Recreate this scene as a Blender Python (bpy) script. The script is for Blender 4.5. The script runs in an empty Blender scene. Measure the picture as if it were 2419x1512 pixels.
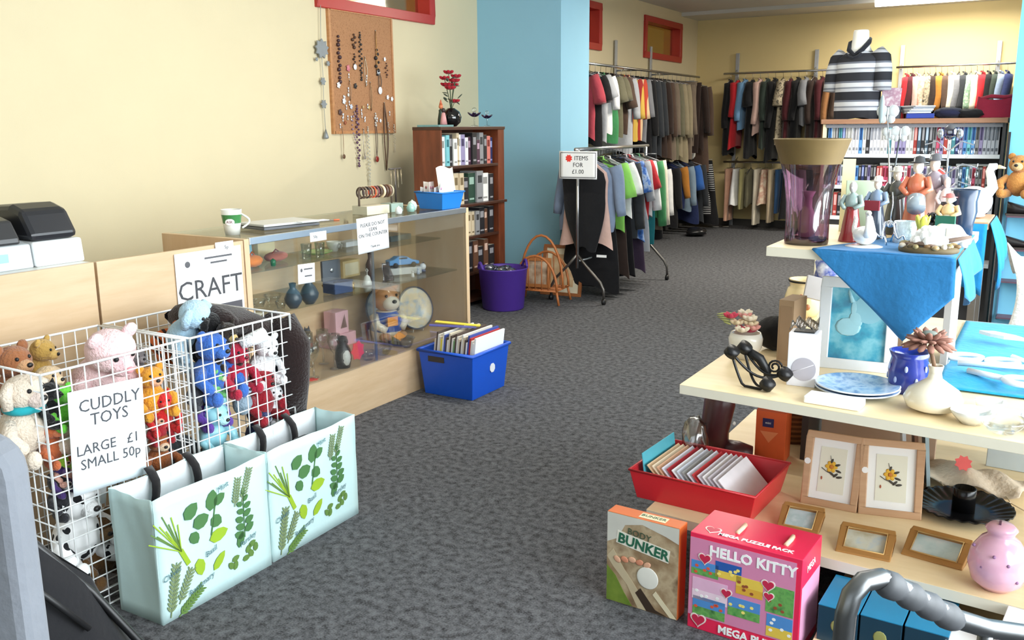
import bpy, bmesh, math, random
from math import sin, cos, pi, radians, sqrt, atan2
from mathutils import Vector, Matrix, Quaternion

random.seed(7)
scene = bpy.context.scene
COL = scene.collection

# ------------------------------------------------------------------ camera
CAM_H = 1.5
F_PX, IMG_W, IMG_H = 2140.0, 2419.0, 1512.0
pitch, yaw, roll = radians(12.03), radians(30.92), radians(0.45)
fw = Vector((-sin(yaw)*cos(pitch), cos(yaw)*cos(pitch), -sin(pitch)))
r0 = Vector((cos(yaw), sin(yaw), 0)); u0 = r0.cross(fw)
rt = r0*cos(roll) - u0*sin(roll); up = u0*cos(roll) + r0*sin(roll)
cam_data = bpy.data.cameras.new('camera')
cam = bpy.data.objects.new('camera', cam_data); COL.objects.link(cam)
mw = Matrix((rt, up, -fw)).transposed().to_4x4(); mw.translation = (0, 0, CAM_H)
cam.matrix_world = mw
cam_data.sensor_width = 36.0
cam_data.lens = F_PX/IMG_W*36.0
cam_data.clip_start = 0.02
scene.camera = cam

# ------------------------------------------------------------------ sky, daylight, exposure
scene.view_settings.view_transform = 'Standard'
scene.view_settings.look = 'None'
scene.view_settings.gamma = 1.0
scene.view_settings.exposure = 0.30
scene.cycles.transparent_max_bounces = 32
world = bpy.data.worlds.new('overcast_sky'); scene.world = world
world.use_nodes = True
bg = world.node_tree.nodes['Background']
bg.inputs[0].default_value = (0.86, 0.93, 1.0, 1); bg.inputs[1].default_value = 1.0

def area_light(name, loc, direction, sx, sy, power, color):
    l = bpy.data.lights.new(name, 'AREA'); l.shape = 'RECTANGLE'; l.size = sx; l.size_y = sy
    l.energy = power; l.color = color
    o = bpy.data.objects.new(name, l); COL.objects.link(o); o.location = loc
    o.rotation_euler = Vector(direction).to_track_quat('-Z', 'Y').to_euler()
    return o
# daylight entering through the shop windows on the right and behind the camera
area_light('daylight_side_window', (2.05, 2.9, 1.7), (-1, 0, -0.12), 5.6, 2.3, 500, (0.93, 0.97, 1.0))
area_light('daylight_front_window', (-1.2, -2.95, 1.6), (0, 1, -0.05), 4.6, 2.2, 26, (0.93, 0.97, 1.0))

# ------------------------------------------------------------------ pixel rays of the calibrated camera, to survey the real room
def ray(x, y):
    return (fw*F_PX + rt*(x-IMG_W/2) - up*(y-IMG_H/2)).normalized()
EYE = Vector((0, 0, CAM_H))
def onZ(x, y, z): d = ray(x, y); return EYE + d*((z-CAM_H)/d.z)
def onX(x, y, c): d = ray(x, y); return EYE + d*(c/d.x)
def onY(x, y, c): d = ray(x, y); return EYE + d*(c/d.y)

# ------------------------------------------------------------------ materials
def lin(c):
    return tuple(((v/255)/12.92 if v/255 <= 0.04045 else ((v/255+0.055)/1.055)**2.4) for v in c)
MATS = {}
def mat(col, rough=0.6, metal=0.0, var=0.10, scale=18.0, bump=0.0, bscale=60.0, coat=0.0, sheen=0.0, alpha=1.0, emit=0.0, spec=0.5):
    key = (tuple(col), rough, metal, var, scale, bump, bscale, coat, sheen, alpha, emit, spec)
    if key in MATS: return MATS[key]
    m = bpy.data.materials.new('mat_%d' % len(MATS)); MATS[key] = m
    m.use_nodes = True; nt = m.node_tree; b = nt.nodes['Principled BSDF']
    c = lin(col)
    b.inputs['Roughness'].default_value = rough; b.inputs['Metallic'].default_value = metal
    b.inputs['Coat Weight'].default_value = coat; b.inputs['Sheen Weight'].default_value = sheen
    b.inputs['Alpha'].default_value = alpha; b.inputs['Specular IOR Level'].default_value = spec
    tc = nt.nodes.new('ShaderNodeTexCoord')
    n = nt.nodes.new('ShaderNodeTexNoise'); n.inputs['Scale'].default_value = scale; n.inputs['Detail'].default_value = 3
    nt.links.new(tc.outputs['Object'], n.inputs['Vector'])
    mx = nt.nodes.new('ShaderNodeMix'); mx.data_type = 'RGBA'
    mx.inputs['A'].default_value = tuple(max(0, v*(1-var)) for v in c)+(1,)
    mx.inputs['B'].default_value = tuple(min(1, v*(1+var)) for v in c)+(1,)
    nt.links.new(n.outputs['Fac'], mx.inputs['Factor'])
    nt.links.new(mx.outputs['Result'], b.inputs['Base Color'])
    if emit:
        b.inputs['Emission Color'].default_value = c+(1,); b.inputs['Emission Strength'].default_value = emit
    if bump:
        n2 = nt.nodes.new('ShaderNodeTexNoise'); n2.inputs['Scale'].default_value = bscale; n2.inputs['Detail'].default_value = 4
        nt.links.new(tc.outputs['Object'], n2.inputs['Vector'])
        bp = nt.nodes.new('ShaderNodeBump'); bp.inputs['Strength'].default_value = bump; bp.inputs['Distance'].default_value = 0.01
        nt.links.new(n2.outputs['Fac'], bp.inputs['Height']); nt.links.new(bp.outputs['Normal'], b.inputs['Normal'])
    return m
def fabric(col, var=0.18): return mat(col, 0.9, var=var, scale=9, bump=0.35, bscale=35, sheen=0.15, spec=0.2)
def plushm(col, var=0.16): return mat(col, 0.95, var=var, scale=14, bump=0.8, bscale=120, sheen=0.25, spec=0.15)
def china(col, var=0.05): return mat(col, 0.18, var=var, coat=0.4)
def plastic(col, rough=0.35): return mat(col, rough, var=0.05)
def metalm(col=(200, 202, 205), rough=0.28): return mat(col, rough, metal=1.0, var=0.06)
def paper(col=(240, 240, 240)): return mat(col, 0.75, var=0.03, scale=6)

def nodes_mat(name):
    m = bpy.data.materials.new(name); m.use_nodes = True
    return m, m.node_tree, m.node_tree.nodes['Principled BSDF']
def stripes(name, cols, axis='Z', period=0.1, rough=0.9, bounds=None):
    """cloth woven in bands along one axis of the object"""
    m, nt, b = nodes_mat(name); b.inputs['Roughness'].default_value = rough
    tc = nt.nodes.new('ShaderNodeTexCoord'); sp = nt.nodes.new('ShaderNodeSeparateXYZ')
    nt.links.new(tc.outputs['Object'], sp.inputs[0])
    mt = nt.nodes.new('ShaderNodeMath'); mt.operation = 'DIVIDE'; mt.inputs[1].default_value = period
    nt.links.new(sp.outputs[axis], mt.inputs[0])
    fr = nt.nodes.new('ShaderNodeMath'); fr.operation = 'FRACT'; nt.links.new(mt.outputs[0], fr.inputs[0])
    cr = nt.nodes.new('ShaderNodeValToRGB'); cr.color_ramp.interpolation = 'CONSTANT'
    els = cr.color_ramp.elements
    while len(els) < len(cols): els.new(0.5)
    for i, c in enumerate(cols):
        els[i].position = (bounds[i] if bounds else i/len(cols)); els[i].color = lin(c)+(1,)
    nt.links.new(fr.outputs[0], cr.inputs[0]); nt.links.new(cr.outputs[0], b.inputs['Base Color'])
    return m
def mottled(name, cols, scale=10.0, rough=0.85, bump=0.0, kind='noise'):
    m, nt, b = nodes_mat(name); b.inputs['Roughness'].default_value = rough
    tc = nt.nodes.new('ShaderNodeTexCoord')
    if kind == 'noise':
        n = nt.nodes.new('ShaderNodeTexNoise'); n.inputs['Detail'].default_value = 5; out = n.outputs['Fac']
    else:
        n = nt.nodes.new('ShaderNodeTexVoronoi'); out = n.outputs['Distance']
    n.inputs['Scale'].default_value = scale
    nt.links.new(tc.outputs['Object'], n.inputs['Vector'])
    cr = nt.nodes.new('ShaderNodeValToRGB'); els = cr.color_ramp.elements
    while len(els) < len(cols): els.new(0.5)
    for i, c in enumerate(cols):
        els[i].position = 0.30+0.40*i/max(1, len(cols)-1); els[i].color = lin(c)+(1,)
    nt.links.new(out, cr.inputs[0]); nt.links.new(cr.outputs[0], b.inputs['Base Color'])
    if bump:
        bp = nt.nodes.new('ShaderNodeBump'); bp.inputs['Strength'].default_value = bump; bp.inputs['Distance'].default_value = 0.01
        nt.links.new(out, bp.inputs['Height']); nt.links.new(bp.outputs['Normal'], b.inputs['Normal'])
    return m
def spots(name, ground, spot, scale=20.0, thr=0.25, rough=0.9):
    m, nt, b = nodes_mat(name); b.inputs['Roughness'].default_value = rough
    tc = nt.nodes.new('ShaderNodeTexCoord'); v = nt.nodes.new('ShaderNodeTexVoronoi'); v.inputs['Scale'].default_value = scale
    nt.links.new(tc.outputs['Object'], v.inputs['Vector'])
    cr = nt.nodes.new('ShaderNodeValToRGB'); cr.color_ramp.interpolation = 'CONSTANT'
    e = cr.color_ramp.elements; e[0].color = lin(spot)+(1,); e[1].position = thr; e[1].color = lin(ground)+(1,)
    nt.links.new(v.outputs['Distance'], cr.inputs[0]); nt.links.new(cr.outputs[0], b.inputs['Base Color'])
    return m
def thin_glass(name, tint=(235, 240, 240), gloss=0.12, rough=0.02):
    m = bpy.data.materials.new(name); m.use_nodes = True; nt = m.node_tree; nt.nodes.clear()
    o = nt.nodes.new('ShaderNodeOutputMaterial'); t = nt.nodes.new('ShaderNodeBsdfTransparent')
    g = nt.nodes.new('ShaderNodeBsdfGlossy'); g.inputs['Roughness'].default_value = rough
    t.inputs[0].default_value = lin(tint)+(1,)
    mx = nt.nodes.new('ShaderNodeMixShader'); lw = nt.nodes.new('ShaderNodeLayerWeight'); lw.inputs[0].default_value = 0.25
    mm = nt.nodes.new('ShaderNodeMath'); mm.operation = 'MULTIPLY_ADD'; mm.inputs[1].default_value = 0.5; mm.inputs[2].default_value = gloss
    nt.links.new(lw.outputs['Fresnel'], mm.inputs[0]); nt.links.new(mm.outputs[0], mx.inputs[0])
    nt.links.new(t.outputs[0], mx.inputs[1]); nt.links.new(g.outputs[0], mx.inputs[2]); nt.links.new(mx.outputs[0], o.inputs[0])
    return m
def wood(name, c1, c2, scale=3.0, stretch=(1, 12, 12), rough=0.45):
    m, nt, b = nodes_mat(name); b.inputs['Roughness'].default_value = rough
    tc = nt.nodes.new('ShaderNodeTexCoord'); mp = nt.nodes.new('ShaderNodeMapping'); mp.inputs['Scale'].default_value = stretch
    nt.links.new(tc.outputs['Object'], mp.inputs[0])
    n = nt.nodes.new('ShaderNodeTexNoise'); n.inputs['Scale'].default_value = scale; n.inputs['Detail'].default_value = 6; n.inputs['Roughness'].default_value = 0.6
    nt.links.new(mp.outputs[0], n.inputs['Vector'])
    cr = nt.nodes.new('ShaderNodeValToRGB'); e = cr.color_ramp.elements
    e[0].position = 0.35; e[0].color = lin(c1)+(1,); e[1].position = 0.65; e[1].color = lin(c2)+(1,)
    nt.links.new(n.outputs['Fac'], cr.inputs[0]); nt.links.new(cr.outputs[0], b.inputs['Base Color'])
    return m

# ------------------------------------------------------------------ mesh builder
class MB:
    def __init__(s): s.v = []; s.f = []; s.mi = []; s.sm = []; s.cur = 0
    def m(s, i): s.cur = i; return s
    def add(s, vs, fs, smooth=False, M=None):
        o = len(s.v)
        s.v += [tuple(M @ Vector(p)) for p in vs] if M else [tuple(p) for p in vs]
        for f in fs: s.f.append([i+o for i in f]); s.mi.append(s.cur); s.sm.append(smooth)
        return s
    def box(s, c, d, rz=0, M=None):
        x, y, z = d[0]/2, d[1]/2, d[2]/2
        vs = [Vector((a, b, e)) for e in (-z, z) for b in (-y, y) for a in (-x, x)]
        T = Matrix.Translation(c) @ Matrix.Rotation(rz, 4, 'Z')
        if M: T = M @ T
        return s.add(vs, [(0, 2, 3, 1), (4, 5, 7, 6), (0, 1, 5, 4), (2, 6, 7, 3), (0, 4, 6, 2), (1, 3, 7, 5)], False, T)
    def bb(s, a, b, M=None):
        a, b = [min(p, q) for p, q in zip(a, b)], [max(p, q) for p, q in zip(a, b)]
        return s.box([(p+q)/2 for p, q in zip(a, b)], [q-p for p, q in zip(a, b)], 0, M)
    def tube(s, pts, r, n=8, closed=False, cap=True, M=None):
        P = [Vector(p) for p in pts]; N = len(P)
        R = r if isinstance(r, (list, tuple)) else [r]*N
        vs = []; prev = None
        for i in range(N):
            if closed: t = P[(i+1) % N]-P[i-1]
            else: t = P[min(i+1, N-1)]-P[max(i-1, 0)]
            t = t.normalized() if t.length > 1e-9 else Vector((0, 0, 1))
            if prev is None:
                a = t.orthogonal().normalized()
            else:
                a = prev-t*prev.dot(t)
                a = a.normalized() if a.length > 1e-6 else t.orthogonal().normalized()
            prev = a; b = t.cross(a)
            for k in range(n):
                an = 2*pi*k/n; vs.append(P[i]+(a*cos(an)+b*sin(an))*R[i])
        fs = []
        for i in range(N if closed else N-1):
            j = (i+1) % N
            for k in range(n):
                l = (k+1) % n; fs.append((i*n+k, i*n+l, j*n+l, j*n+k))
        if cap and not closed: fs += [tuple(range(n-1, -1, -1)), tuple(range((N-1)*n, N*n))]
        return s.add(vs, fs, True, M)
    def cyl(s, p0, p1, r0, r1=None, n=16, M=None): return s.tube([p0, p1], [r0, r1 if r1 is not None else r0], n, M=M)
    def lathe(s, prof, n=24, c=(0, 0, 0), M=None, cap=True):
        vs = []; fs = []
        for r, z in prof:
            for k in range(n): vs.append((c[0]+r*cos(2*pi*k/n), c[1]+r*sin(2*pi*k/n), c[2]+z))
        for i in range(len(prof)-1):
            for k in range(n):
                l = (k+1) % n; fs.append((i*n+k, i*n+l, (i+1)*n+l, (i+1)*n+k))
        if cap:
            if prof[0][0] > 1e-5: fs.append(tuple(range(n-1, -1, -1)))
            if prof[-1][0] > 1e-5: fs.append(tuple(range((len(prof)-1)*n, len(prof)*n)))
        return s.add(vs, fs, True, M)
    def ell(s, c, d, n=12, rot=None, M=None, wob=0.0, seed=0):
        d = d if isinstance(d, (tuple, list)) else (d, d, d)
        vs = []; fs = []; h = max(5, n//2+1)
        rnd = random.Random(seed)
        E = Matrix.Translation(c) @ ((rot if rot else Matrix.Identity(4)))
        for i in range(h+1):
            th = pi*i/h
            for k in range(n):
                a = 2*pi*k/n; w = 1+wob*(rnd.random()-.5)
                if i in (0, h): w = 1
                vs.append(E @ Vector((d[0]*sin(th)*cos(a)*w, d[1]*sin(th)*sin(a)*w, d[2]*cos(th)*w)))
        for i in range(h):
            for k in range(n):
                l = (k+1) % n; fs.append((i*n+k, (i+1)*n+k, (i+1)*n+l, i*n+l))
        return s.add(vs, fs, True, M)
    def prism(s, poly, z0, z1, M=None):
        n = len(poly)
        vs = [(p[0], p[1], z0) for p in poly]+[(p[0], p[1], z1) for p in poly]
        fs = [tuple(range(n-1, -1, -1)), tuple(range(n, 2*n))]+[(i, (i+1) % n, n+(i+1) % n, n+i) for i in range(n)]
        return s.add(vs, fs, False, M)
    def grid(s, fn, nu, nv, M=None, smooth=True, wrap=False):
        vs = [fn(u/(nu if wrap else nu), v/nv) for v in range(nv+1) for u in range(nu+(0 if wrap else 1))]
        w = nu if wrap else nu+1
        fs = []
        for j in range(nv):
            for i in range(nu):
                k = (i+1) % w if wrap else i+1
                fs.append((j*w+i, j*w+k, (j+1)*w+k, (j+1)*w+i))
        return s.add(vs, fs, smooth, M)
    def build(s, name, mats, parent=None, loc=None, rz=0, bevel=0, solid=0, rot=None, sub=0):
        me = bpy.data.meshes.new(name); me.from_pydata(s.v, [], s.f)
        for mm in (mats if isinstance(mats, (list, tuple)) else [mats]): me.materials.append(mm)
        for p, i, sm in zip(me.polygons, s.mi, s.sm): p.material_index = i; p.use_smooth = sm
        bm = bmesh.new(); bm.from_mesh(me)
        bmesh.ops.remove_doubles(bm, verts=bm.verts, dist=1e-6)
        bmesh.ops.recalc_face_normals(bm, faces=bm.faces); bm.to_mesh(me); bm.free()
        me.update()
        o = bpy.data.objects.new(name, me); COL.objects.link(o)
        if parent: o.parent = parent
        if loc is not None: o.location = loc
        if rot is not None: o.rotation_euler = rot
        elif rz: o.rotation_euler = (0, 0, rz)
        if solid:
            q = o.modifiers.new('solid', 'SOLIDIFY'); q.thickness = solid; q.offset = 0
        if sub:
            q = o.modifiers.new('sub', 'SUBSURF'); q.levels = sub; q.render_levels = sub
        if bevel:
            q = o.modifiers.new('bevel', 'BEVEL'); q.width = bevel; q.segments = 2; q.limit_method = 'ANGLE'; q.angle_limit = radians(40)
        return o

def tag(o, label=None, cat=None, group=None, kind=None):
    if label: o['label'] = label
    if cat: o['category'] = cat
    if group: o['group'] = group
    if kind: o['kind'] = kind
    return o
def thing(name, label, cat, loc=(0, 0, 0), rz=0, group=None, rot=None):
    o = bpy.data.objects.new(name, None); COL.objects.link(o); o.empty_display_size = 0.05
    o.location = loc; o.rotation_euler = rot if rot else (0, 0, rz)
    return tag(o, label, cat, group)
def copy_thing(root, loc, rz=0, label=None, group=None, rot=None):
    c = root.copy(); COL.objects.link(c); c.location = loc; c.rotation_euler = rot if rot else (0, 0, rz)
    if label: c['label'] = label
    if group: c['group'] = group
    def kids(src, dst):
        for ch in list(src.children):
            d = ch.copy(); COL.objects.link(d); d.parent = dst; kids(ch, d)
    kids(root, c)
    return c
def structure(o): o['kind'] = 'structure'; return o

def lettering(parent, name, body, size, material, M, align='CENTER', thick=0.0006, spacing=1.0, line=1.0, bold=0.0):
    """raised ink of printed words, flat on the local XY plane of M"""
    cu = bpy.data.curves.new(name, 'FONT'); cu.body = body; cu.size = size; cu.align_x = align; cu.align_y = 'CENTER'
    cu.extrude = thick; cu.offset = bold*size; cu.space_character = spacing; cu.space_line = line; cu.resolution_u = 2
    t = bpy.data.objects.new(name, cu); COL.objects.link(t)
    dg = bpy.context.evaluated_depsgraph_get(); dg.update()
    me = bpy.data.meshes.new_from_object(t.evaluated_get(dg)); me.name = name
    bpy.data.objects.remove(t); bpy.data.curves.remove(cu)
    me.materials.clear(); me.materials.append(material)
    o = bpy.data.objects.new(name, me); COL.objects.link(o)
    o.parent = parent; o.matrix_local = M
    return o
def frame_M(origin, xdir, ydir):
    x = Vector(xdir).normalized(); y = Vector(ydir); y = (y-x*y.dot(x)).normalized(); z = x.cross(y)
    m = Matrix((x, y, z)).transposed().to_4x4(); m.translation = origin
    return m
ORD = ['first', 'second', 'third', 'fourth', 'fifth', 'sixth', 'seventh', 'eighth', 'ninth', 'tenth', 'eleventh', 'twelfth', 'thirteenth',
       'fourteenth', 'fifteenth', 'sixteenth', 'seventeenth', 'eighteenth', 'nineteenth']
def ordinal(i):
    if i < 19: return ORD[i]
    n = i+1; t = ['', '', 'twent', 'thirt', 'fort', 'fift', 'sixt'][n//10]
    return t+'ieth' if n % 10 == 0 else t+'y-'+ORD[n % 10-1]
BLACK = mat((22, 22, 24), 0.5, var=0.05); INK = mat((40, 40, 44), 0.7, var=0.02); WHITE = paper((242, 243, 244))
CHROME = metalm()
# ================================================================== the room
XL, YB, XR, YN, HC = -4.9, 13.7, 1.65, -2.7, 3.09
WALLY = mat((218, 205, 171), 0.85, var=0.035, scale=3, bump=0.05, bscale=180)
BLUEP = mat((146, 196, 220), 0.8, var=0.03, scale=3, bump=0.05, bscale=180)
REDW = mat((176, 44, 40), 0.35, var=0.08, scale=20)
m_carpet, nt, b = nodes_mat('carpet')
b.inputs['Roughness'].default_value = 0.97; b.inputs['Specular IOR Level'].default_value = 0.1
tc = nt.nodes.new('ShaderNodeTexCoord')
n1 = nt.nodes.new('ShaderNodeTexNoise'); n1.inputs['Scale'].default_value = 160; n1.inputs['Detail'].default_value = 3
n2 = nt.nodes.new('ShaderNodeTexNoise'); n2.inputs['Scale'].default_value = 34; n2.inputs['Detail'].default_value = 4
nt.links.new(tc.outputs['Object'], n1.inputs[0]); nt.links.new(tc.outputs['Object'], n2.inputs[0])
ad = nt.nodes.new('ShaderNodeMath'); ad.operation = 'MULTIPLY_ADD'; ad.inputs[1].default_value = 0.45; nt.links.new(n1.outputs['Fac'], ad.inputs[0])
sc = nt.nodes.new('ShaderNodeMath'); sc.operation = 'MULTIPLY'; sc.inputs[1].default_value = 0.55; nt.links.new(n2.outputs['Fac'], sc.inputs[0]); nt.links.new(sc.outputs[0], ad.inputs[2])
cr = nt.nodes.new('ShaderNodeValToRGB'); e = cr.color_ramp.elements
e[0].position = 0.36; e[0].color = lin((52, 51, 53))+(1,); e[1].position = 0.62; e[1].color = lin((106, 107, 111))+(1,)
nt.links.new(ad.outputs[0], cr.inputs[0]); nt.links.new(cr.outputs[0], b.inputs['Base Color'])
bp = nt.nodes.new('ShaderNodeBump'); bp.inputs['Strength'].default_value = 0.35; bp.inputs['Distance'].default_value = 0.003
nt.links.new(n1.outputs['Fac'], bp.inputs['Height']); nt.links.new(bp.outputs['Normal'], b.inputs['Normal'])
structure(MB().bb((XL-.1, YN-.1, -.08), (XR+.1, YB+.1, 0)).build('floor', m_carpet))
CEIL = mat((214, 212, 205), 0.9, var=0.04, scale=4)
mb = MB().bb((XL-.1, YN-.1, HC), (XR+.1, YB+.1, HC+.08))
structure(mb.build('ceiling', CEIL))
# suspended-ceiling drop along the back, lower than the rest
structure(MB().bb((XL, 13.0, 3.04), (XR, YB, HC)).build('trim_1', CEIL))

def wall_with_holes(name, axis, c, t, lo, hi, holes, material):
    """wall slab at axis=c..c+t, spanning lo..hi along the other axis, with rectangular openings (a0,a1,z0,z1)"""
    mb = MB(); hs = sorted(holes); cur = lo
    def seg(a, b_, z0, z1):
        if b_-a < 1e-4 or z1-z0 < 1e-4: return
        if axis == 'X': mb.bb((c, a, z0), (c+t, b_, z1))
        else: mb.bb((a, c, z0), (b_, c+t, z1))
    for a0, a1, z0, z1 in hs:
        seg(cur, a0, 0, HC); seg(a0, a1, 0, z0); seg(a0, a1, z1, HC); cur = a1
    seg(cur, hi, 0, HC)
    return structure(mb.build(name, material))
wins = [(5.36, 6.84, 2.40, 2.92), (8.5, 10.28, 2.40, 2.92), (11.63, 12.98, 2.40, 2.92)]
wall_with_holes('wall_left', 'X', XL, -.14, YN, YB, wins, WALLY)
structure(MB().bb((XL-.1, YB, 0), (XR+.1, YB+.12, HC)).build('wall_back', mat((224, 204, 150), 0.85, var=0.035, scale=3)))  # yellower than the left wall: warm glow of the tubes put into the colour
wall_with_holes('wall_right', 'X', XR, .14, YN, YB, [(.15, 5.7, .55, 2.85)], mat((196, 205, 210), 0.8, var=0.04))
wall_with_holes('wall_front', 'Y', YN, -.14, XL, XR, [(-3.6, 1.2, .5, 2.75)], mat((225, 212, 160), 0.85, var=0.04))
# pillar of the left wall, painted blue
structure(MB().bb((XL, 7.58, 0), (-4.0, 8.16, HC)).build('wall_pillar', BLUEP))
# blue pier on the right, beside the shop window
structure(MB().bb((-.275, 6.06, 0), (XR, 6.62, HC)).build('wall_pier', mat((118, 190, 222), 0.75, var=0.03, scale=3)))
# clerestory windows: red frame, warm room behind the glass
PANE = thin_glass('clerestory_glass', (228, 226, 205), 0.10, 0.05)
ROOMB = mat((226, 196, 120), 0.9, var=0.05, scale=2)
for i, (a0, a1, z0, z1) in enumerate(wins):
    w = bpy.data.objects.new('window_%d' % (i+1), None); COL.objects.link(w); w.location = (XL, (a0+a1)/2, z0); structure(w)
    hw = (a1-a0)/2; h = z1-z0; t = .065
    f = MB()
    f.bb((-.13, -hw-.012, -.012), (.03, hw+.012, t)); f.bb((-.13, -hw-.012, h-t), (.03, hw+.012, h+.012))
    f.bb((-.13, -hw-.012, t), (.03, -hw+t, h-t)); f.bb((-.13, hw-t, t), (.03, hw+.012, h-t))
    f.build('window_frame', REDW, w, bevel=.006)
    g = MB(); g.bb((-.105, -hw+t, t), (-.099, hw-t, h-t)); g.build('window_pane', PANE, w)
structure(MB().bb((XL-1.3, 4.4, 1.9), (XL-1.2, YB, 3.5)).bb((XL-1.3, 4.4, 3.45), (XL-.12, YB, 3.55)).bb((XL-1.3, 4.3, 1.9), (XL-.12, 4.4, 3.5)).bb((XL-1.3, 4.4, 1.85), (XL-.12, YB, 1.9)).bb((XL-1.3, YB-.1, 1.9), (XL-.12, YB, 3.5)).build('wall_corridor', ROOMB))
area_light('corridor_lamp', (XL-.7, 6.2, 3.3), (0, 0, -1), .4, 2.0, 15, (1, .85, .55))
area_light('corridor_lamp_far', (XL-.7, 10.8, 3.3), (0, 0, -1), .4, 4.0, 12, (1, .88, .65))
# shop windows that let the daylight in
GLZ = thin_glass('shopfront_glass', (250, 252, 252), 0.04, 0.01)
ALU = metalm((190, 194, 198), 0.4)
w = bpy.data.objects.new('window_4', None); COL.objects.link(w); w.location = (XR+.05, 0, 0); structure(w)
f = MB()
for yy in (.17, 2.02, 3.85, 5.68): f.box((0, yy, 1.7), (.06, .05, 2.3))
f.bb((-.03, .15, .55), (.03, 5.7, .6)); f.bb((-.03, .15, 2.8), (.03, 5.7, 2.85)); f.build('window_frame', ALU, w)
MB().bb((-.004, .2, .6), (.004, 5.65, 2.8)).build('window_pane', GLZ, w)
w = bpy.data.objects.new('window_5', None); COL.objects.link(w); w.location = (0, YN-.05, 0); structure(w)
f = MB()
for xx in (-3.58, -2.0, -.4, 1.18): f.box((xx, 0, 1.62), (.05, .06, 2.25))
f.bb((-3.6, -.03, .5), (1.2, .03, .55)); f.bb((-3.6, -.03, 2.7), (1.2, .03, 2.75)); f.build('window_frame', ALU, w)
MB().bb((-3.55, -.004, .55), (1.15, .004, 2.7)).build('window_pane', GLZ, w)
# skirting
SK = mat((66, 64, 62), 0.7)
structure(MB().bb((XL, YN, 0), (XL+.018, 7.58, .1)).bb((XL, 8.16, 0), (XL+.018, YB, .1)).build('baseboard_left', SK))
structure(MB().bb((XL, YB-.018, 0), (XR, YB, .1)).build('baseboard_back', SK))

# fluorescent ceiling fittings
TUBE = mat((255, 252, 244), 0.5, emit=9.0); HOUS = mat((235, 236, 238), 0.5)
def ceiling_light(x0, x1, y, label, power):
    L = x1-x0
    t = thing('ceiling_light', label, 'light', ((x0+x1)/2, y, 3.0), 0, 'fluorescent ceiling lights')
    MB().box((0, 0, .065), (L, .14, .05)).build('housing', HOUS, t, bevel=.006)
    MB().tube([(-L/2+.02, 0, .01), (L/2-.02, 0, .01)], .055, 14).build('diffuser', TUBE, t)
    a = area_light('tube_light', ((x0+x1)/2, y, 2.93), (0, 0, -1), L, .12, power, (1, .93, .80))
ceiling_light(-2.24, -.5, 12.75, 'long fluorescent ceiling light glowing near the back wall', 72)
ceiling_light(-3.0, -1.3, 9.2, 'unseen fluorescent ceiling light added to brighten the clothes aisle', 120)  # unseen fitting, added for more light in the far section
ceiling_light(-3.0, -1.3, 4.6, 'unseen fluorescent ceiling light added over the counter aisle', 34)  # another unseen fitting, added as extra light over the counter
# ================================================================== counter, display cabinet and what stands on and in it
BEECH = wood('beech_laminate', (196, 166, 130), (208, 180, 146), 2.2, (3, 1.2, 10), 0.45)
BEECHZ = wood('beech_edge', (208, 176, 138), (216, 188, 154), 2.2, (6, 6, 1), 0.45)
CGLASS = thin_glass('cabinet_glass', (253, 254, 253), 0.015, 0.02)
SGLASS = thin_glass('shelf_glass', (246, 250, 248), 0.05, 0.03)
CRYSTAL = thin_glass('crystal', (250, 252, 252), 0.07, 0.03)
ALUM = metalm((205, 212, 222), 0.35)
CF, CB = -3.08, -3.63
Y0, Y1, ZT, ZD, ZB, ZA = 2.83, 4.635, 1.02, .26, .64, .83
t = thing('display_cabinet', 'long beech display cabinet with glass front and glass shelves', 'cabinet', (0, 0, 0))
MB().bb((CB, Y0, 0), (CF, Y0+.03, ZT)).build('side_panel', BEECHZ, t, bevel=.002)
MB().bb((CB, Y1-.03, 0), (CF, Y1, ZT)).build('side_panel', BEECHZ, t, bevel=.002)
MB().bb((CB, Y0+.03, 0), (CB+.018, Y1-.03, ZT-.01)).build('back_panel', BEECH, t)
MB().bb((CB+.018, Y0+.03, .06), (CF-.012, Y1-.03, ZD)).bb((CF-.03, Y0+.03, 0), (CF-.012, Y1-.03, .06)).build('plinth', BEECH, t)
MB().bb((CB+.018, Y0+.035, ZT-.008), (CF-.01, Y1-.035, ZT)).build('top_glass', SGLASS, t)
MB().bb((CF-.012, Y0+.03, ZT-.028), (CF+.004, Y1-.03, ZT+.004)).build('top_rail', ALUM, t, bevel=.002)
MB().bb((CF-.010, Y0+.03, ZD-.004), (CF-.004, Y1-.03, ZT-.028)).build('front_glass', CGLASS, t)
for z, d in ((ZB, .46), (ZA, .34)):
    s_ = MB().bb((CB+.02, Y0+.032, z-.008), (CB+.02+d, Y1-.032, z)).build('shelf', SGLASS, t)
MB().bb((CF-.02, 3.72, ZD), (CF-.012, 3.735, ZT-.03)).build('glass_joint', ALUM, t)

def till_counter(y0, y1, label, top):
    t = thing('counter_unit', label, 'counter', (0, 0, 0), 0)
    MB().bb((CF-.018, y0, 0), (CF, y1-.006, 1.015)).build('front_panel', BEECH, t, bevel=.002)
    for a_ in (y0, y1-.024): MB().bb((CB, a_, 0), (CF-.018, a_+.018, top-.02)).build('side_panel', BEECHZ, t)
    MB().bb((CB, y0, top-.02), (CF-.018, y1-.006, top)).build('worktop', BEECHZ if top < 1 else mat((214, 214, 208), .4), t, bevel=.002)
    return t
till_counter(1.10, 2.095, 'beech counter unit with grey top that carries the till', 1.015)
till_counter(2.10, 2.83, 'beech counter unit with craft poster, between till counter and display cabinet', .93)

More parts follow.
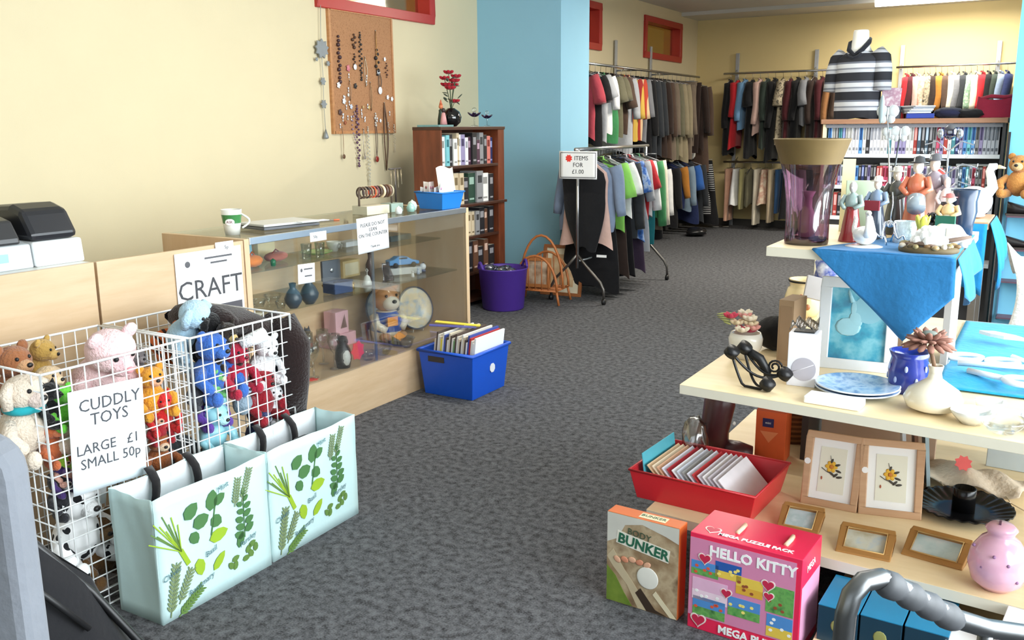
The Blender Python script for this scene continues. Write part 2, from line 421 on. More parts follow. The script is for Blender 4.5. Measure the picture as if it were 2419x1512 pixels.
# till on the near counter
t = thing('cash_register', 'black and white cash register at the left end of the counter', 'till', (-3.34, 1.77, 1.015))
prof = [(-.2, 0), (.2, 0), (.2, .075), (.16, .10), (.06, .20), (-.06, .215), (-.2, .17)]
def side_prism(poly, y0, y1): return MB().add([(p[0], y0, p[1]) for p in poly]+[(p[0], y1, p[1]) for p in poly],
    [tuple(range(len(poly))), tuple(range(2*len(poly)-1, len(poly)-1, -1))]+[(i, i+len(poly), (i+1) % len(poly)+len(poly), (i+1) % len(poly)) for i in range(len(poly))])
side_prism([(-.2, 0), (.19, 0), (.18, .085), (.1, .10), (-.2, .12)], -.16, .13).build('base', mat((196, 202, 206), .4), t, bevel=.006)
side_prism([(-.19, .10), (.175, .088), (.17, .11), (.13, .17), (.07, .185), (-.1, .16), (-.19, .14)], -.16, .10).build('printer_cover', mat((52, 52, 54), .25, var=.05), t, bevel=.008)
side_prism([(-.2, 0), (.195, 0), (.185, .09), (-.2, .10)], .135, .33).build('paper_housing', mat((232, 235, 236), .4), t, bevel=.008)
side_prism([(-.2, .10), (.185, .092), (.18, .12), (.13, .20), (.06, .222), (-.06, .215), (-.2, .16)], .135, .32).build('paper_lid', mat((36, 37, 42), .3, var=.05), t, bevel=.02)
o = MB().box((0, 0, 0), (.004, .14, .03)).build('display', mat((150, 190, 220), .2), t, loc=(.187, -.03, .045))
MB().box((0, 0, 0), (.003, .05, .025)).build('badge', mat((226, 120, 60), .5), t, loc=(.172, .0, .115))

def P(name, *a, **k): return thing(name, *a, **k)
# mug
t = thing('mug', 'white mug with a green band at the left end of the display cabinet', 'mug', (-3.27, 2.94, ZT), .9)
MB().lathe([(.0, .004), (.028, .004), (.033, 0), (.040, .05), (.048, .118), (.045, .118), (.037, .05), (.028, .012), (0, .012)], 28).build('cup', china((238, 238, 230)), t)
MB().lathe([(.0368, .028), (.0462, .095)], 28, cap=False).build('band', china((64, 130, 74)), t)
h = [(.044+.035*sin(pi*k/10), 0, .095-.065*k/10) for k in range(11)]
MB().tube(h, .005, 8).build('handle', china((238, 238, 230)), t)
bd = MB().ell((0, 0, 0), (.022, .003, .016), 14).build('oval_badge', china((240, 240, 236)), t, loc=(-.012, -.0425, .062), rot=(radians(-7), 0, radians(-16)))
lettering(bd, 'lettering', 'ASK', .016, mat((120, 40, 60), .5), frame_M((0, -.0032, 0), (1, 0, 0), (0, 0, 1)))

# closed folder pile on the glass
t = thing('laptop', 'closed silver grey folder lying on the display cabinet beside the mug', 'folder', (-3.33, 3.30, ZT), radians(80))
MB().box((0, 0, .008), (.33, .22, .014)).build('base', mat((96, 98, 104), .4), t, bevel=.004)
MB().box((0, 0, .023), (.33, .22, .012)).build('cover', mat((204, 205, 205), .35), t, bevel=.004)
t.name = 'folder'
tag(MB().box((0, 0, .002), (.16, .05, .003)).build('notepad', paper((236, 240, 244)), loc=(-3.16, 3.36, ZT+.0295), rz=radians(78)), 'slim white notepad on the grey folder', 'notepad')
t = thing('pencil', 'orange tipped pencil on the display cabinet past the folder', 'pencil', (-3.30, 3.60, ZT+.004), radians(72))
MB().tube([(-.08, 0, 0), (.05, 0, 0)], .0038, 6).build('shaft', mat((120, 112, 104), .5), t)
MB().tube([(.05, 0, 0), (.085, 0, 0)], .0042, 6).build('tip', mat((232, 110, 66), .5), t)

# notices taped to the counter front
def sheet_thing(name, label, cat, origin, xd, yd, w, h, lines, col=(242, 243, 244), curl=0.0, thick=.0008, extra=None, group=None):
    M = frame_M(origin, xd, yd)
    t = thing(name, label, cat, (0, 0, 0), group=group); t.matrix_world = M
    t.location, t.rotation_euler = M.translation, M.to_euler()
    MB().grid(lambda u, v: ((u-.5)*w, (v-.5)*h, curl*((u-.5)**2*4+.4*sin(v*3))), 8, 8).build('paper', paper(col), t, solid=thick)
    for (txt, size, x, y, m) in lines:
        lettering(t, 'lettering', txt, size, m, frame_M((x, y, curl*((x/w)**2*4)+curl*.5+.001), (1, 0, 0), (0, 1, 0)))
    return t
GREY = mat((90, 90, 94), .7, var=.05)
FX = CF+.004
t = sheet_thing('poster', 'white craft workshop poster on the counter front above the soft toys', 'poster', (FX+.002, 2.625, .80), (0, 1, 0), (0, 0, 1), .355, .40,
    [('CRAFT', .115, 0, .035, mat((70, 70, 74), .8))])
for k, (x, w_) in enumerate(((.05, .15), (.05, .09))): MB().box((x, .165-.022*k, .0008), (w_, .008, .0006)).build('printed_line', GREY, t)
MB().box((0, -.085, .001), (.33, .085, .001)).build('dark_band', mat((84, 82, 88), .7), t)
lettering(t, 'lettering', 'Workshops', .06, WHITE, frame_M((0, -.083, .003), (1, 0, 0), (0, 1, 0)))
MB().ell((-.115, .15, .001), (.014, .014, .001), 12).build('logo', GREY, t)
sheet_thing('price_card', 'small white price card above the craft poster', 'price card', (FX+.003, 2.712, 1.00), (0, 1, 0), (0, 0, 1), .10, .05, [('5p', .022, .01, 0, GREY)])
sheet_thing('price_card', 'small white price card hanging from the cabinet top rail left of the notice', 'price card', (FX+.001, 3.30, .985), (0, 1, 0), (0, 0, 1), .115, .045, [('50p', .02, -.02, 0, GREY)])
sheet_thing('notice', 'white notice asking people not to lean on the counter', 'notice', (FX+.002, 3.715, .955), (0, 1, 0.03), (0, -.03, 1), .255, .185,
    [('PLEASE DO NOT\nLEAN\nON THE COUNTER', .027, 0, .025, INK), ('Thank you', .018, .01, -.065, INK)])
t = sheet_thing('price_card', 'square white card on the cabinet glass in front of the blue jewellery box', 'price card', (FX+.001, 3.205, .815), (0, 1, -.04), (0, .04, 1), .115, .095, [])
for y, w_ in ((.022, .06), (-.012, .05)): MB().box((.012, y, .0008), (w_, .007, .0006)).build('printed_line', GREY, t)
MB().ell((-.034, .018, .0006), (.008, .010, .0008), 8).build('logo', GREY, t)

# ---- things inside the cabinet
def on_shelf(px, py, z): 
    p = onZ(px, py, z); p.x = min(max(p.x, CB+.07), CF-.05); return p
def carton(name, label, cat, loc, d, m, rz=0, group=None, bevel=.003):
    o = MB().box((0, 0, d[2]/2), d).build(name, m, loc=loc, rz=rz, bevel=bevel)
    return tag(o, label, cat, group)
def goblet(loc, h, r, label, group=None, m=CRYSTAL):
    o = MB().lathe([(0, 0), (r*.8, .002), (r*.75, .006), (.006, .010), (.005, h*.45), (r*.6, h*.55), (r, h*.75), (r*.92, h), (r*.87, h), (r*.93, h*.75), (0, h*.52)], 18).build('wine_glass', m, loc=loc)
    return tag(o, label, 'glass', group)
wg = goblet(on_shelf(704, 905, ZD), .19, .035, 'plain wine glasses on the cabinet floor near the wire basket', 'plain wine glasses')
for px, py in ((742, 893), (728, 868), (765, 860), (792, 872)):
    c = wg.copy(); COL.objects.link(c); c.location = on_shelf(px, py, ZD)
tag(MB().prism([(.05*(1 if k % 2 else .75)*cos(k*pi/8), .035*(1 if k % 2 else .75)*sin(k*pi/8)) for k in range(16)], 0, .002).build('price_star', mat((236, 70, 60), .6), loc=onZ(730, 897, ZD), rz=.6),
    'red star price card lying flat among the wine glasses', 'price card')
carton('gift_box', 'pale pink gift box lying under the upright pink box', 'box', on_shelf(797, 815, ZD), (.12, .20, .075), mat((232, 180, 190), .5))
p = on_shelf(797, 815, ZD)
t = thing('gift_box', 'pink gift box with triangular window standing on another pink box', 'box', (p.x, p.y, ZD+.075))
MB().box((0, 0, .065), (.09, .11, .13)).build('carton', mat((236, 186, 196), .5), t, bevel=.002)
MB().add([(0, -.025, .03), (0, .03, .03), (0, .012, .11)], [(0, 1, 2)]).build('window', mat((120, 90, 80), .4), t, loc=(.0455, .01, 0), solid=.001)
# penguin ornament
p = on_shelf(812, 868, ZD)
t = thing('penguin_ornament', 'black and white penguin ornament with a red star price tag', 'ornament', (p.x, p.y, ZD), -.3)
MB().lathe([(0, 0), (.035, .002), (.045, .05), (.04, .10), (.026, .125), (.03, .145), (.022, .168), (0, .175)], 20).build('body', mat((30, 30, 34), .3), t)
MB().ell((.018, 0, .06), (.032, .03, .055), 14).build('belly', mat((232, 232, 226), .35), t)
MB().tube([(.02, 0, .15), (.055, 0, .146)], [.008, .002], 8).build('beak', mat((70, 70, 70), .4), t)
tag(MB().prism([(.055*(1 if k % 2 else .78)*cos(k*pi/7), .055*(1 if k % 2 else .78)*sin(k*pi/7)) for k in range(14)], 0, .002).build('price_star', mat((244, 74, 84), .6),
    loc=onX(845, 828, -3.1), rot=(radians(90), 0, radians(90))), 'red star price card on the cabinet glass beside the penguin', 'price card')
# small dark cat
p = on_shelf(694, 826, ZD)
t = thing('cat_ornament', 'small dark grey cat ornament behind the wine glasses', 'ornament', p)
MB().lathe([(0, 0), (.034, .004), (.036, .03), (.024, .08), (.016, .10), (0, .11)], 14).build('body', mat((70, 70, 76), .35), t)
hd = MB().ell((0, 0, .118), (.022, .02, .02), 12)
for s_ in (-1, 1): hd.cyl((0, s_*.013, .128), (0, s_*.016, .15), .008, .001, 8)
hd.build('head', mat((76, 76, 82), .35), t)
# bear biscuit jar
p = on_shelf(915, 800, ZD)
t = thing('bear_biscuit_jar', 'brown and white bear biscuit jar in a blue waistcoat with an orange tag', 'jar', (p.x, p.y, ZD), -.35)
FUR = china((196, 142, 98)); CRM = china((236, 224, 206))
MB().lathe([(0, 0), (.085, .004), (.095, .06), (.085, .13), (.06, .175), (0, .18)], 24).build('body', CRM, t)
MB().lathe([(.0865, .05), (.0975, .06), (.087, .128), (.062, .172)], 24, cap=False).build('waistcoat', china((52, 92, 176)), t)
hd = MB().ell((0, 0, .245), (.075, .082, .078), 20)
for s_ in (-1, 1): hd.ell((-.005, s_*.062, .312), (.016, .028, .028), 12)
hd.build('head', FUR, t)
MB().ell((.058, 0, .225), (.042, .055, .045), 16).build('muzzle', CRM, t)
fc = MB().ell((.098, 0, .240), (.012, .016, .012), 10)
for s_ in (-1, 1): fc.ell((.066, s_*.034, .272), (.008, .008, .010), 8)
fc.build('face', BLACK, t)
for s_ in (-1, 1):
    MB().tube([(.0, s_*.085, .15), (.05, s_*.095, .10), (.085, s_*.05, .07)], [.028, .026, .022], 10).build('arm', CRM, t)
    MB().ell((.075, s_*.055, .028), (.052, .032, .028), 12).build('foot', FUR, t)
MB().box((.103, -.02, .125), (.002, .07, .055)).build('price_tag', mat((244, 160, 70), .6), t)
# plates on stands
def plate_on_stand(loc, rz, r, cols, label, tilt=14):
    t = thing('display_plate', label, 'plate', loc, rz)
    M = Matrix.Translation((0, 0, r*cos(radians(tilt))+.012)) @ Matrix.Rotation(radians(90-tilt), 4, 'Y')
    MB().lathe([(0, .003), (r*.62, 0), (r*.97, .018), (r, .022), (r*.96, .024), (r*.62, .007), (0, .008)], 36, M=M).build('dish', mottled('plate_picture', cols, 14, .2), t)
    MB().lathe([(r*.93, .0245), (r*.97, .0265), (r*1.01, .025), (r*1.01, .018)], 36, M=M, cap=False).build('rim', mat((52, 62, 84), .25), t)
    sm = MB()
    for s_ in (-1, 1): sm.tube([(.045, s_*.04, .025), (.04, s_*.04, .004), (-.06, s_*.03, .004), (-.035, s_*.02, .15)], .0035, 6)
    sm.build('stand', mat((226, 228, 228), .3), t)
PB = mat((206, 214, 220), .3)
p = on_shelf(985, 762, ZD)
plate_on_stand((CB+.11, 4.31, ZD), -.25, .135, [(120, 146, 176), (206, 214, 220), (170, 186, 204)], 'blue bird display plate partly behind the other plate')
plate_on_stand((CB+.27, 4.42, ZD), -.25, .135, [(150, 176, 196), (226, 206, 170), (206, 214, 216)], 'snow scene display plate in front of the blue plate')
p = on_shelf(945, 812, ZD)
o = MB().lathe([(0, .004), (.05, 0), (.085, .03), (.09, .035), (.082, .034), (.05, .01), (0, .01)], 24).build('glass_dish', thin_glass('green_glass', (96, 120, 104), .25, .05), loc=p)
tag(o, 'dark green glass dish in front of the bear jar', 'dish')
tag(MB().box((0, 0, 0), (.05, .075, .002)).build('price_tag', mat((246, 158, 60), .6), loc=(p.x, p.y, ZD+.045), rot=(.2, .5, .3)), 'orange price tag resting in the green glass dish', 'price tag')
for px, py, r, lab in ((905, 838, .055, 'clear cut glass bowl by the cabinet glass, below the bear jar'), (870, 850, .045, 'clear cut glass bowl between penguin and bear jar'), (968, 822, .04, 'small clear glass bowl at the right of the green dish')):
    p = on_shelf(px, py, ZD)
    tag(MB().lathe([(0, .006), (r*.5, 0), (r*.8, .02), (r, .05), (r*.93, .05), (r*.7, .02), (0, .012)], 9).build('glass_bowl', CRYSTAL, loc=p), lab, 'bowl')
# lower glass shelf
def dark_vase(px, py, label, s_=1.0):
    p = on_shelf(px, py, ZB)
    tag(MB().lathe([(0, 0), (.02*s_, .001), (.04*s_, .03*s_), (.044*s_, .05*s_), (.03*s_, .08*s_), (.014*s_, .10*s_), (.018*s_, .125*s_), (.013*s_, .124*s_), (.009*s_, .10*s_), (0, .06*s_)], 20).build('vase', mat((58, 72, 84), .3), loc=p), label, 'vase')
dark_vase(694, 728, 'left of two dark blue round vases on the glass shelf')
dark_vase(732, 718, 'right of two dark blue round vases on the glass shelf', 1.08)
for px, py, r, lab in ((612, 724, .04, 'clear glass dish at the left end of the lower glass shelf'), (645, 712, .05, 'wide clear glass dish left of the dark vases'), (664, 728, .03, 'tiny clear glass pot beside the dark vases')):
    p = on_shelf(px, py, ZB)
    tag(MB().lathe([(0, .005), (r*.6, 0), (r, .035), (r*.93, .035), (r*.6, .01), (0, .01)], 16).build('glass_dish', CRYSTAL, loc=p), lab, 'dish')
p = on_shelf(792, 690, ZB)
t = thing('jewellery_box', 'open dark blue jewellery box with a silver brooch in its lid', 'box', (p.x+.02, p.y, ZB), radians(-8))
MB().box((0, 0, .03), (.10, .125, .06)).build('base', mat((66, 84, 124), .6), t, bevel=.004)
MB().box((-.052, 0, .115), (.018, .125, .11)).build('lid', mat((92, 98, 108), .6), t, bevel=.004)
MB().ell((-.041, 0, .115), (.003, .012, .012), 12).build('brooch', CHROME, t)
MB().tube([(.03, -.05, .062), (.045, 0, .07), (.04, .07, .061)], .006, 6).build('ribbon', mat((40, 48, 84), .6), t)
GOLD = mat((196, 160, 88), .35, metal=.8)
for px, py, lab in ((770, 688, 'small gold trinket left of the blue jewellery box'), (832, 683, 'gold brooch right of the blue jewellery box')):
    p = on_shelf(px, py, ZB)
    mb = MB().lathe([(0, 0), (.016, .002), (.012, .012), (.018, .025), (.006, .04), (0, .046)], 12)
    for k in range(5): mb.ell((.014*cos(k*1.26), .014*sin(k*1.26), .03), .007, 7)
    tag(mb.build('trinket', GOLD, loc=p), lab, 'trinket')
p = on_shelf(838, 655, ZB)
t = thing('presentation_box', 'cream and gold presentation box behind the gold brooch', 'box', (p.x-.06, p.y, ZB), 0)
MB().box((0, 0, .05), (.08, .15, .10)).build('carton', mat((216, 190, 136), .5), t, bevel=.003)
MB().box((.041, 0, .05), (.002, .12, .07)).build('window', mat((236, 222, 190), .4), t)
p = on_shelf(868, 672, ZB)
t = thing('bell', 'small white china bell on the lower glass shelf', 'bell', p)
MB().lathe([(.03, 0), (.022, .02), (.015, .045), (.004, .055), (0, .056)], 16).build('body', china((232, 232, 228)), t)
MB().tube([(0, 0, .054), (0, 0, .07), (.008, 0, .08), (0, 0, .09), (-.008, 0, .08), (0, 0, .07)], .003, 6).build('handle', china((232, 232, 228)), t)
p = on_shelf(888, 662, ZB)
t = thing('bottle', 'slim dark brown bottle on the lower glass shelf', 'bottle', (p.x-.04, p.y, ZB))
MB().lathe([(0, 0), (.026, .002), (.026, .09), (.010, .125), (.010, .15), (0, .15)], 16).build('body', mat((74, 44, 34), .2), t)
MB().cyl((0, 0, .15), (0, 0, .17), .012, n=12).build('cap', mat((40, 30, 28), .4), t)
p = on_shelf(912, 665, ZB)
tag(MB().grid(lambda u, v: ((.012+.01*sin(7*u+5*v))*(1-v*.5), (u-.5)*.10*(1-.35*v), v*.11), 10, 8).build('gift_pouch', thin_glass('clear_bag', (206, 196, 200), .18, .2), loc=p, solid=.002), 'clear cellophane gift pouch left of the toy car', 'pouch')
# toy car on its box
p = on_shelf(955, 650, ZB)
t = thing('toy_car', 'pale blue model sports car on a grey plinth in the cabinet', 'toy car', (p.x-.05, p.y+.05, ZB), radians(60))
MB().box((0, 0, .02), (.21, .10, .04)).build('plinth', mat((190, 192, 190), .5), t, bevel=.003)
prof = [(-.095, .056), (.095, .056), (.098, .075), (.055, .083), (.02, .104), (-.04, .106), (-.07, .088), (-.097, .084)]
side_prism(prof, -.036, .036).build('car_body', mat((96, 156, 214), .2, var=.04), t, bevel=.006)
MB().box((-.008, 0, .096), (.056, .074, .011)).build('windows', mat((40, 50, 64), .15), t, bevel=.003)
for sx in (-.058, .058):
    for sy in (-.034, .034): MB().cyl((sx, sy-.007, .056), (sx, sy+.007, .056), .016, n=14).build('wheel', BLACK, t)
p = on_shelf(1012, 640, ZB)
t = thing('snow_globe', 'small silver and white ball ornament at the right end of the glass shelf', 'ornament', (p.x-.02, p.y-.03, ZB))
MB().lathe([(0, 0), (.02, .001), (.016, .012), (0, .013)], 14).build('foot', mat((80, 90, 120), .4), t)
MB().ell((0, 0, .03), .021, 16).build('ball', china((230, 232, 236)), t)
t.name = 'ball_ornament'
for i, (px, py, c, lab) in enumerate(((988, 648, (180, 190, 206), 'tiny pale blue figurine beside the toy car'), (975, 655, (222, 222, 220), 'tiny white figurine in front of the toy car'), (1000, 634, (70, 80, 110), 'tiny dark blue figurine behind the ball ornament'))):
    p = on_shelf(px, py, ZB); p.x = min(p.x, CB+.44)
    mb = MB().lathe([(0, 0), (.012, .001), (.010, .014), (.006, .026), (0, .028)], 10).ell((0, 0, .033), .007, 8)
    tag(mb.build('figurine', china(c), loc=p), lab, 'figurine')
# upper glass shelf
p = on_shelf(632, 612, ZA)
t = thing('storage_box', 'grey white lidded box standing on the upper glass shelf', 'box', (CB+.10, 3.04, ZA), 0)
MB().box((0, 0, .05), (.06, .20, .10)).build('carton', mat((206, 208, 204), .6), t, bevel=.003)
MB().box((0, 0, .105), (.064, .204, .015)).build('lid', mat((190, 194, 192), .6), t, bevel=.002)
carton('packet', 'light blue packet right of the grey white box', 'packet', (CB+.09, 3.24, ZA), (.03, .10, .12), mat((140, 190, 214), .5))
carton('packet', 'cream packet in the middle of the upper glass shelf', 'packet', (CB+.08, 3.40, ZA), (.03, .12, .10), mat((214, 200, 160), .5))
def pouch(label, loc, d, col, seed):
    t = thing('purse', label, 'purse', loc, .3)
    rr = random.Random(seed)
    MB().ell((0, 0, d[2]), d, 16, wob=.12, seed=seed).build('body', fabric(col), t)
    MB().tube([(0, -d[1]*.5, d[2]*1.7), (0, 0, d[2]*2.5), (0, d[1]*.5, d[2]*1.7)], .004, 6).build('strap', fabric([max(0, v-40) for v in col]), t)
pouch('dark brown leather purse on the upper glass shelf', (CB+.22, 2.98, ZA), (.045, .075, .028), (62, 44, 40), 1)
pouch('orange purse on the upper glass shelf', (CB+.24, 3.16, ZA), (.045, .065, .03), (226, 128, 52), 2)
pouch('dull red purse behind the orange purse', (CB+.20, 3.36, ZA), (.05, .085, .025), (170, 104, 92), 3)
tag(MB().lathe([(0, 0), (.012, .001), (.014, .03), (0, .04)], 10).build('bottle', mat((40, 110, 66), .3), loc=(CB+.31, 3.23, ZA)), 'tiny green bottle in front of the orange purse', 'bottle')
tag(MB().lathe([(0, .003), (.02, 0), (.045, .008), (.05, .012), (.042, .011), (0, .008)], 18).build('dish', GOLD, loc=(CB+.30, 3.02, ZA)), 'little round gold dish in front of the brown purse', 'dish')
tag(MB().lathe([(0, .003), (.05, 0), (.085, .014), (.09, .018), (.08, .016), (0, .007)], 22).build('dish', china((160, 200, 130)), loc=(CB+.20, 3.66, ZA)), 'pale green dish on the upper glass shelf below the notice', 'dish')
t = thing('teacup', 'white teacup on the upper glass shelf behind the notice', 'cup', (CB+.20, 3.80, ZA))
MB().lathe([(0, .002), (.02, 0), (.036, .03), (.042, .055), (.039, .055), (.032, .03), (0, .01)], 18).build('cup', china((238, 238, 236)), t)
MB().tube([(.038, 0, .045), (.06, 0, .04), (.055, 0, .02), (.033, 0, .02)], .004, 6).build('handle', china((238, 238, 236)), t)
carton('tray', 'dark patterned tray at the right end of the upper glass shelf', 'tray', (CB+.16, 4.36, ZA), (.16, .20, .035), mottled('tray_lacquer', [(40, 44, 46), (80, 92, 92)], 30, .3))
carton('leaflet', 'white leaflet stack on the upper glass shelf left of the teacup', 'leaflet', (CB+.12, 3.90+.12, ZA), (.08, .14, .03), paper((226, 228, 232)))
tag(MB().box((0, 0, 0), (.13, .085, .002)).build('price_card', paper((232, 228, 216)), loc=(CB+.40, 2.96, ZB+.0015), rz=.5), 'cream price card lying at the left end of the lower glass shelf', 'price card')
for i, (y, x, r, lab) in enumerate(((3.5, .28, .03, 'crystal tumbler on the upper glass shelf below the small price card'), (3.58, .3, .028, 'crystal tumbler next to the pale green dish'), (4.06, .28, .035, 'crystal tumbler right of the leaflet stack'), (4.18, .25, .03, 'crystal tumbler left of the patterned tray'))):
    tag(MB().lathe([(0, .004), (r*.8, 0), (r, .08), (r*.92, .08), (r*.75, .012), (0, .012)], 12).build('tumbler', CRYSTAL, loc=(CB+x, y, ZA)), lab, 'glass')

# ---- jewellery on the counter top, right end
t = thing('bangle_stand', 'bangle rail standing on a cream box on the counter', 'stand', (-3.36, 4.05, ZT), radians(84))
MB().box((0, 0, .025), (.18, .12, .05)).build('base_box', mat((206, 200, 178), .5), t, bevel=.003)
for x in (-.09, .17): MB().tube([(x, 0, .05), (x, 0, .145)], .006, 8).build('upright', mat((90, 74, 62), .5), t)
MB().tube([(-.09, 0, .145), (.175, 0, .145)], .008, 8).build('rail', mat((90, 74, 62), .5), t)
MB().box((.17, 0, .025), (.10, .09, .05)).build('foot_block', mat((150, 170, 160), .4), t, bevel=.003)
BC = [((82, 64, 58), 'dark brown'), ((120, 100, 82), 'bronze'), ((56, 48, 50), 'near black'), ((158, 120, 96), 'copper brown'), ((226, 96, 60), 'orange'), ((120, 70, 84), 'plum'), ((96, 78, 70), 'grey brown'), ((228, 208, 172), 'wide cream'), ((84, 60, 52), 'wide brown'), ((110, 76, 58), 'wide chestnut'), ((206, 190, 160), 'pale gold')]
R3 = Matrix.Rotation(radians(84), 4, 'Z')
for i, (c, nm) in enumerate(BC):
    lx = -.078+i*.0235; p = R3 @ Vector((lx, 0, .145-.022)); wd = .008 if 'wide' in nm else .0045
    pts = [(0, .03*cos(2*pi*k/20), .03*sin(2*pi*k/20)) for k in range(20)]
    tag(MB().tube(pts, wd, 6, closed=True).build('bangle', mat(c, .35), loc=(-3.36+p.x, 4.05+p.y, ZT+p.z), rz=radians(84)), f'{nm} bangle hanging on the counter bangle rail, {ordinal(i)} from its left end', 'bangle', 'bangles on the counter rail')
for i, (y, x, c, r, lab) in enumerate(((4.10, -3.20, (226, 230, 228), .022, 'round white trinket pot in front of the bangle rail'), (4.24, -3.22, (150, 190, 180), .026, 'pale green glass pot in front of the bangle rail'), (4.32, -3.27, (196, 210, 204), .03, 'milky glass pot right of the bangle rail'))):
    tag(MB().lathe([(0, 0), (r*.8, .002), (r, r), (r*.7, r*1.7), (r*.3, r*1.9), (0, r*2.2)], 16).build('trinket_pot', china(c), loc=(x, y, ZT)), lab, 'pot')
# chain stand
t = thing('necklace_stand', 'thin black post with hanging chains behind the bangles', 'stand', (-3.50, 4.46, ZT))
MB().lathe([(0, 0), (.05, .002), (.05, .01), (0, .012)], 16).build('base', BLACK, t)
MB().tube([(0, 0, .01), (0, 0, .24)], .006, 8).tube([(0, -.06, .235), (0, .06, .235)], .005, 8).build('post', mat((70, 62, 60), .5), t)
mb = MB()
for k in range(4): mb.tube([(.004, -.05+k*.033, .235), (.012, -.05+k*.033, .12+.02*(k % 2)), (.006, -.045+k*.033, .235)], .0018, 5)
mb.build('chain', metalm((170, 160, 140), .3), t)
# blue basket with earring cards
t = thing('plastic_basket', 'small bright blue plastic basket of earring cards on the counter', 'basket', (-3.215, 4.525, ZT), radians(-6))
BLUEB = plastic((34, 122, 206))
def tub(w, d, h, taper, th, nm=1):
    """open rectangular tub with sloping sides"""
    mb = MB(); o = [(-w/2, -d/2), (w/2, -d/2), (w/2, d/2), (-w/2, d/2)]
    k = 1-taper
    vs = [(x*k, y*k, 0) for x, y in o]+[(x, y, h) for x, y in o]+[((abs(x)-th)*(1 if x > 0 else -1), (abs(y)-th)*(1 if y > 0 else -1), h) for x, y in o]+[((abs(x*k)-th)*(1 if x > 0 else -1), (abs(y*k)-th)*(1 if y > 0 else -1), th) for x, y in o]
    fs = [(3, 2, 1, 0), (12, 13, 14, 15)]
    for i in range(4):
        j = (i+1) % 4
        fs += [(i, j, 4+j, 4+i), (4+i, 4+j, 8+j, 8+i), (8+i, 8+j, 12+j, 12+i)]
    return mb.add(vs, fs)
tub(.22, .20, .10, .18, .004).build('tub', BLUEB, t, bevel=.002)
mb = MB()
for k in range(7):
    for j in range(4): mb.box((.0, 0, 0), (.002, .010, .010), M=Matrix.Translation((.1015-(3-j)*.0045, -.06+k*.02, .03+j*.018)))
mb.build('perforation', mat((120, 176, 226), .4), t)
rim = MB().tube([(-.112, -.102, .1), (.112, -.102, .1), (.112, .102, .1), (-.112, .102, .1)], .005, 6, closed=True).build('rim', BLUEB, t)
tag(MB().grid(lambda u, v: (.008*sin(u*3), (u-.5)*.19, v*.235+.01*sin(u*6)*v), 8, 8).build('backing_card', paper((226, 222, 210)), loc=(-3.165, 4.555, ZT+.012), rot=(0, radians(-8), radians(4)), solid=.002), 'large blank cream card standing in the blue basket', 'card')
ek = [(236, 236, 238), (212, 206, 200), (232, 230, 226), (196, 180, 176), (226, 226, 230), (240, 240, 240)]
for i in range(6):
    o = MB().box((0, 0, .06), (.003, .055, .12)).m(1).ell((.004, -.012, .085), (.003, .006, .009), 7).ell((.004, .012, .085), (.003, .006, .009), 7).build('earring_card', [paper(ek[i]), mat((150+8*i, 60+10*i, 60+20*i), .3)],
        loc=(-3.295+.020*i, 4.465+.012*(i % 3)+.01, ZT+.012+.03*(i % 2)), rot=(radians(-14+5*i), radians(-20+6*i), radians(8*i-20)))
    tag(o, ('white', 'stone grey', 'off-white', 'dusty pink', 'pale lilac', 'bright white')[i]+' earring card in the blue basket, '+ordinal(i)+' from the back', 'earring card', 'earring cards in the blue basket')
# ================================================================== wire baskets, soft toys, herb bags, near chair and black bag
WIRE = mat((238, 240, 240), .35, var=.04)
BX0, BX1, BH = -2.97, -2.50, .80
def wire_basket(y0, y1, label):
    t = thing('wire_basket', label, 'basket', ((BX0+BX1)/2, (y0+y1)/2, 0))
    hx, hy = (BX1-BX0)/2, (y1-y0)/2
    def panel(a, b, name):      # upright grid between two bottom corners
        mb = MB(); A, B = Vector(a), Vector(b); L = (B-A).length; n = max(2, round(L/.047)); nz = 15
        for k in range(n+1):
            p = A.lerp(B, k/n); e = k in (0, n)
            mb.tube([(p.x, p.y, 0), (p.x, p.y, BH)], .0042 if e else .0024, 6)
        for k in range(nz+1):
            z = BH*k/nz
            mb.tube([(A.x, A.y, z), (B.x, B.y, z)], .0042 if k in (0, nz) else .0024, 6)
        mb.build(name, WIRE, t)
    panel((hx, -hy, 0), (hx, hy, 0), 'front_grid'); panel((-hx, -hy, 0), (-hx, hy, 0), 'back_grid')
    panel((-hx, -hy, 0), (hx, -hy, 0), 'end_grid'); panel((-hx, hy, 0), (hx, hy, 0), 'end_grid')
    mb = MB()
    for k in range(11):
        x = -hx+2*hx*k/10; mb.tube([(x, -hy, .03), (x, hy, .03)], .0024, 5)
    mb.build('base_grid', WIRE, t)
    return t
AY0, AY1, B0Y, B1Y = 1.485, 2.005, 2.025, 2.50
wire_basket(AY0, AY1, 'white wire basket of soft toys carrying the cuddly toys sign')
wire_basket(B0Y, B1Y, 'white wire basket of soft toys next to the display cabinet')

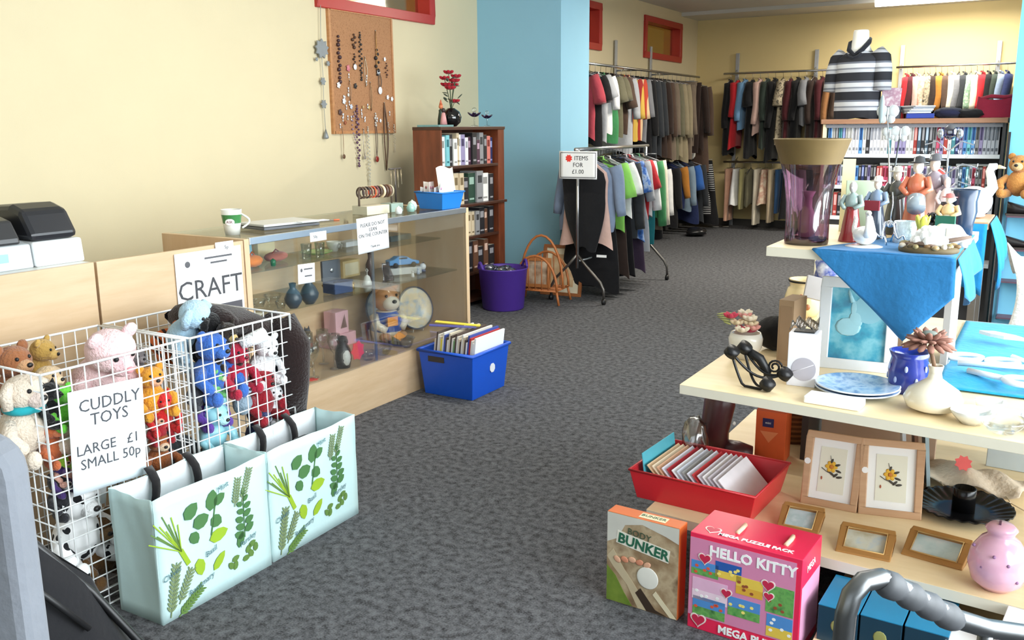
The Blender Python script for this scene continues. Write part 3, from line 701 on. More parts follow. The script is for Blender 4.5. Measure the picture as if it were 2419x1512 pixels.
def plush(name, label, loc, s, col, rot=(0, 0, 0), belly=None, ear='round', muzzle=None, nose=(30, 28, 28), material=None, group=None, limbs=True, flat=1.0, extra=None):
    """soft toy sitting up, s = half the body height"""
    t = thing(name, label, 'soft toy', loc, rot=rot, group=group)
    m = material or plushm(col); b2 = plushm(belly or [min(255, v+25) for v in col]); mz = plushm(muzzle or belly or [min(255, v+30) for v in col])
    bd = MB().ell((0, 0, 0), (s*.8*flat, s*.85, s), 16, wob=.06, seed=int(s*1e4)+int(col[0]))
    if limbs:
        for q in (-1, 1):
            bd.tube([(s*.1, q*s*.75, s*.45), (s*.5, q*s*1.15, s*.05), (s*.85, q*s*1.0, -s*.25)], [s*.28, s*.30, s*.26], 10)
            bd.ell((s*.85, q*s*1.0, -s*.28), s*.28, 10)
            bd.tube([(s*.2, q*s*.55, -s*.7), (s*.8, q*s*.8, -s*.8), (s*1.2, q*s*.85, -s*.75)], [s*.34, s*.34, s*.30], 10)
            bd.ell((s*1.22, q*s*.85, -s*.72), (s*.26, s*.30, s*.36), 10)
    bd.build('body', m, t)
    hd = MB().ell((s*.12, 0, s*1.45), (s*.70, s*.78, s*.68), 16, wob=.05, seed=3)
    hd.build('head', m, t)
    for q in (-1, 1):
        e = MB()
        if ear == 'round': e.ell((s*.05, q*s*.62, s*2.0), (s*.16, s*.28, s*.28), 10)
        elif ear == 'flop': e.tube([(s*.1, q*s*.55, s*1.9), (s*.2, q*s*.88, s*1.6), (s*.25, q*s*.85, s*1.05)], [s*.16, s*.24, s*.18], 8)
        elif ear == 'long': e.tube([(0, q*s*.3, s*2.0), (-s*.1, q*s*.42, s*2.6), (-s*.2, q*s*.45, s*3.0)], [s*.14, s*.22, s*.10], 8)
        else: e.cyl((0, q*s*.42, s*1.9), (0, q*s*.55, s*2.35), s*.24, s*.03, 10)
        e.build('ear', m, t)
    MB().ell((s*.72, 0, s*1.28), (s*.36, s*.40, s*.32), 12).build('muzzle', mz, t)
    f = MB().ell((s*1.05, 0, s*1.38), (s*.10, s*.15, s*.11), 8).build('nose', mat(nose, .4), t)
    for q in (-1, 1): MB().ell((s*.70, q*s*.30, s*1.66), s*.09, 8).build('eye', BLACK, t)
    if extra: extra(t, s)
    return t
def scarf(col):
    def f(t, s):
        pts = [(s*.12+s*.55*cos(a), s*.62*sin(a), s*.92) for a in [2*pi*k/14 for k in range(14)]]
        MB().tube(pts, s*.17, 7, closed=True).build('scarf', fabric(col), t)
    return f
def inA(px, py, x): return onX(px, py, x)
DALM = spots('dalmatian_plush', (236, 236, 236), (20, 20, 24), 26, .34, .95)
COWM = spots('brown_white_plush', (44, 30, 28), (236, 236, 236), 5, .16, .95)
# (label, name, px, py, x plane, size, colour, rot, options)
TA = [
 ('teddy_bear', 'mid brown teddy bear at the left back of the sign basket', 32, 905, -2.80, .075, (150, 96, 62), (0, 0, .2), dict(muzzle=(196, 150, 110))),
 ('soft_toy_duck', 'mustard yellow plush head behind the pink hippo', 88, 862, -2.84, .055, (196, 158, 84), (0, .2, .6), dict(limbs=False)),
 ('soft_toy_rabbit', 'beige plush rabbit left of the pink hippo', 112, 930, -2.66, .055, (206, 178, 140), (0, 0, .4), dict(ear='flop')),
 ('soft_toy_dog', 'cream plush dog with black nose and teal scarf in the sign basket', 52, 985, -2.61, .082, (222, 206, 188), (0, .05, .25), dict(ear='flop', muzzle=(234, 214, 204), extra=scarf((40, 160, 170)))),
 ('soft_toy_hippo', 'large pale pink plush hippo on top of the sign basket', 228, 868, -2.68, .105, (240, 204, 206), (.1, .55, .1), dict(muzzle=(240, 200, 204), nose=(216, 150, 156), belly=(240, 206, 208))),
 ('soft_toy_cat', 'black plush cat at the corner of the sign basket', 118, 955, -2.575, .042, (26, 26, 28), (0, 0, .3), dict(ear='cat')),
 ('soft_toy_frog', 'lime green plush frog behind the left edge of the sign', 147, 962, -2.565, .042, (110, 206, 70), (0, 0, 0), dict(limbs=True)),
 ('soft_toy_mouse', 'small grey plush mouse at the right of the pink hippo', 325, 868, -2.74, .04, (120, 114, 116), (0, 0, 0), {}),
 ('soft_toy_lion', 'orange and yellow plush lion behind the right edge of the sign', 358, 925, -2.585, .055, (226, 158, 52), (0, 0, -.2), dict(muzzle=(240, 178, 140))),
 ('soft_toy_parrot', 'red plush parrot below the orange lion', 380, 970, -2.575, .045, (204, 44, 44), (0, .2, -.3), dict(ear='cat', nose=(240, 200, 60))),
 ('soft_toy_doll', 'peach faced rag doll in dark red at the right of the sign', 372, 1010, -2.575, .035, (160, 36, 46), (0, 0, -.2), dict(muzzle=(240, 190, 160))),
 ('soft_toy_fox', 'rusty brown plush fox low behind the right edge of the sign', 375, 1072, -2.585, .05, (158, 92, 52), (0, .1, -.2), dict(ear='cat', muzzle=(226, 200, 170))),
 ('soft_toy_bear_cub', 'orange brown bear cub below the teal scarf dog', 120, 1045, -2.575, .045, (184, 98, 60), (0, 0, .2), {}),
 ('soft_toy_caterpillar', 'yellow green plush caterpillar left of the sign', 147, 1080, -2.565, .036, (160, 214, 70), (0, 0, 0), dict(limbs=False)),
 ('soft_toy_pig', 'small peach pink pig below the yellow green caterpillar', 150, 1108, -2.565, .030, (232, 178, 160), (0, 0, 0), {}),
 ('soft_toy_bat', 'purple plush bat left of the sign', 147, 1128, -2.565, .034, (72, 52, 110), (0, 0, 0), dict(ear='cat')),
 ('soft_toy_badger', 'black and white plush badger below the purple bat', 140, 1168, -2.575, .045, (40, 40, 44), (0, 0, .2), dict(muzzle=(230, 230, 226))),
 ('soft_toy_dalmatian', 'large spotted dalmatian plush at the bottom of the sign basket', 180, 1235, -2.60, .088, (230, 230, 230), (0, .1, .1), dict(material=DALM, ear='flop', muzzle=(236, 236, 236))),
 ('soft_toy_monkey', 'dark brown plush monkey at the bottom right of the sign basket', 232, 1290, -2.60, .07, (104, 74, 42), (0, 0, 0), {}),
 ('soft_toy_penguin', 'dark grey plush penguin behind the white grid right of the sign', 402, 1040, -2.63, .06, (52, 56, 58), (0, 0, 0), dict(ear='round', muzzle=(220, 220, 214))),
]
TB = [
 ('soft_toy_lamb', 'pale blue fluffy plush lamb on top of the far wire basket', 432, 772, -2.72, .078, (176, 208, 228), (.2, .5, .4), dict(ear='flop')),
 ('soft_toy_tiger', 'orange striped plush tiger lying behind the pale blue lamb', 385, 790, -2.84, .055, (190, 92, 46), (0, .9, 1.0), dict(material=stripes('tiger_plush', [(200, 98, 46), (50, 30, 24)], 'Z', .035, .95, [0, .7]))),
 ('soft_toy_dog', 'black plush dog on top of the far wire basket', 482, 800, -2.66, .066, (22, 21, 22), (0, .3, .3), dict(ear='flop', muzzle=(40, 36, 34))),
 ('soft_toy_terrier', 'dark brown and tan plush terrier behind the top wire', 520, 808, -2.58, .052, (44, 36, 30), (0, .4, .1), dict(ear='cat', muzzle=(196, 170, 110))),
 ('soft_toy_elephant', 'bright blue plush elephant at the front of the far basket', 495, 862, -2.585, .078, (62, 108, 190), (0, .1, .1), dict(ear='round', muzzle=(70, 116, 196))),
 ('soft_toy_robin', 'crimson plush robin beside the blue elephant', 552, 868, -2.57, .062, (176, 38, 62), (0, .1, 0), dict(ear='round', muzzle=(170, 36, 58), nose=(90, 20, 30))),
 ('soft_toy_polar_bear', 'pure white plush polar bear at the front of the far basket', 618, 845, -2.575, .06, (244, 246, 248), (0, .3, -.1), dict(muzzle=(244, 246, 248))),
 ('soft_toy_reindeer', 'dark red plush reindeer below the white polar bear', 612, 930, -2.58, .066, (150, 30, 42), (0, .1, 0), dict(muzzle=(140, 30, 40))),
 ('soft_toy_snowman', 'grey and pale blue plush snowman between crimson robin and dark red reindeer', 572, 940, -2.565, .045, (150, 170, 186), (0, 0, 0), dict(limbs=False)),
 ('soft_toy_dinosaur', 'small green and cream plush dinosaur below the blue elephant', 505, 905, -2.56, .034, (120, 196, 120), (0, .3, .5), dict(muzzle=(222, 222, 180))),
 ('soft_toy_hedgehog', 'dark grey plush hedgehog at the front left of the far basket', 462, 925, -2.575, .042, (72, 74, 80), (0, 0, 0), dict(muzzle=(150, 150, 150))),
 ('soft_toy_octopus', 'violet plush octopus below the dark grey hedgehog', 488, 958, -2.57, .052, (92, 60, 150), (0, 0, 0), dict(ear='round')),
 ('soft_toy_fish', 'light aqua satin plush fish low in the far basket', 500, 1010, -2.565, .062, (150, 206, 218), (0, .2, .1), dict(material=mat((150, 206, 218), .35, var=.15, scale=30), ear='round', muzzle=(176, 220, 228))),
 ('soft_toy_husky', 'white and grey plush husky at the lower right of the far basket', 645, 955, -2.575, .05, (226, 228, 232), (0, 0, -.2), dict(ear='cat')),
 ('soft_toy_whale', 'navy blue plush whale low on the right of the far basket', 610, 1010, -2.585, .062, (40, 52, 96), (0, 0, 0), dict(limbs=False)),
 ('soft_toy_seal', 'slate grey plush seal between white husky and brown pony', 655, 905, -2.60, .05, (66, 82, 100), (0, 0, -.1), dict(limbs=False)),
 ('soft_toy_panda', 'black plush panda at the bottom left of the far basket', 500, 1060, -2.60, .055, (30, 30, 32), (0, 0, 0), dict(muzzle=(230, 230, 230))),
]
for nm, lab, px, py, xp, s, col, rot, kw in TA+TB:
    p = onX(px, py, xp)
    plush(nm, lab, (p.x, p.y, p.z-s*.5), s, col, rot, **kw)
# big dark brown plush pony slung over the far corner of the basket
t = thing('soft_toy_pony', 'big dark brown and white plush pony slung over the far end of the wire basket', 'soft toy', (-2.72, 2.37, .745))
PB_ = plushm((38, 26, 25)); PW = plushm((232, 234, 236))
def pony(u, v):
    a = 2*pi*u
    x = -.02+.20*sin(a)*(1-.15*v); y = -.10+.28*v
    z = .0+.07*cos(a)*(1-.4*(2*v-1)**2)+.045*(1-v)-.04*v*v
    return (x, y, z)
MB().grid(pony, 18, 10, wrap=True).build('body', PB_, t)
MB().ell((.0, -.10, .05), (.19, .06, .07), 12).build('end_cushion', PB_, t)
MB().tube([(.15, .15, .02), (.20, .165, -.08), (.19, .165, -.22), (.18, .16, -.36)], [.06, .065, .06, .05], 12).build('leg', PB_, t)
MB().tube([(.05, .17, .02), (.12, .185, -.08), (.13, .185, -.24), (.12, .18, -.34)], [.05, .055, .055, .05], 12).build('leg', PB_, t)
MB().tube([(.19, -.10, -.02), (.215, .0, .0)], [.022, .028], 10).build('white_patch', PW, t)
MB().tube([(.20, .18, .0), (.225, .19, -.12), (.21, .19, -.26)], [.012, .018, .012], 8).build('white_trim', PW, t)

# sign on the near basket
c = [onX(158, 935, -2.482), onX(322, 888, -2.482), onX(360, 1120, -2.482), onX(175, 1168, -2.482)]
ctr = sum(c, Vector())/4; xd = (c[1]-c[0]+c[2]-c[3]); yd = (c[0]-c[3]+c[1]-c[2])
w_, h_ = xd.length/2, yd.length/2
SG = mat((70, 72, 78), .7)
sheet_thing('sign', 'white laminated cuddly toys price sign on the near wire basket', 'sign', ctr, xd, yd, w_, h_,
   [('CUDDLY', .054, .01, h_*.335, SG), ('TOYS', .054, .006, h_*.19, SG), ('LARGE', .046, -.045, -h_*.085, SG), ('£1', .046, .085, -h_*.085, SG), ('SMALL 50p', .046, .005, -h_*.225, SG)], col=(236, 244, 250), curl=.0)

# ------------------------------------------------------------------ herb shopping bags
MINT = mat((200, 228, 228), .55, var=.05, scale=10, bump=.25, bscale=9); INSIDE = mat((222, 226, 230), .5, var=.08, scale=12, bump=.4, bscale=10)
STRAP = fabric((30, 28, 30))
G1, G2, G3, G4 = mat((72, 118, 66), .7), mat((150, 182, 40), .7), mat((120, 138, 96), .7), mat((96, 130, 60), .7)
HINK = mat((84, 120, 128), .8)
def leaf(mb, x, y, L, W, a):
    M = Matrix.Translation((x, y, 0)) @ Matrix.Rotation(a, 4, 'Z')
    poly = [(-L/2, 0), (-L*.3, W*.42), (0, W/2), (L*.3, W*.34), (L/2, 0), (L*.3, -W*.34), (0, -W/2), (-L*.3, -W*.42)]
    mb.add([(p[0], p[1], 0) for p in poly], [tuple(range(8))], False, M)
def stroke(mb, pts, w):
    for (x0, y0), (x1, y1) in zip(pts, pts[1:]):
        d = Vector((x1-x0, y1-y0, 0)); n = Vector((-d.y, d.x, 0)).normalized()*w/2
        mb.add([(x0-n.x, y0-n.y, 0), (x1-n.x, y1-n.y, 0), (x1+n.x, y1+n.y, 0), (x0+n.x, y0+n.y, 0)], [(0, 1, 2, 3)])
def sprig(mb, x, y, L, a, n, lw):
    ca, sa = cos(a), sin(a)
    stroke(mb, [(x, y), (x+L*ca, y+L*sa)], .003)
    for k in range(n):
        f = .12+.86*k/n; px, py = x+L*f*ca, y+L*f*sa
        for q in (-1, 1): leaf(mb, px+.010*cos(a+q*.9), py+.010*sin(a+q*.9), lw, lw*.30, a+q*.75)
def herb_bag(y0, y1, xb, label, rz):
    W = y1-y0; Hh = .41; D = .20
    t = thing('shopping_bag', label, 'bag', (xb, (y0+y1)/2, 0), rz)
    def wall(pa, pb, name, m, bulge=0.0):
        A, B = Vector(pa), Vector(pb); d = (B-A); n = Vector((d.y, -d.x, 0)).normalized()
        def f(u, v):
            p = A.lerp(B, u); q = bulge*sin(pi*u)*sin(pi*v)+.0025*sin(u*17+v*9)*v
            return (p.x+n.x*q, p.y+n.y*q, Hh*v+.004*sin(u*7)*v)
        return MB().grid(f, 14, 10).build(name, m, t, solid=.0016)
    fr = wall((0, -W/2, 0), (0, W/2, 0), 'front_panel', MINT)
    wall((-D, W/2, 0), (-D, -W/2, 0), 'back_panel', MINT)
    wall((-D, -W/2, 0), (0, -W/2, 0), 'side_panel', MINT, -.012); wall((0, W/2, 0), (-D, W/2, 0), 'side_panel', MINT, -.012)
    MB().bb((-D, -W/2, .002), (0, W/2, .006)).build('base', MINT, t)
    MB().grid(lambda u, v: (-D+.004+.002*sin(9*u), (u-.5)*(W-.01), .03+.375*v), 10, 6).build('lining', INSIDE, t, solid=.001)
    for q in (-.085, .085):
        MB().grid(lambda u, v: (-D+.012+.02*sin(pi*v)-(.03 if v > .8 else 0)*(v-.8)*5, q+(u-.5)*.032+.03*(v-.5)*(1 if q < 0 else -.3), .27+.155*v), 2, 8).build('strap', STRAP, t, solid=.002)
    M = frame_M((.0045, -.005, Hh/2+.012), (0, 1, 0), (0, 0, 1)) @ Matrix.Diagonal((1.2, 1.16, 1, 1))
    def motif(name, mats, fn):
        mb = MB(); fn(mb); o = mb.build(name, mats, t, solid=.0008); o.matrix_local = M; return o
    s = W/.46
    def chives(mb):
        for k in range(11): mb.m(k % 2); stroke(mb, [(-.115, -.005), (-.135+.0115*(k-5)*.8-.03, .075+.02*(k % 3)-.004*abs(k-5))], .0032)
        mb.m(0); stroke(mb, [(-.117, .0), (-.095, -.05)], .014)
    motif('printed_chives', [G2, G4], chives)
    def basil(mb):
        for x, y, L, W_, a in ((-.075, .095, .055, .04, .7), (-.005, .10, .06, .04, 1.3), (.02, .095, .045, .03, .5), (-.045, .055, .055, .042, .3), (.005, .035, .042, .038, -.6), (-.07, .015, .04, .032, -1.1)): leaf(mb, x, y, L, W_, a)
        stroke(mb, [(-.015, .0), (-.003, .05), (.005, .085)], .004)
    def yellow(mb):
        mb.m(1)
        for x, y, L, W_, a in ((.01, -.008, .065, .038, .15), (-.06, -.075, .052, .034, -1.45), (.005, -.085, .06, .026, .8)): leaf(mb, x, y, L, W_, a)
    motif('printed_basil', [G1, G2], basil); motif('printed_yellow_leaves', [G1, G2], yellow)
    def mint(mb):
        for k in range(5):
            for q in (-1, 1): leaf(mb, .10+q*(.019-.002*k)+.004*(k % 2), -.035+.023*k+.006*q, .036-.003*k, .024-.002*k, pi/2-q*(1.05+.15*(k % 2)))
        stroke(mb, [(.10, -.055), (.104, .075)], .003); leaf(mb, .104, .085, .026, .014, 1.5)
        leaf(mb, .085, -.055, .05, .026, 1.2)
    motif('printed_mint', [G1], mint)
    motif('printed_thyme', [G3], lambda mb: (sprig(mb, .072, .05, .085, 1.35, 9, .016), sprig(mb, .098, .055, .10, 1.2, 10, .016)))
    motif('printed_rosemary', [G3, G4], lambda mb: (sprig(mb, -.165, -.175, .15, 1.35, 11, .024), sprig(mb, -.135, -.15, .10, 1.05, 8, .02), mb.m(1), sprig(mb, -.14, -.185, .10, .55, 9, .022)))
    motif('printed_parsley', [G4], lambda mb: [leaf(mb, x, y, .028, .018, a) for x, y, a in ((.062, -.105, .3), (.045, -.12, 2.2), (.06, -.125, 1.2), (.11, -.095, 1.0), (.125, -.085, .4), (.118, -.112, 2.0), (.10, -.12, .1), (.137, -.10, 1.4))])
    sh = Matrix(((1, .25, 0, 0), (0, 1, 0, 0), (0, 0, 1, 0), (0, 0, 0, 1)))
    for txt, x, y in (('Chives', -.15, -.055), ('Basil', -.02, -.045), ('Rosemary', -.06, -.125), ('Mint', .035, .125), ('Parsley', .11, -.065)):
        o = lettering(t, 'printed_word', txt, .022, HINK, M @ Matrix.Translation((x, y, .002)) @ Matrix.Rotation(.25, 4, 'Z'), thick=.0002)
        o.data.transform(sh)
    return t
herb_bag(1.625, 2.085, -2.24, 'nearer mint green herb print shopping bag beside the wire baskets', .01)
herb_bag(2.10, 2.575, -2.255, 'farther mint green herb print shopping bag, touching the display cabinet end', .03)
tag(MB().ell((0, 0, 0), (.07, .17, .05), 16, wob=.25, seed=5).build('folded_garment', fabric((34, 30, 38)), loc=(-2.36, 2.40, .30)), 'black garment stuffed inside the farther herb bag', 'garment')
tag(MB().box((0, 0, 0), (.02, .16, .20)).build('book', mat((70, 56, 104), .5), loc=(-2.375, 2.19, .215), rot=(.05, -.15, 0), bevel=.002), 'dark purple book standing in the farther herb bag', 'book')

# ------------------------------------------------------------------ black holdall and grey chair at the left edge
t = thing('holdall', 'slumped black holdall on the floor in front of the near wire basket', 'bag', (-2.13, 1.17, 0), radians(-28))
BK = fabric((33, 33, 36), .1)
def hold(u, v):
    a = 2*pi*u; k = (1-v)**.55
    wx, wy = .17*k+.012, .32*(1-.55*v)*1.0
    fold = 1+.05*sin(a*5+v*6)*(1-v)
    y = wy*sin(a)*fold; x = wx*cos(a)*fold
    z = (.60-.34*max(0, (y/.32+.25)))*v
    return (x, y, max(0, z))
MB().grid(hold, 28, 12, wrap=True).build('body', BK, t)
MB().tube([(.0, -.12, .60), (.0, .0, .52), (.02, .14, .33), (.05, .26, .13), (.06, .30, .03)], .011, 6).build('piping', mat((20, 20, 22), .4), t)
MB().tube([(.03, -.14, .58), (.08, -.08, .52), (.11, .04, .38), (.10, .12, .27)], .008, 6).build('handle', mat((24, 24, 26), .5), t)
t = thing('chair', 'grey fabric padded chair at the left edge, beside the black holdall', 'chair', (-1.545, .512, 0), radians(25))
GF = fabric((122, 126, 134), .08); 
def pad(w, h, th, r):
    pts = []
    for cx_, cy_, a0 in ((w/2-r, h/2-r, 0), (-w/2+r, h/2-r, 90), (-w/2+r, -h/2+r, 180), (w/2-r, -h/2+r, 270)):
        for k in range(6): a = radians(a0+18*k); pts.append((cx_+r*cos(a), cy_+r*sin(a)))
    return pts
MB().prism(pad(.46, .50, 0, .07), -.035, .035, Matrix.Translation((0, .20, .765)) @ Matrix.Rotation(radians(90), 4, 'X')).build('backrest', GF, t, bevel=.018)
MB().prism(pad(.47, .46, 0, .06), -.035, .04, Matrix.Translation((0, -.03, .46))).build('seat', GF, t, bevel=.015)
for sx in (-.2, .2):
    for sy in (-.22, .2): MB().tube([(sx, sy, 0), (sx*.95, sy*.95, .43)], .013, 10).build('leg', mat((60, 60, 62), .4), t)
    MB().tube([(sx*.95, .20, .40), (sx*.95, .215, .60)], .012, 8).build('back_support', mat((60, 60, 62), .4), t)
# ================================================================== cork board and jewellery on the left wall
CORK = mottled('cork', [(150, 104, 70), (178, 130, 92), (160, 114, 78)], 60, .9, .1)
WX = XL
t = thing('cork_board', 'cork notice board of jewellery on the yellow wall under the red window', 'board', (WX, 0, 0))
c = [onX(778, 20, WX+.02), onX(921, 38, WX+.02), onX(934, 311, WX+.02), onX(790, 313, WX+.02)]
ya, yb, za, zb = (c[0].y+c[3].y)/2, (c[1].y+c[2].y)/2, 1.475, 2.385
MB().bb((.001, ya, za), (.018, yb, zb)).build('cork', CORK, t)
FRM = wood('board_frame', (176, 120, 76), (194, 140, 92))
mb = MB()
for a, b_ in (((.0, ya-.018, za-.018), (.026, ya+.006, zb+.018)), ((.0, yb-.006, za-.018), (.026, yb+.012, zb+.018)), ((.0, ya, za-.018), (.026, yb, za+.004)), ((.0, ya, zb-.004), (.026, yb, zb+.018))): mb.bb(a, b_)
mb.build('frame', FRM, t)
JX = WX+.026
def necklace(px, py0, py1, col, label, w=.022, r=.003, pend=None, beads=False, metal=False):
    a = onX(px, py0, JX); b_ = onX(px, py1, JX); h = a.z-b_.z
    t = thing('necklace', label, 'necklace', (JX, a.y, a.z), group='jewellery on the cork board')
    pts = [(.002+.004*sin(pi*k/12), w*sin(pi*k/12)*(1 if k < 99 else 1), -h*k/12) for k in range(13)]
    pts2 = [(p[0]+.003, -p[1]*.7, p[2]) for p in pts]
    m = metalm(col, .35) if metal else mat(col, .4)
    mb = MB()
    if beads:
        n = max(6, int(h/(r*2.4)))
        for k in range(n):
            f = k/(n-1); mb.ell((.004, w*sin(pi*f)*(1 if k % 2 else -1), -h*f), r*(1+.25*(k % 3)), 6)
        mb.build('beads', m, t)
    else:
        mb.tube(pts+pts2[::-1][1:-1], r, 5, closed=True).build('chain', m, t)
    MB().cyl((0, 0, .002), (.006, 0, .002), .004, n=6).build('pin', mat((210, 210, 205), .3, metal=.8), t)
    if pend:
        MB().ell((.008, 0, -h), (.006, pend[1], pend[1]*1.2), 10).build('pendant', mat(pend[0], .25), t)
NL = [
 (798, 86, 193, (72, 48, 52), 'thick dark plum bead necklace at the left of the cork board', dict(beads=True, r=.011, w=.008)),
 (835, 82, 112, (84, 60, 48), 'short brown bead necklace near the top left of the cork board', dict(beads=True, r=.009, w=.018)),
 (836, 128, 158, (60, 44, 40), 'dark choker with a white shell pendant on the cork board', dict(beads=True, r=.007, w=.008, pend=((236, 238, 240), .02))),
 (849, 77, 188, (52, 50, 50), 'long dark chain between the plum beads and the gold chain', dict(beads=True, r=.007, w=.012)),
 (861, 135, 205, (170, 160, 140), 'fine silver chain in the middle of the cork board', dict(metal=True, r=.0025)),
 (886, 73, 172, (150, 112, 70), 'gold chain hung highest on the cork board', dict(metal=True, r=.003, w=.008)),
 (889, 118, 176, (44, 40, 42), 'chunky black necklace cluster on the gold chain side of the board', dict(beads=True, r=.011, w=.018)),
 (895, 170, 214, (60, 54, 52), 'black cord with a white butterfly pendant', dict(pend=((240, 242, 246), .026), r=.003)),
 (842, 250, 392, (96, 66, 92), 'long purple bead necklace hanging below the cork board', dict(beads=True, r=.008, w=.014)),
 (836, 265, 330, (150, 128, 150), 'pale mauve bead necklace beside the long purple one', dict(beads=True, r=.006, w=.03)),
 (868, 300, 436, (190, 186, 172), 'clear bead necklace hanging lowest from the cork board', dict(beads=True, r=.006, w=.012)),
 (858, 305, 372, (170, 160, 150), 'silver cross chain below the board', dict(metal=True, r=.0025, pend=((150, 140, 130), .014))),
 (886, 280, 376, (84, 62, 50), 'brown cord with round red pendant below the board', dict(r=.003, w=.014, pend=((142, 50, 40), .022))),
 (907, 243, 402, (92, 64, 44), 'thick brown leather cord necklace hanging below the board', dict(r=.0055, w=.03)),
 (808, 300, 370, (150, 120, 90), 'thin chain with brown teardrop pendant at the lower left of the board', dict(r=.0018, w=.004, pend=((110, 80, 60), .016))),
 (916, 290, 330, (206, 200, 190), 'pearl strand at the lower right edge of the board', dict(beads=True, r=.005, w=.012)),
 (930, 295, 358, (214, 206, 190), 'thin pearl strand outermost on the right of the board', dict(beads=True, r=.004, w=.01)),
 (825, 190, 238, (150, 120, 96), 'small bronze chain on the left half of the board', dict(metal=True, r=.0025, w=.012)),
 (874, 195, 262, (140, 112, 84), 'bronze chain in the centre of the board', dict(metal=True, r=.0025, w=.012)),
 (912, 150, 182, (90, 60, 50), 'short dark red bead loop near the right edge of the board', dict(beads=True, r=.006, w=.012)),
 (886, 268, 296, (200, 196, 190), 'white pearl drop in the lower middle of the board', dict(beads=True, r=.008, w=.006)),
]
for px, a, b_, col, lab, kw in NL: necklace(px, a, b_, col, lab, **kw)
for i, (px, py, col, r, lab) in enumerate(((822, 161, (206, 120, 130), .024, 'pink flower brooch on the cork board'), (908, 140, (238, 240, 242), .016, 'white drop earring near the right top of the board'), (799, 201, (236, 238, 236), .022, 'white leaf earring at the left edge of the board'),
   (812, 239, (222, 226, 232), .022, 'silver white flower brooch on the left of the board'), (829, 252, (206, 212, 226), .018, 'pale blue brooch right of the silver white flower'), (839, 203, (44, 40, 40), .020, 'black oval brooch in the middle of the board'),
   (893, 171, (200, 204, 210), .022, 'round silver brooch on the black cluster'), (915, 230, (236, 238, 242), .018, 'white round earring near the right edge, left of its pair'), (925, 234, (236, 238, 242), .018, 'white round earring at the right edge, right of its pair'),
   (803, 265, (88, 66, 66), .022, 'dark plum brooch near the lower left corner of the board'), (871, 254, (206, 180, 120), .014, 'gold brooch low in the middle of the board'), (822, 224, (220, 220, 214), .013, 'pearl earring on the left of the board, above the bronze chain'), (857, 253, (190, 160, 110), .012, 'small gold earring left of the gold brooch'), (898, 285, (228, 230, 232), .014, 'white earring at the lower right of the board'), (815, 290, (160, 90, 60), .014, 'copper earring at the bottom left of the board'))):
    p = onX(px, py, JX)
    mb = MB().ell((.004, 0, 0), (.005, r*.7, r), 10)
    for k in range(5): mb.ell((.005, r*.7*cos(k*1.257), r*.8*sin(k*1.257)), (.004, r*.35, r*.35), 6)
    tag(mb.build('brooch', mat(col, .3), loc=p), lab, 'brooch', 'jewellery on the cork board')
rr = random.Random(77); SILV = mat((226, 228, 232), .25, metal=.3)
for k in range(22):
    px, py = rr.uniform(800, 922), rr.uniform(165, 300); p = onX(px, py, JX)
    mb = MB().ell((.003, 0, 0), (.004, .008, .010), 7).ell((.003, 0, -.022), (.003, .006, .009), 7).tube([(.003, 0, .0), (.003, 0, -.02)], .0015, 4)
    tag(mb.build('earring', SILV, loc=p), 'tiny silver drop earring pinned among the necklaces on the cork board', 'earring', 'tiny silver earrings on the cork board')
# hanging sun and moon mobile
p0 = onX(757, 12, WX+.03)
t = thing('hanging_mobile', 'grey metal sun and moon mobile hanging left of the cork board', 'mobile', (WX+.03, p0.y, p0.z))
pm = lambda px, py: onX(px, py, WX+.03)-Vector((WX+.03, p0.y, p0.z))
GM = mat((140, 146, 150), .5, metal=.3)
MB().tube([(0, 0, 0), pm(758, 100), pm(764, 190), pm(765, 245), pm(770, 318)], .003, 5).build('string', mat((170, 168, 160), .6), t)
q = pm(760, 115); pl = [( .075*(1 if k % 2 else .72)*cos(k*pi/9), .075*(1 if k % 2 else .72)*sin(k*pi/9)) for k in range(18)]
MB().prism(pl, -.008, .008, Matrix.Translation(q) @ Matrix.Rotation(radians(90), 4, 'Y')).build('sun_disc', GM, t, bevel=.003)
for i, (px, py, r) in enumerate(((775, 150, .022), (763, 192, .032), (765, 246, .036), (748, 140, .016))):
    pl = [(r*(1 if k % 2 else .6)*cos(k*pi/6), r*(1 if k % 2 else .6)*sin(k*pi/6)) for k in range(12)]
    MB().prism(pl, -.004, .004, Matrix.Translation(pm(px, py)) @ Matrix.Rotation(radians(90), 4, 'Y')).build('star', GM, t)
q = pm(770, 318); MB().lathe([(.0, .05), (.022, -.02), (.018, -.03), (0, -.034)], 10, q).build('bell', GM, t)

# ------------------------------------------------------------------ bookcase
BW = wood('dark_brown_wood', (96, 46, 26), (122, 62, 36), 2.5, (6, 6, 1.2), .4); BW2 = mat((70, 40, 28), .4, var=.1)
bx0, bx1, by0, by1, bh = -4.47, -4.20, 5.94, 6.90, 1.505
t = thing('bookcase', 'dark brown wooden bookcase against the wall behind the display cabinet', 'bookcase', (0, 0, 0))
MB().bb((bx0, by0, 0), (bx1, by0+.022, bh)).build('side_panel', BW, t, bevel=.002); MB().bb((bx0, by1-.10, 0), (bx1, by1, bh)).build('side_panel', BW, t, bevel=.002)
MB().bb((bx0, by0+.022, 0), (bx0+.01, by1-.1, bh)).build('back_panel', BW2, t)
MB().bb((bx0, by0-.004, bh-.025), (bx1+.008, by1+.004, bh)).build('top', BW2, t, bevel=.002)
SHZ = [1.195, .875, .60, .29, .06]
for i, z in enumerate(SHZ): MB().bb((bx0+.01, by0+.022, z-.022), (bx1+(.02 if i == 1 else 0), by1-.1 if i != 1 else by1+.012, z)).build('shelf', BW2, t, bevel=.002)
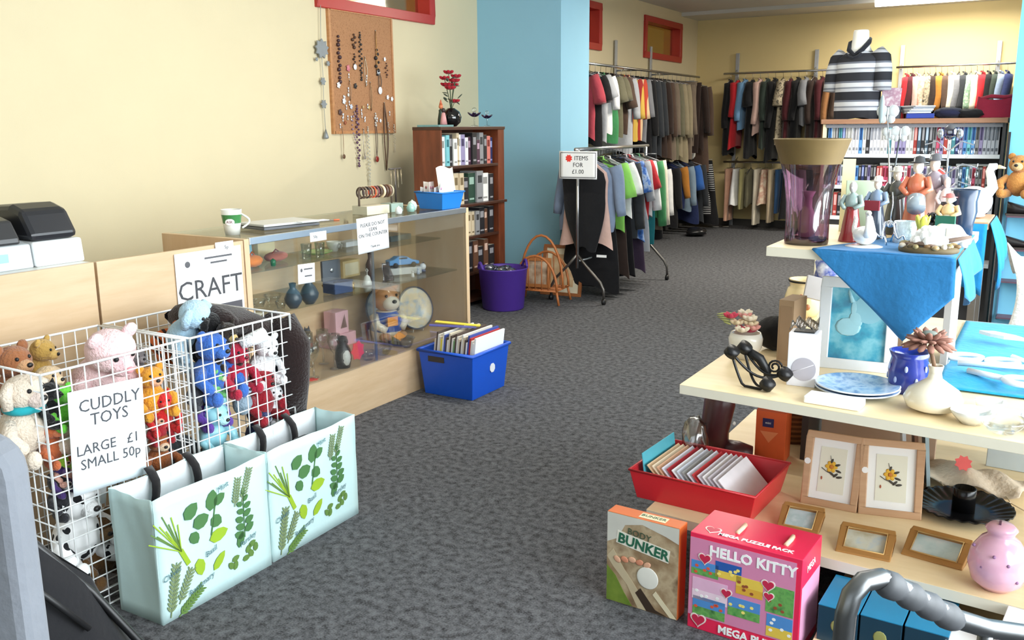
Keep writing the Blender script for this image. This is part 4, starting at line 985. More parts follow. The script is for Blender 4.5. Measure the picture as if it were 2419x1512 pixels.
CN = {'w': ((236, 234, 230), 'white'), 't': ((70, 130, 140), 'teal'), 'k': ((34, 32, 36), 'black'), 'b': ((206, 188, 158), 'beige'), 'l': ((150, 140, 178), 'lilac'), 'p': ((74, 44, 62), 'plum'), 'g': ((140, 140, 142), 'grey'),
      'r': ((170, 60, 54), 'red'), 'n': ((40, 50, 96), 'navy'), 'y': ((226, 196, 50), 'yellow'), 'd': ((36, 66, 52), 'dark green'), 'o': ((100, 66, 48), 'brown'), 'c': ((120, 190, 200), 'pale teal'), 's': ((182, 186, 196), 'silver grey'), 'm': ((206, 120, 110), 'salmon'),
      'e': ((96, 150, 206), 'sky blue'), 'v': ((236, 236, 244), 'off-white'), 'a': ((60, 76, 92), 'slate blue'), 'i': ((196, 80, 110), 'rose')}
PAGE = paper((226, 218, 200))
def book(loc, th, hh, dp, ch, label, cat, group, name='book', face='X', lean=0.0):
    col = CN[ch][0]
    mb = MB(); r_ = .0015
    if face == 'X':   # spine faces +x
        mb.bb((-dp, -th/2, 0), (0, th/2, hh)); mb.m(1); mb.bb((-dp+.002, -th/2+r_, hh-.004), (-.004, th/2-r_, hh+.0005))
        mb.m(2); mb.bb((0, -th*.32, hh*.62), (.0006, th*.32, hh*.86)); mb.bb((0, -th*.32, hh*.10), (.0006, th*.32, hh*.16))
    else:             # spine faces -y
        mb.bb((-th/2, 0, 0), (th/2, dp, hh)); mb.m(1); mb.bb((-th/2+r_, .004, hh-.004), (th/2-r_, dp-.002, hh+.0005))
        mb.m(2); mb.bb((-th*.32, -.0006, hh*.45), (th*.32, 0, hh*.9)); mb.bb((-th*.32, -.0006, hh*.10), (th*.32, 0, hh*.2))
    lum = sum(col)/3
    tc2 = [min(255, v+110) for v in col] if lum < 120 else [max(0, v-90) for v in col]
    o = mb.build(name, [mat(col, .5, var=.06), PAGE, mat(tc2, .6)], loc=loc, rot=(lean, 0, 0) if face == 'X' else (0, lean, 0))
    return tag(o, label, cat, group)
rows = ['vwckwbwlvpkpgkmn', 'tkrbbkdgwk', 'kkykgbbgkok', 'gwwrgkokok']
rn = ['top', 'second', 'third', 'fourth']
for i, row in enumerate(rows):
    z = SHZ[i]; y = by0+.026; gap = (SHZ[i-1]-SHZ[i]) if i else bh-SHZ[0]
    n = len(row); avail = (by1-.105)-y-.02; rr = random.Random(i+3)
    wts = [rr.uniform(.7, 1.35) for _ in row]; kk = avail/sum(wts)
    for j, ch in enumerate(row):
        th = wts[j]*kk-.002; hh = min(gap-.05, rr.uniform(.19, .27))
        book((bx1-.03-rr.random()*.02, y+th/2, z+.0005), th, hh, .17, ch, f'{CN[ch][1]} book, {ordinal(j)} from the left on the {rn[i]} bookcase shelf', 'book', f'books on the {rn[i]} bookcase shelf')
        y += th+.002
# on top of the bookcase
tag(MB().box((0, 0, .008), (.20, .24, .016)).build('book', mat((110, 150, 150), .5), loc=(-4.33, 6.06, bh), rz=.1, bevel=.002), 'thin grey teal book lying flat on the near end of the bookcase top', 'book')
t = thing('flower_vase', 'round black vase of red artificial flowers on the bookcase top', 'vase', (-4.34, 6.30, bh))
MB().lathe([(0, 0), (.04, .002), (.075, .035), (.085, .075), (.07, .12), (.035, .145), (.03, .15), (.025, .146), (.05, .11), (0, .03)], 24).build('vase', mat((18, 18, 20), .12, coat=.5), t)
ST = mat((70, 84, 60), .7); RED = fabric((160, 26, 42), .3)
rr = random.Random(4)
for k, (dy, dz) in enumerate(((-.05, .38), (.03, .43), (.09, .40), (-.02, .33), (.10, .33), (.06, .20), (-.08, .30), (.0, .36))):
    dx = rr.uniform(-.05, .06)
    MB().tube([(0, 0, .12), (dx*.4, dy*.4, .12+(dz-.12)*.5), (dx, dy, dz)], .003, 5).build('stem', ST, t)
    fl = MB()
    for j in range(6):
        a = j*1.047+k; fl.ell((dx+.026*cos(a), dy+.026*sin(a), dz+.008), (.024, .016, .012), 8, rot=Matrix.Rotation(a, 4, 'Z') @ Matrix.Rotation(-.5, 4, 'Y'))
    fl.ell((dx, dy, dz+.012), .014, 7); fl.build('flower', RED, t)
lv = MB()
for k in range(14):
    a = rr.uniform(0, 6.28); z = rr.uniform(.17, .42); r_ = rr.uniform(.06, .11)
    lv.ell((r_*cos(a)*.6, r_*sin(a), z), (.03, .012, .004), 7, rot=Matrix.Rotation(a, 4, 'Z') @ Matrix.Rotation(rr.uniform(-.8, .8), 4, 'Y'))
lv.build('leaves', mat((74, 88, 76), .7, var=.25), t)
t = thing('figurine', 'small dark green and orange figurine left of the black flower vase', 'figurine', (-4.34, 6.155, bh))
MB().lathe([(0, 0), (.03, .002), (.028, .06), (.018, .12), (.02, .13), (0, .15)], 14).build('body', mat((40, 60, 48), .4), t)
MB().ell((0, 0, .16), (.018, .018, .02), 12).build('head', mat((206, 120, 80), .5), t); MB().cyl((0, 0, .175), (0, 0, .215), .014, .002, 10).build('hat', mat((196, 96, 60), .5), t)
t = thing('figurine', 'small pink and black figurine at the front of the bookcase top', 'figurine', (-4.25, 6.06, bh+.0165))
MB().lathe([(0, 0), (.03, .002), (.022, .05), (.014, .09), (0, .10)], 14).build('body', mat((206, 150, 150), .4), t); MB().ell((0, 0, .112), .018, 12).build('head', mat((50, 40, 40), .4), t)
VIO = thin_glass('violet_glass', (150, 120, 190), .2, .05)
for y, lab, s_ in ((6.60, 'violet glass flower ornament nearer the black vase', 1.0), (6.80, 'violet glass flower ornament at the far end of the bookcase top', .85)):
    t = thing('glass_flower', lab, 'ornament', (-4.31, y, bh))
    MB().lathe([(0, 0), (.035*s_, .002), (.03*s_, .008), (.005, .014), (.005, .07*s_), (0, .08*s_)], 14).build('stem', CRYSTAL, t)
    mb = MB()
    for k in range(6): a = k*1.047; mb.ell((.035*s_*cos(a), .035*s_*sin(a), .10*s_), (.035*s_, .02*s_, .008), 8, rot=Matrix.Rotation(a, 4, 'Z') @ Matrix.Rotation(-.6, 4, 'Y'))
    mb.build('petals', VIO, t); MB().ell((0, 0, .14*s_), .02*s_, 10).build('bud', CRYSTAL, t)

# ------------------------------------------------------------------ bucket, wicker rack, frames, blue crate
t = thing('bucket', 'purple flexible plastic bucket on the carpet by the bookcase', 'bucket', (-3.93, 6.42, 0))
PUR = plastic((74, 44, 140), .45)
MB().lathe([(0, .004), (.165, 0), (.175, .01), (.205, .34), (.212, .345), (.207, .352), (.198, .345), (.168, .014), (0, .012)], 32).build('tub', PUR, t)
for a in (-2.2, .94):
    pts = [(.205*cos(a+d), .205*sin(a+d), .345+.055*cos(d*6.5)) for d in [-.24+.048*k for k in range(11)]]
    MB().tube(pts, .012, 8).build('handle', PUR, t)
mb = MB(); rr = random.Random(8)
for k in range(9): mb.ell((rr.uniform(-.12, .12), rr.uniform(-.12, .12), .31+rr.uniform(0, .04)), (.045, .05, .03), 9)
tag(mb.build('packets', thin_glass('bagged_bits', (190, 196, 206), .3, .15), loc=(-3.93, 6.42, 0)), 'loose clear packets filling the purple bucket', 'packets', kind='stuff')
# wicker magazine rack
t = thing('magazine_rack', 'orange brown wicker magazine rack between purple bucket and clothes rack', 'rack', (-3.80, 6.85, 0), radians(8))
WK = mat((176, 104, 54), .5, var=.2, scale=40)
def arch(y, w, h, r): return [(-w*cos(pi*k/14), y+0, .12+h*sin(pi*k/14)) for k in range(15)]
for y, h in ((-.15, .30), (0.0, .46), (.15, .30)):
    hoop = MB().tube(arch(y, .20, h, 0), .011, 8); hoop.tube([(-.20, y, .12), (.20, y, .12)], .008, 6)
    if y: 
        for k in range(5): 
            x = -.12+.06*k; hoop.tube([(x, y, .12), (x, y, .12+h*sqrt(max(0, 1-(x/.2)**2))*.98)], .005, 5)
    hoop.build('hoop', WK, t)
mb = MB()
for k in range(6): mb.tube([(-.2, -.15+.06*k, .12), (.2, -.15+.06*k, .12)], .006, 5)
for k in range(8): mb.tube([(-.2+.057*k, -.15, .12), (-.2+.057*k, .15, .12)], .005, 5)
mb.build('woven_base', WK, t)
for x in (-.19, .19):
    for y in (-.14, .14): MB().tube([(x, y, .13), (x*1.15, y*1.1, 0)], .011, 8).build('leg', WK, t)
# things leaning behind the rack
def picture(name, label, cat, loc, rot, w, h, fr, mats, group=None, depth=.02, mount=0.0):
    """framed picture: frame rails, inner mount, image; stands on its lower edge, faces local -y"""
    t = thing(name, label, cat, loc, rot=rot, group=group)
    mb = MB()
    mb.bb((-w/2, 0, 0), (w/2, depth, fr)).bb((-w/2, 0, h-fr), (w/2, depth, h)).bb((-w/2, 0, fr), (-w/2+fr, depth, h-fr)).bb((w/2-fr, 0, fr), (w/2, depth, h-fr))
    mb.build('frame', mats[0], t, bevel=.003)
    if mount:
        MB().bb((-w/2+fr, depth*.45, fr), (w/2-fr, depth*.9, h-fr)).build('mount', mats[2], t)
        MB().bb((-w/2+fr+mount, depth*.35, fr+mount), (w/2-fr-mount, depth*.5, h-fr-mount)).build('image', mats[1], t)
    else:
        MB().bb((-w/2+fr, depth*.45, fr), (w/2-fr, depth*.9, h-fr)).build('image', mats[1], t)
    return t
picture('framed_picture', 'brown framed picture with a cream mount leaning on the pillar behind the wicker rack', 'picture', (-3.78, 7.16, .0), (radians(-12), 0, radians(4)), .40, .46, .03, [mat((150, 92, 52), .5), mottled('faded_print', [(190, 140, 96), (222, 200, 160)], 8), paper((226, 214, 186))], mount=.055)
picture('framed_picture', 'small orange brown picture leaning inside the wicker magazine rack', 'picture', (-3.80, 6.765, .135), (radians(-6), 0, radians(8)), .24, .26, .03, [mat((172, 110, 60), .5), mottled('faded_print_small', [(150, 110, 80), (214, 196, 170)], 12), WHITE])
# blue crate of records
t = thing('storage_crate', 'bright blue plastic crate of vinyl records at the end of the display cabinet', 'crate', (-2.86, 4.235, 0))
BL = plastic((18, 84, 200), .4)
tub(.37, .39, .265, .12, .005).build('tub', BL, t, bevel=.004)
MB().tube([(-.187, -.197, .26), (.187, -.197, .26), (.187, .197, .26), (-.187, .197, .26)], .011, 6, closed=True).build('rim', BL, t)
MB().bb((-.12, -.1935, .20), (-.01, -.185, .232)).build('hand_hole', mat((60, 52, 48), .7), t, rot=None)
MB().prism([(.028*cos(k*pi/4+.4), .028*sin(k*pi/4+.4)) for k in range(8)], 0, .002, frame_M((.177, .02, .15), (0, 1, 0), (0, 0, 1))).build('price_sticker', paper((226, 226, 230)), t)
RC = [((214, 200, 176), 'cream'), ((160, 120, 84), 'brown'), ((226, 222, 214), 'white'), ((120, 110, 104), 'grey'), ((196, 176, 140), 'tan'), ((84, 70, 64), 'dark brown'), ((232, 228, 222), 'off-white'), ((176, 150, 120), 'beige')]
ex = {20: ((236, 236, 240), 'bright white'), 21: ((60, 80, 160), 'blue'), 22: ((180, 50, 50), 'red'), 25: ((244, 244, 246), 'large white'), 24: ((236, 236, 238), 'pale grey'), 12: ((110, 150, 96), 'green'), 4: ((226, 206, 60), 'yellow'), 6: ((70, 90, 170), 'royal blue')}
for k in range(26):
    c_, nm = ex.get(k, RC[(k*5+k//3) % 8])
    hh = .315+.014*((k*7) % 4)
    if k == 25: hh = .345
    o = MB().box((0, 0, hh/2), (.0102, .305, hh)).build('vinyl_record', paper(c_), loc=(-2.992+.0107*k, 4.235, .012), rot=(0, radians(7), 0))
    tag(o, f'{nm} record sleeve, {ordinal(k)} from the cabinet side in the blue crate', 'record', 'records in the blue crate')
for k, (c_, nm) in enumerate((((84, 84, 150), 'violet blue'), ((226, 208, 70), 'yellow and white'))):
    tag(MB().box((0, 0, 0), (.27, .03, .004)).build('magazine', mat(c_, .4), loc=(-2.90, 4.18+.05*k, .385+.006*k), rot=(.1, .05, .5-.2*k)), f'{nm} booklet lying across the top of the records', 'booklet')
# ================================================================== clothes rails
GRC = random.Random(21)
HANG = metalm((150, 150, 155), .35)
CLOTH = {'black': (26, 26, 29), 'charcoal': (50, 53, 58), 'grey': (126, 128, 134), 'lightgrey': (176, 178, 184), 'white': (236, 236, 238), 'cream': (226, 216, 196), 'beige': (200, 180, 150), 'tan': (160, 112, 72),
 'brown': (84, 66, 56), 'darkbrown': (52, 40, 36), 'taupe': (120, 106, 92), 'olive': (108, 104, 84), 'khaki': (150, 138, 112), 'red': (186, 40, 48), 'maroon': (74, 30, 36), 'pink': (208, 174, 164), 'pinkred': (176, 70, 82), 'yellow': (206, 170, 70), 'green': (70, 140, 90), 'lime': (140, 206, 96),
 'teal': (40, 120, 130), 'blue': (50, 96, 170), 'skyblue': (110, 150, 190), 'navy': (36, 46, 84), 'bluegrey': (128, 144, 170), 'denim': (126, 146, 164), 'darkdenim': (48, 78, 116), 'purple': (66, 52, 72), 'mustard': (178, 118, 50), 'orange': (206, 110, 50), 'lilac': (176, 168, 186), 'darkgreen': (52, 62, 56), 'oliveyellow': (168, 160, 112), 'salmon': (206, 160, 136)}
def gmat(c):
    if not isinstance(c, str): return c
    return fabric(CLOTH[c])
FLORALB = mottled('blue_floral', [(28, 40, 90), (60, 110, 190), (170, 190, 220), (40, 50, 90)], 16)
FLORALC = mottled('cream_floral', [(226, 214, 190), (196, 150, 130), (230, 220, 200)], 12)
LEOP = mottled('black_cream_print', [(40, 38, 36), (190, 176, 150), (60, 54, 48)], 24)
GREENFL = mottled('green_white_print', [(220, 226, 210), (120, 160, 130), (226, 226, 216)], 20)
ZIGZAG = stripes('black_white_weave', [(30, 30, 34), (206, 206, 206)], 'Z', .03, .9, [0, .72])
YRST = stripes('yellow_red_stripe', [(206, 170, 76), (150, 44, 40)], 'X', .09, .9, [0, .5])
RCST = stripes('red_cream_stripe', [(190, 70, 50), (222, 190, 150)], 'X', .08, .9, [0, .6])
def garment(loc, rz, kind, c, label, group, L=.62, w=.205, th=.045, sl=.0, c2=None, name=None, drop=.10, sw=0.0, fl=None):
    """hangs from a rail point at its origin; shoulders along local x, the rail along local y"""
    names = {'jacket': 'jacket', 'shirt': 'shirt', 'trousers': 'trousers', 'skirt': 'skirt', 'dress': 'dress', 'coat': 'coat', 'top': 'top'}
    cats = {'jacket': 'jacket', 'shirt': 'shirt', 'trousers': 'trousers', 'skirt': 'skirt', 'dress': 'dress', 'coat': 'coat', 'top': 'top'}
    t = thing(name or names[kind], label, cats[kind], loc, rz+GRC.uniform(-.06, .06), group)
    m = gmat(c); m2 = gmat(c2) if c2 else m
    ph = GRC.uniform(0, 6); kf = GRC.choice((3, 4, 5)); z0 = -drop
    hk = [(0, .0, .012), (0, .014, .010), (0, .016, -.004), (0, .004, -.02), (0, 0, -.05), (0, 0, -drop+.02)]
    hb = MB().tube(hk, .0022, 5)
    if kind in ('trousers', 'skirt'):
        hb.tube([(-w*.8, 0, -drop+.015), (w*.8, 0, -drop+.015)], .004, 5); hb.tube([(0, 0, -drop+.02), (0, 0, -drop+.014)], .003, 5)
    else:
        hb.tube([(-w*.9, 0, -drop-.05), (0, 0, -drop+.02), (w*.9, 0, -drop-.05)], .005, 5)
    hb.build('hanger', HANG if GRC.random() < .6 else BLACK, t)
    if kind == 'trousers':
        for q in (-1, 1):
            def leg(u, v):
                a = 2*pi*u; ww = w*(.56-.12*v); 
                return (q*w*(.44+.06*v)+ww*cos(a)+sw*v, th*(.8-.25*v)*sin(a)+.006*sin(a*3+ph+v*4)*v, z0-L*v)
            MB().grid(leg, 16, 8, wrap=True).build('leg', m, t)
        MB().grid(lambda u, v: ((w*1.02)*cos(2*pi*u), th*.85*sin(2*pi*u), z0-.05*v), 16, 1, wrap=True).build('waistband', m, t)
        return t
    flare = {'jacket': 1.06, 'shirt': 1.0, 'coat': 1.16, 'dress': 1.22, 'skirt': 1.35, 'top': .98}[kind]
    flare = fl or flare
    def body(u, v):
        a = 2*pi*u
        if kind == 'skirt': ww = w*(.8+(flare-.8)*v)
        else: ww = (.05+(w-.05)*min(1, v/.10)**.8) if v < .10 else w*(1-.06*sin(min(1, (v-.1)/.5)*pi)+(flare-1)*max(0, (v-.45)/.55))
        tt = th*(.45+.55*min(1, v/.12)) if kind != 'skirt' else th*(.7+.5*v)
        if v > .999: ww *= .99
        sx = abs(cos(a))**.8*(1 if cos(a) > 0 else -1)
        fold = .13*sin(a*kf+ph)*v+.06*sin(a*2+v*7+ph)*v
        return (ww*sx*(1+.03*sin(v*9+ph)*v)+sw*v, tt*sin(a)*(1+.6*fold)+.008*sin(v*5+ph)*v+.012*sin(sx*7+ph)*v, z0-.0-(.06*min(1, v/.10)*1.0 if kind != 'skirt' else 0)*(abs(sx)**1.5)-L*v*.999+.012*sin(a*3+ph)*(v > .99))
    MB().grid(body, 26, 12, wrap=True).build('body', m, t)
    if sl:
        for q in (-1, 1):
            n = 7 if sl > .3 else 4
            pts = []; rr_ = []
            for k in range(n+1):
                f = k/n
                pts.append((q*(w*.86+.055*f**.6+.025*f), .012*sin(f*5+ph)+.01*q, z0-.055-.02*f-sl*f)); rr_.append(.060-.018*f if sl > .3 else .062+.008*f)
            MB().tube(pts, rr_, 10).build('sleeve', m2 if sl > .3 else m2, t)
    if kind in ('jacket', 'coat', 'shirt'):
        MB().tube([(-.055, -.015, z0-.005), (-.03, .02, z0+.012), (.03, .02, z0+.012), (.055, -.015, z0-.005), (.0, -.035, z0-.045)], .011, 6, closed=True).build('collar', m, t)
    return t
RAILM = metalm((196, 198, 202), .3); POSTM = mat((176, 180, 186), .45, metal=.4)
def wall_rail(name, label, posts, rail_pts, arms, wallaxis, group=None):
    t = thing(name, label, 'clothes rail', (0, 0, 0), group=group)
    for (x, y) in posts:
        d = (.02, .055, 2.54) if wallaxis == 'X' else (.055, .02, 2.54)
        mb = MB().box((x, y, d[2]/2+.0), d)
        mb.build('upright', POSTM, t, bevel=.003)
    MB().tube(rail_pts, .0145, 10).build('rail', RAILM, t)
    for a, b_ in arms:
        mb = MB().tube([a, b_], .012, 8); mb.tube([(a[0], a[1], a[2]+.06), (b_[0]*.4+a[0]*.6, b_[1]*.4+a[1]*.6, b_[2]+.005)], .008, 6)
        mb.build('bracket', RAILM, t)
    return t
# ---- left wall, upper rail
RX, RZ = -4.55, 2.175
wall_rail('wall_rail', 'chrome upper clothes rail on the left wall beyond the blue pillar', [(XL+.03, 10.69), (XL+.03, 11.82)], [(RX, 8.75, RZ), (RX, 12.85, RZ)], [((XL+.04, 10.69, RZ), (RX, 10.69, RZ)), ((XL+.04, 11.82, RZ), (RX, 11.82, RZ))], 'X')
G_ = 'clothes on the upper left wall rail'
LU = [ # y, kind, colour, label, L, sleeve, sleeve colour
 (9.00, 'shirt', 'pinkred', 'pink red short sleeved polo shirt next to the blue pillar, upper rail', .66, .26, None), (9.16, 'shirt', 'black', 'black shirt behind the pink red polo', .75, .24, None),
 (9.30, 'top', 'lightgrey', 'pale grey top behind the black shirt', .70, .2, None), (9.44, 'shirt', 'white', 'white polo shirt with short sleeves on the upper left rail', .60, .32, None), (9.58, 'shirt', 'green', 'green shirt behind the white polo', .72, .24, 'olive'),
 (9.72, 'shirt', 'olive', 'olive grey shirt between green shirt and brown shirt', .64, .22, None), (9.86, 'shirt', 'brown', 'brown short sleeved shirt with pale lower half beside it', .62, .30, None), (10.00, 'top', 'lightgrey', 'pale grey tee hanging low under the brown shirt', .86, .42, None),
 (10.14, 'shirt', YRST, 'yellow and red striped shirt on the upper left rail', .70, .42, None), (10.28, 'shirt', RCST, 'red and cream striped shirt beside the yellow striped one', .70, .42, None), (10.42, 'shirt', 'grey', 'mid grey tee shirt before the black suit jacket', .72, .40, None),
 (10.58, 'jacket', 'black', 'black suit jacket nearest the grey tee on the upper left rail', .86, .62, None), (10.74, 'jacket', 'charcoal', 'charcoal suit jacket behind the black suit jacket', .92, .64, None), (10.90, 'jacket', 'charcoal', 'charcoal jacket second behind the black suit jacket', .90, .62, None),
 (11.06, 'jacket', 'darkbrown', 'dark brown jacket after the charcoal jackets', .90, .60, None), (11.20, 'coat', 'brown', 'brown wool coat on the upper left rail', .95, .64, None), (11.34, 'coat', 'taupe', 'taupe coat behind the brown wool coat', .95, .62, None), (11.48, 'jacket', 'olive', 'olive grey tweed jacket on the upper left rail', .95, .64, None),
 (11.64, 'jacket', 'khaki', 'khaki beige jacket, palest on the upper left rail', .92, .62, None), (11.80, 'coat', 'khaki', 'khaki raincoat beside the khaki beige jacket', 1.0, .66, None), (11.96, 'coat', 'taupe', 'taupe overcoat past the khaki raincoat', .98, .62, None), (12.12, 'trousers', 'taupe', 'taupe trousers hung after the overcoats', .85, 0, None),
 (12.30, 'trousers', 'darkbrown', 'dark brown trousers on the upper left rail', .95, 0, None), (12.46, 'jacket', 'darkbrown', 'dark brown leather jacket near the far corner', .86, .6, None), (12.64, 'coat', 'brown', 'long brown coat at the far end of the upper left rail', 1.16, .64, None)]
for y, k, c, lab, L, sl, c2 in LU: garment((RX, y, RZ), 0, k, c, lab, G_, L, .225, .055, sl, c2)
tag(MB().bb((XL+.001, 12.95, .9), (XL+.02, 13.35, 2.1)).build('wall_panel', mat((150, 100, 66), .6)), 'narrow brown wooden panel on the left wall by the far corner', 'panel')
# ---- left wall, lower rail
RZ2 = 1.10
wall_rail('wall_rail', 'chrome lower clothes rail on the left wall beyond the pound rack', [], [(RX, 9.2, RZ2), (RX, 13.2, RZ2)], [((XL+.005, 10.69, RZ2), (RX, 10.69, RZ2)), ((XL+.005, 11.82, RZ2), (RX, 11.82, RZ2)), ((XL+.005, 9.4, RZ2), (RX, 9.4, RZ2)), ((XL+.005, 13.1, RZ2), (RX, 13.1, RZ2))], 'X')
G_ = 'clothes on the lower left wall rail'
LL = [(9.9, 'jacket', 'darkgreen', 'dark green jacket on the lower left rail, behind the pound rack', .62, .5, None), (10.2, 'top', 'teal', 'teal top on the lower left rail behind the green cardigan', .6, .3, None), (10.5, 'jacket', 'taupe', 'taupe gilet on the lower left rail', .66, .0, None), (10.8, 'jacket', 'brown', 'brown jacket with cream sleeves on the lower left rail', .70, .60, 'cream'), (11.15, 'jacket', 'cream', 'cream cardigan on the lower left rail', .60, .56, 'white'),
 (11.45, 'coat', 'black', 'black coat between cream cardigan and navy jacket, lower rail', .78, .5, None), (11.75, 'jacket', 'navy', 'navy jacket with mustard sleeves on the lower left rail', .55, .38, 'mustard'), (12.0, 'jacket', 'denim', 'pale denim jacket on the lower left rail', .60, .5, None), (12.25, 'dress', 'navy', 'navy dress on the lower left rail', .80, .3, 'blue'),
 (12.5, 'coat', 'charcoal', 'charcoal coat under the white bobble hat', .80, .55, None), (12.75, 'dress', ZIGZAG, 'black and white patterned dress near the far corner', .72, .35, None), (13.0, 'skirt', 'black', 'long black skirt at the far end of the lower left rail', .92, 0, None)]
for y, k, c, lab, L, sl, c2 in LL: garment((RX, y, RZ2), 0, k, c, lab, G_, L, .235, .06, sl, c2)
p = onX(1627, 379, -4.40)
tag(MB().ell((0, 0, 0), (.07, .09, .075), 14, wob=.12, seed=2).build('bobble_hat', plushm((240, 236, 226)), loc=(-4.52, 12.5, RZ2+.0)), 'fluffy white bobble hat on top of the charcoal coat', 'hat')
tag(MB().ell((0, 0, .06), (.14, .2, .06), 14, wob=.3, seed=9).build('handbag', mat((30, 30, 32), .25), loc=(-4.25, 12.1, .0)), 'black leather bag on the floor under the denim jacket', 'bag')
# ---- free-standing pound rack
rx, rzz, ry0, ry1 = -3.50, 1.31, 6.95, 8.42
t = thing('clothes_rack', 'free standing chrome clothes rack with castors in front of the blue pillar', 'clothes rack', (0, 0, 0))
MB().tube([(rx, ry0-.05, rzz), (rx, ry1+.05, rzz)], .016, 10).build('rail', CHROME, t)
for y in (ry0, ry1):
    MB().tube([(rx, y, .30), (rx, y, rzz)], .014, 10).build('upright', CHROME, t)
    for q in (-1, 1):
        MB().tube([(rx, y, .42), (rx+q*.08, y, .33), (rx+q*.22, y, .19), (rx+q*.252, y, .13), (rx+q*.256, y, .05)], .012, 8).build('leg', mat((120, 116, 112), .35, metal=.8), t)
        MB().cyl((rx+q*.256-.012, y, .026), (rx+q*.256+.012, y, .026), .026, n=14).build('castor', BLACK, t)
MB().tube([(rx, ry0, .36), (rx, ry1, .36)], .011, 8).build('base_bar', CHROME, t)
G_ = 'clothes on the pound rack'
RK = [ # y, kind, colour, label, L, w, sleeve, c2, sway
 (7.05, 'top', 'black', 'black tapering top at the front end of the pound rack under the sign', .74, .215, 0, None, .03), (7.12, 'top', 'pink', 'dusty pink blouse behind the black tapering top', .70, .21, 0, None, .0), (7.18, 'shirt', 'bluegrey', 'blue grey shirt at the left front of the pound rack', .56, .27, .40, None, -.03),
 (7.26, 'dress', 'black', 'black dress behind the blue grey shirt', 1.12, .235, .0, None, -.03), (7.36, 'shirt', 'lime', 'lime green blouse on the pound rack', .58, .25, .26, None, .02), (7.42, 'dress', 'darkbrown', 'dark brown cardigan dress behind the lime blouse', 1.0, .22, .0, None, .02), (7.50, 'shirt', 'white', 'white tee shirt behind the lime blouse', .46, .25, .24, None, .02), (7.57, 'skirt', 'black', 'long black skirt with pleats on the pound rack', 1.06, .19, 0, None, .03),
 (7.64, 'jacket', 'charcoal', 'charcoal cardigan on the pound rack before the blue floral dress', .66, .24, .56, None, 0), (7.72, 'dress', FLORALB, 'blue floral dress on the pound rack', .70, .245, .24, None, .01), (7.79, 'dress', 'purple', 'dark purple long dress under the blue floral one', 1.0, .22, .0, None, .02), (7.86, 'coat', 'lightgrey', 'pale grey long cardigan on the pound rack', .82, .245, .32, None, .02),
 (7.93, 'shirt', 'red', 'red shirt between grey cardigan and white blouse', .52, .24, .22, None, .01), (8.00, 'shirt', 'white', 'white blouse before the green cardigan on the pound rack', .50, .25, .42, None, .01), (8.08, 'top', 'teal', 'bright blue green top low before the green cardigan', .78, .235, .0, None, .02), (8.16, 'jacket', 'green', 'green knitted cardigan on the pound rack', .52, .25, .58, None, .02), (8.26, 'jacket', 'taupe', 'taupe jacket at the far end of the pound rack', .66, .24, .58, 'cream', .01), (8.36, 'skirt', 'black', 'black skirt last on the pound rack', .80, .17, 0, None, 0)]
for y, k, c, lab, L, w_, sl, c2, sw in RK: garment((rx, y, rzz), 0, k, c, lab, G_, L, w_, .04, sl, c2, sw=sw, drop=.09, fl=.42 if 'tapering top at' in lab else 1.22 if 'dusty pink' in lab else None)
tag(MB().box((0, 0, 0), (.09, .004, .022)).build('label_strip', WHITE, loc=(-3.33, 7.075, .40), rz=.1), 'white label strip on the hem of the dark clothes, pound rack', 'label')
# sign hung on the rack end
c = [onY(1321, 357, 6.86), onY(1410, 357, 6.86), onY(1411, 423, 6.86), onY(1321, 423, 6.86)]
ctr = sum(c, Vector())/4; w_ = ((c[1]-c[0]).length+(c[2]-c[3]).length)/2; h_ = ((c[0]-c[3]).length+(c[1]-c[2]).length)/2
t = sheet_thing('sign', 'white bordered pound sign hanging on the end of the clothes rack', 'sign', ctr, (1, 0, 0), (0, 0, 1), w_, h_, [('ITEMS', .05, .03, h_*.24, INK), ('FOR', .05, 0, 0, INK), ('£1.00', .05, 0, -h_*.24, INK)])
mb = MB()
for a, b_ in (((-w_*.46, h_*.43), (w_*.46, h_*.45)), ((-w_*.46, -h_*.45), (w_*.46, -h_*.43))): mb.bb((a[0], a[1], .0005), (b_[0], b_[1], .0015))
for x in (-w_*.465, w_*.455): mb.bb((x, -h_*.45, .0005), (x+.004, h_*.45, .0015))
mb.build('border', INK, t)
MB().prism([(.034*(1 if k % 2 else .7)*cos(k*pi/8), .034*(1 if k % 2 else .7)*sin(k*pi/8)) for k in range(16)], .0005, .002, Matrix.Translation((-w_*.24, h_*.24, 0))).build('red_burst', mat((232, 60, 50), .6), t)
MB().tube([(0, h_/2, 0), (0, h_/2+.02, -.03), (0, h_/2+.02, -.1)], .003, 5).build('hook', CHROME, t)

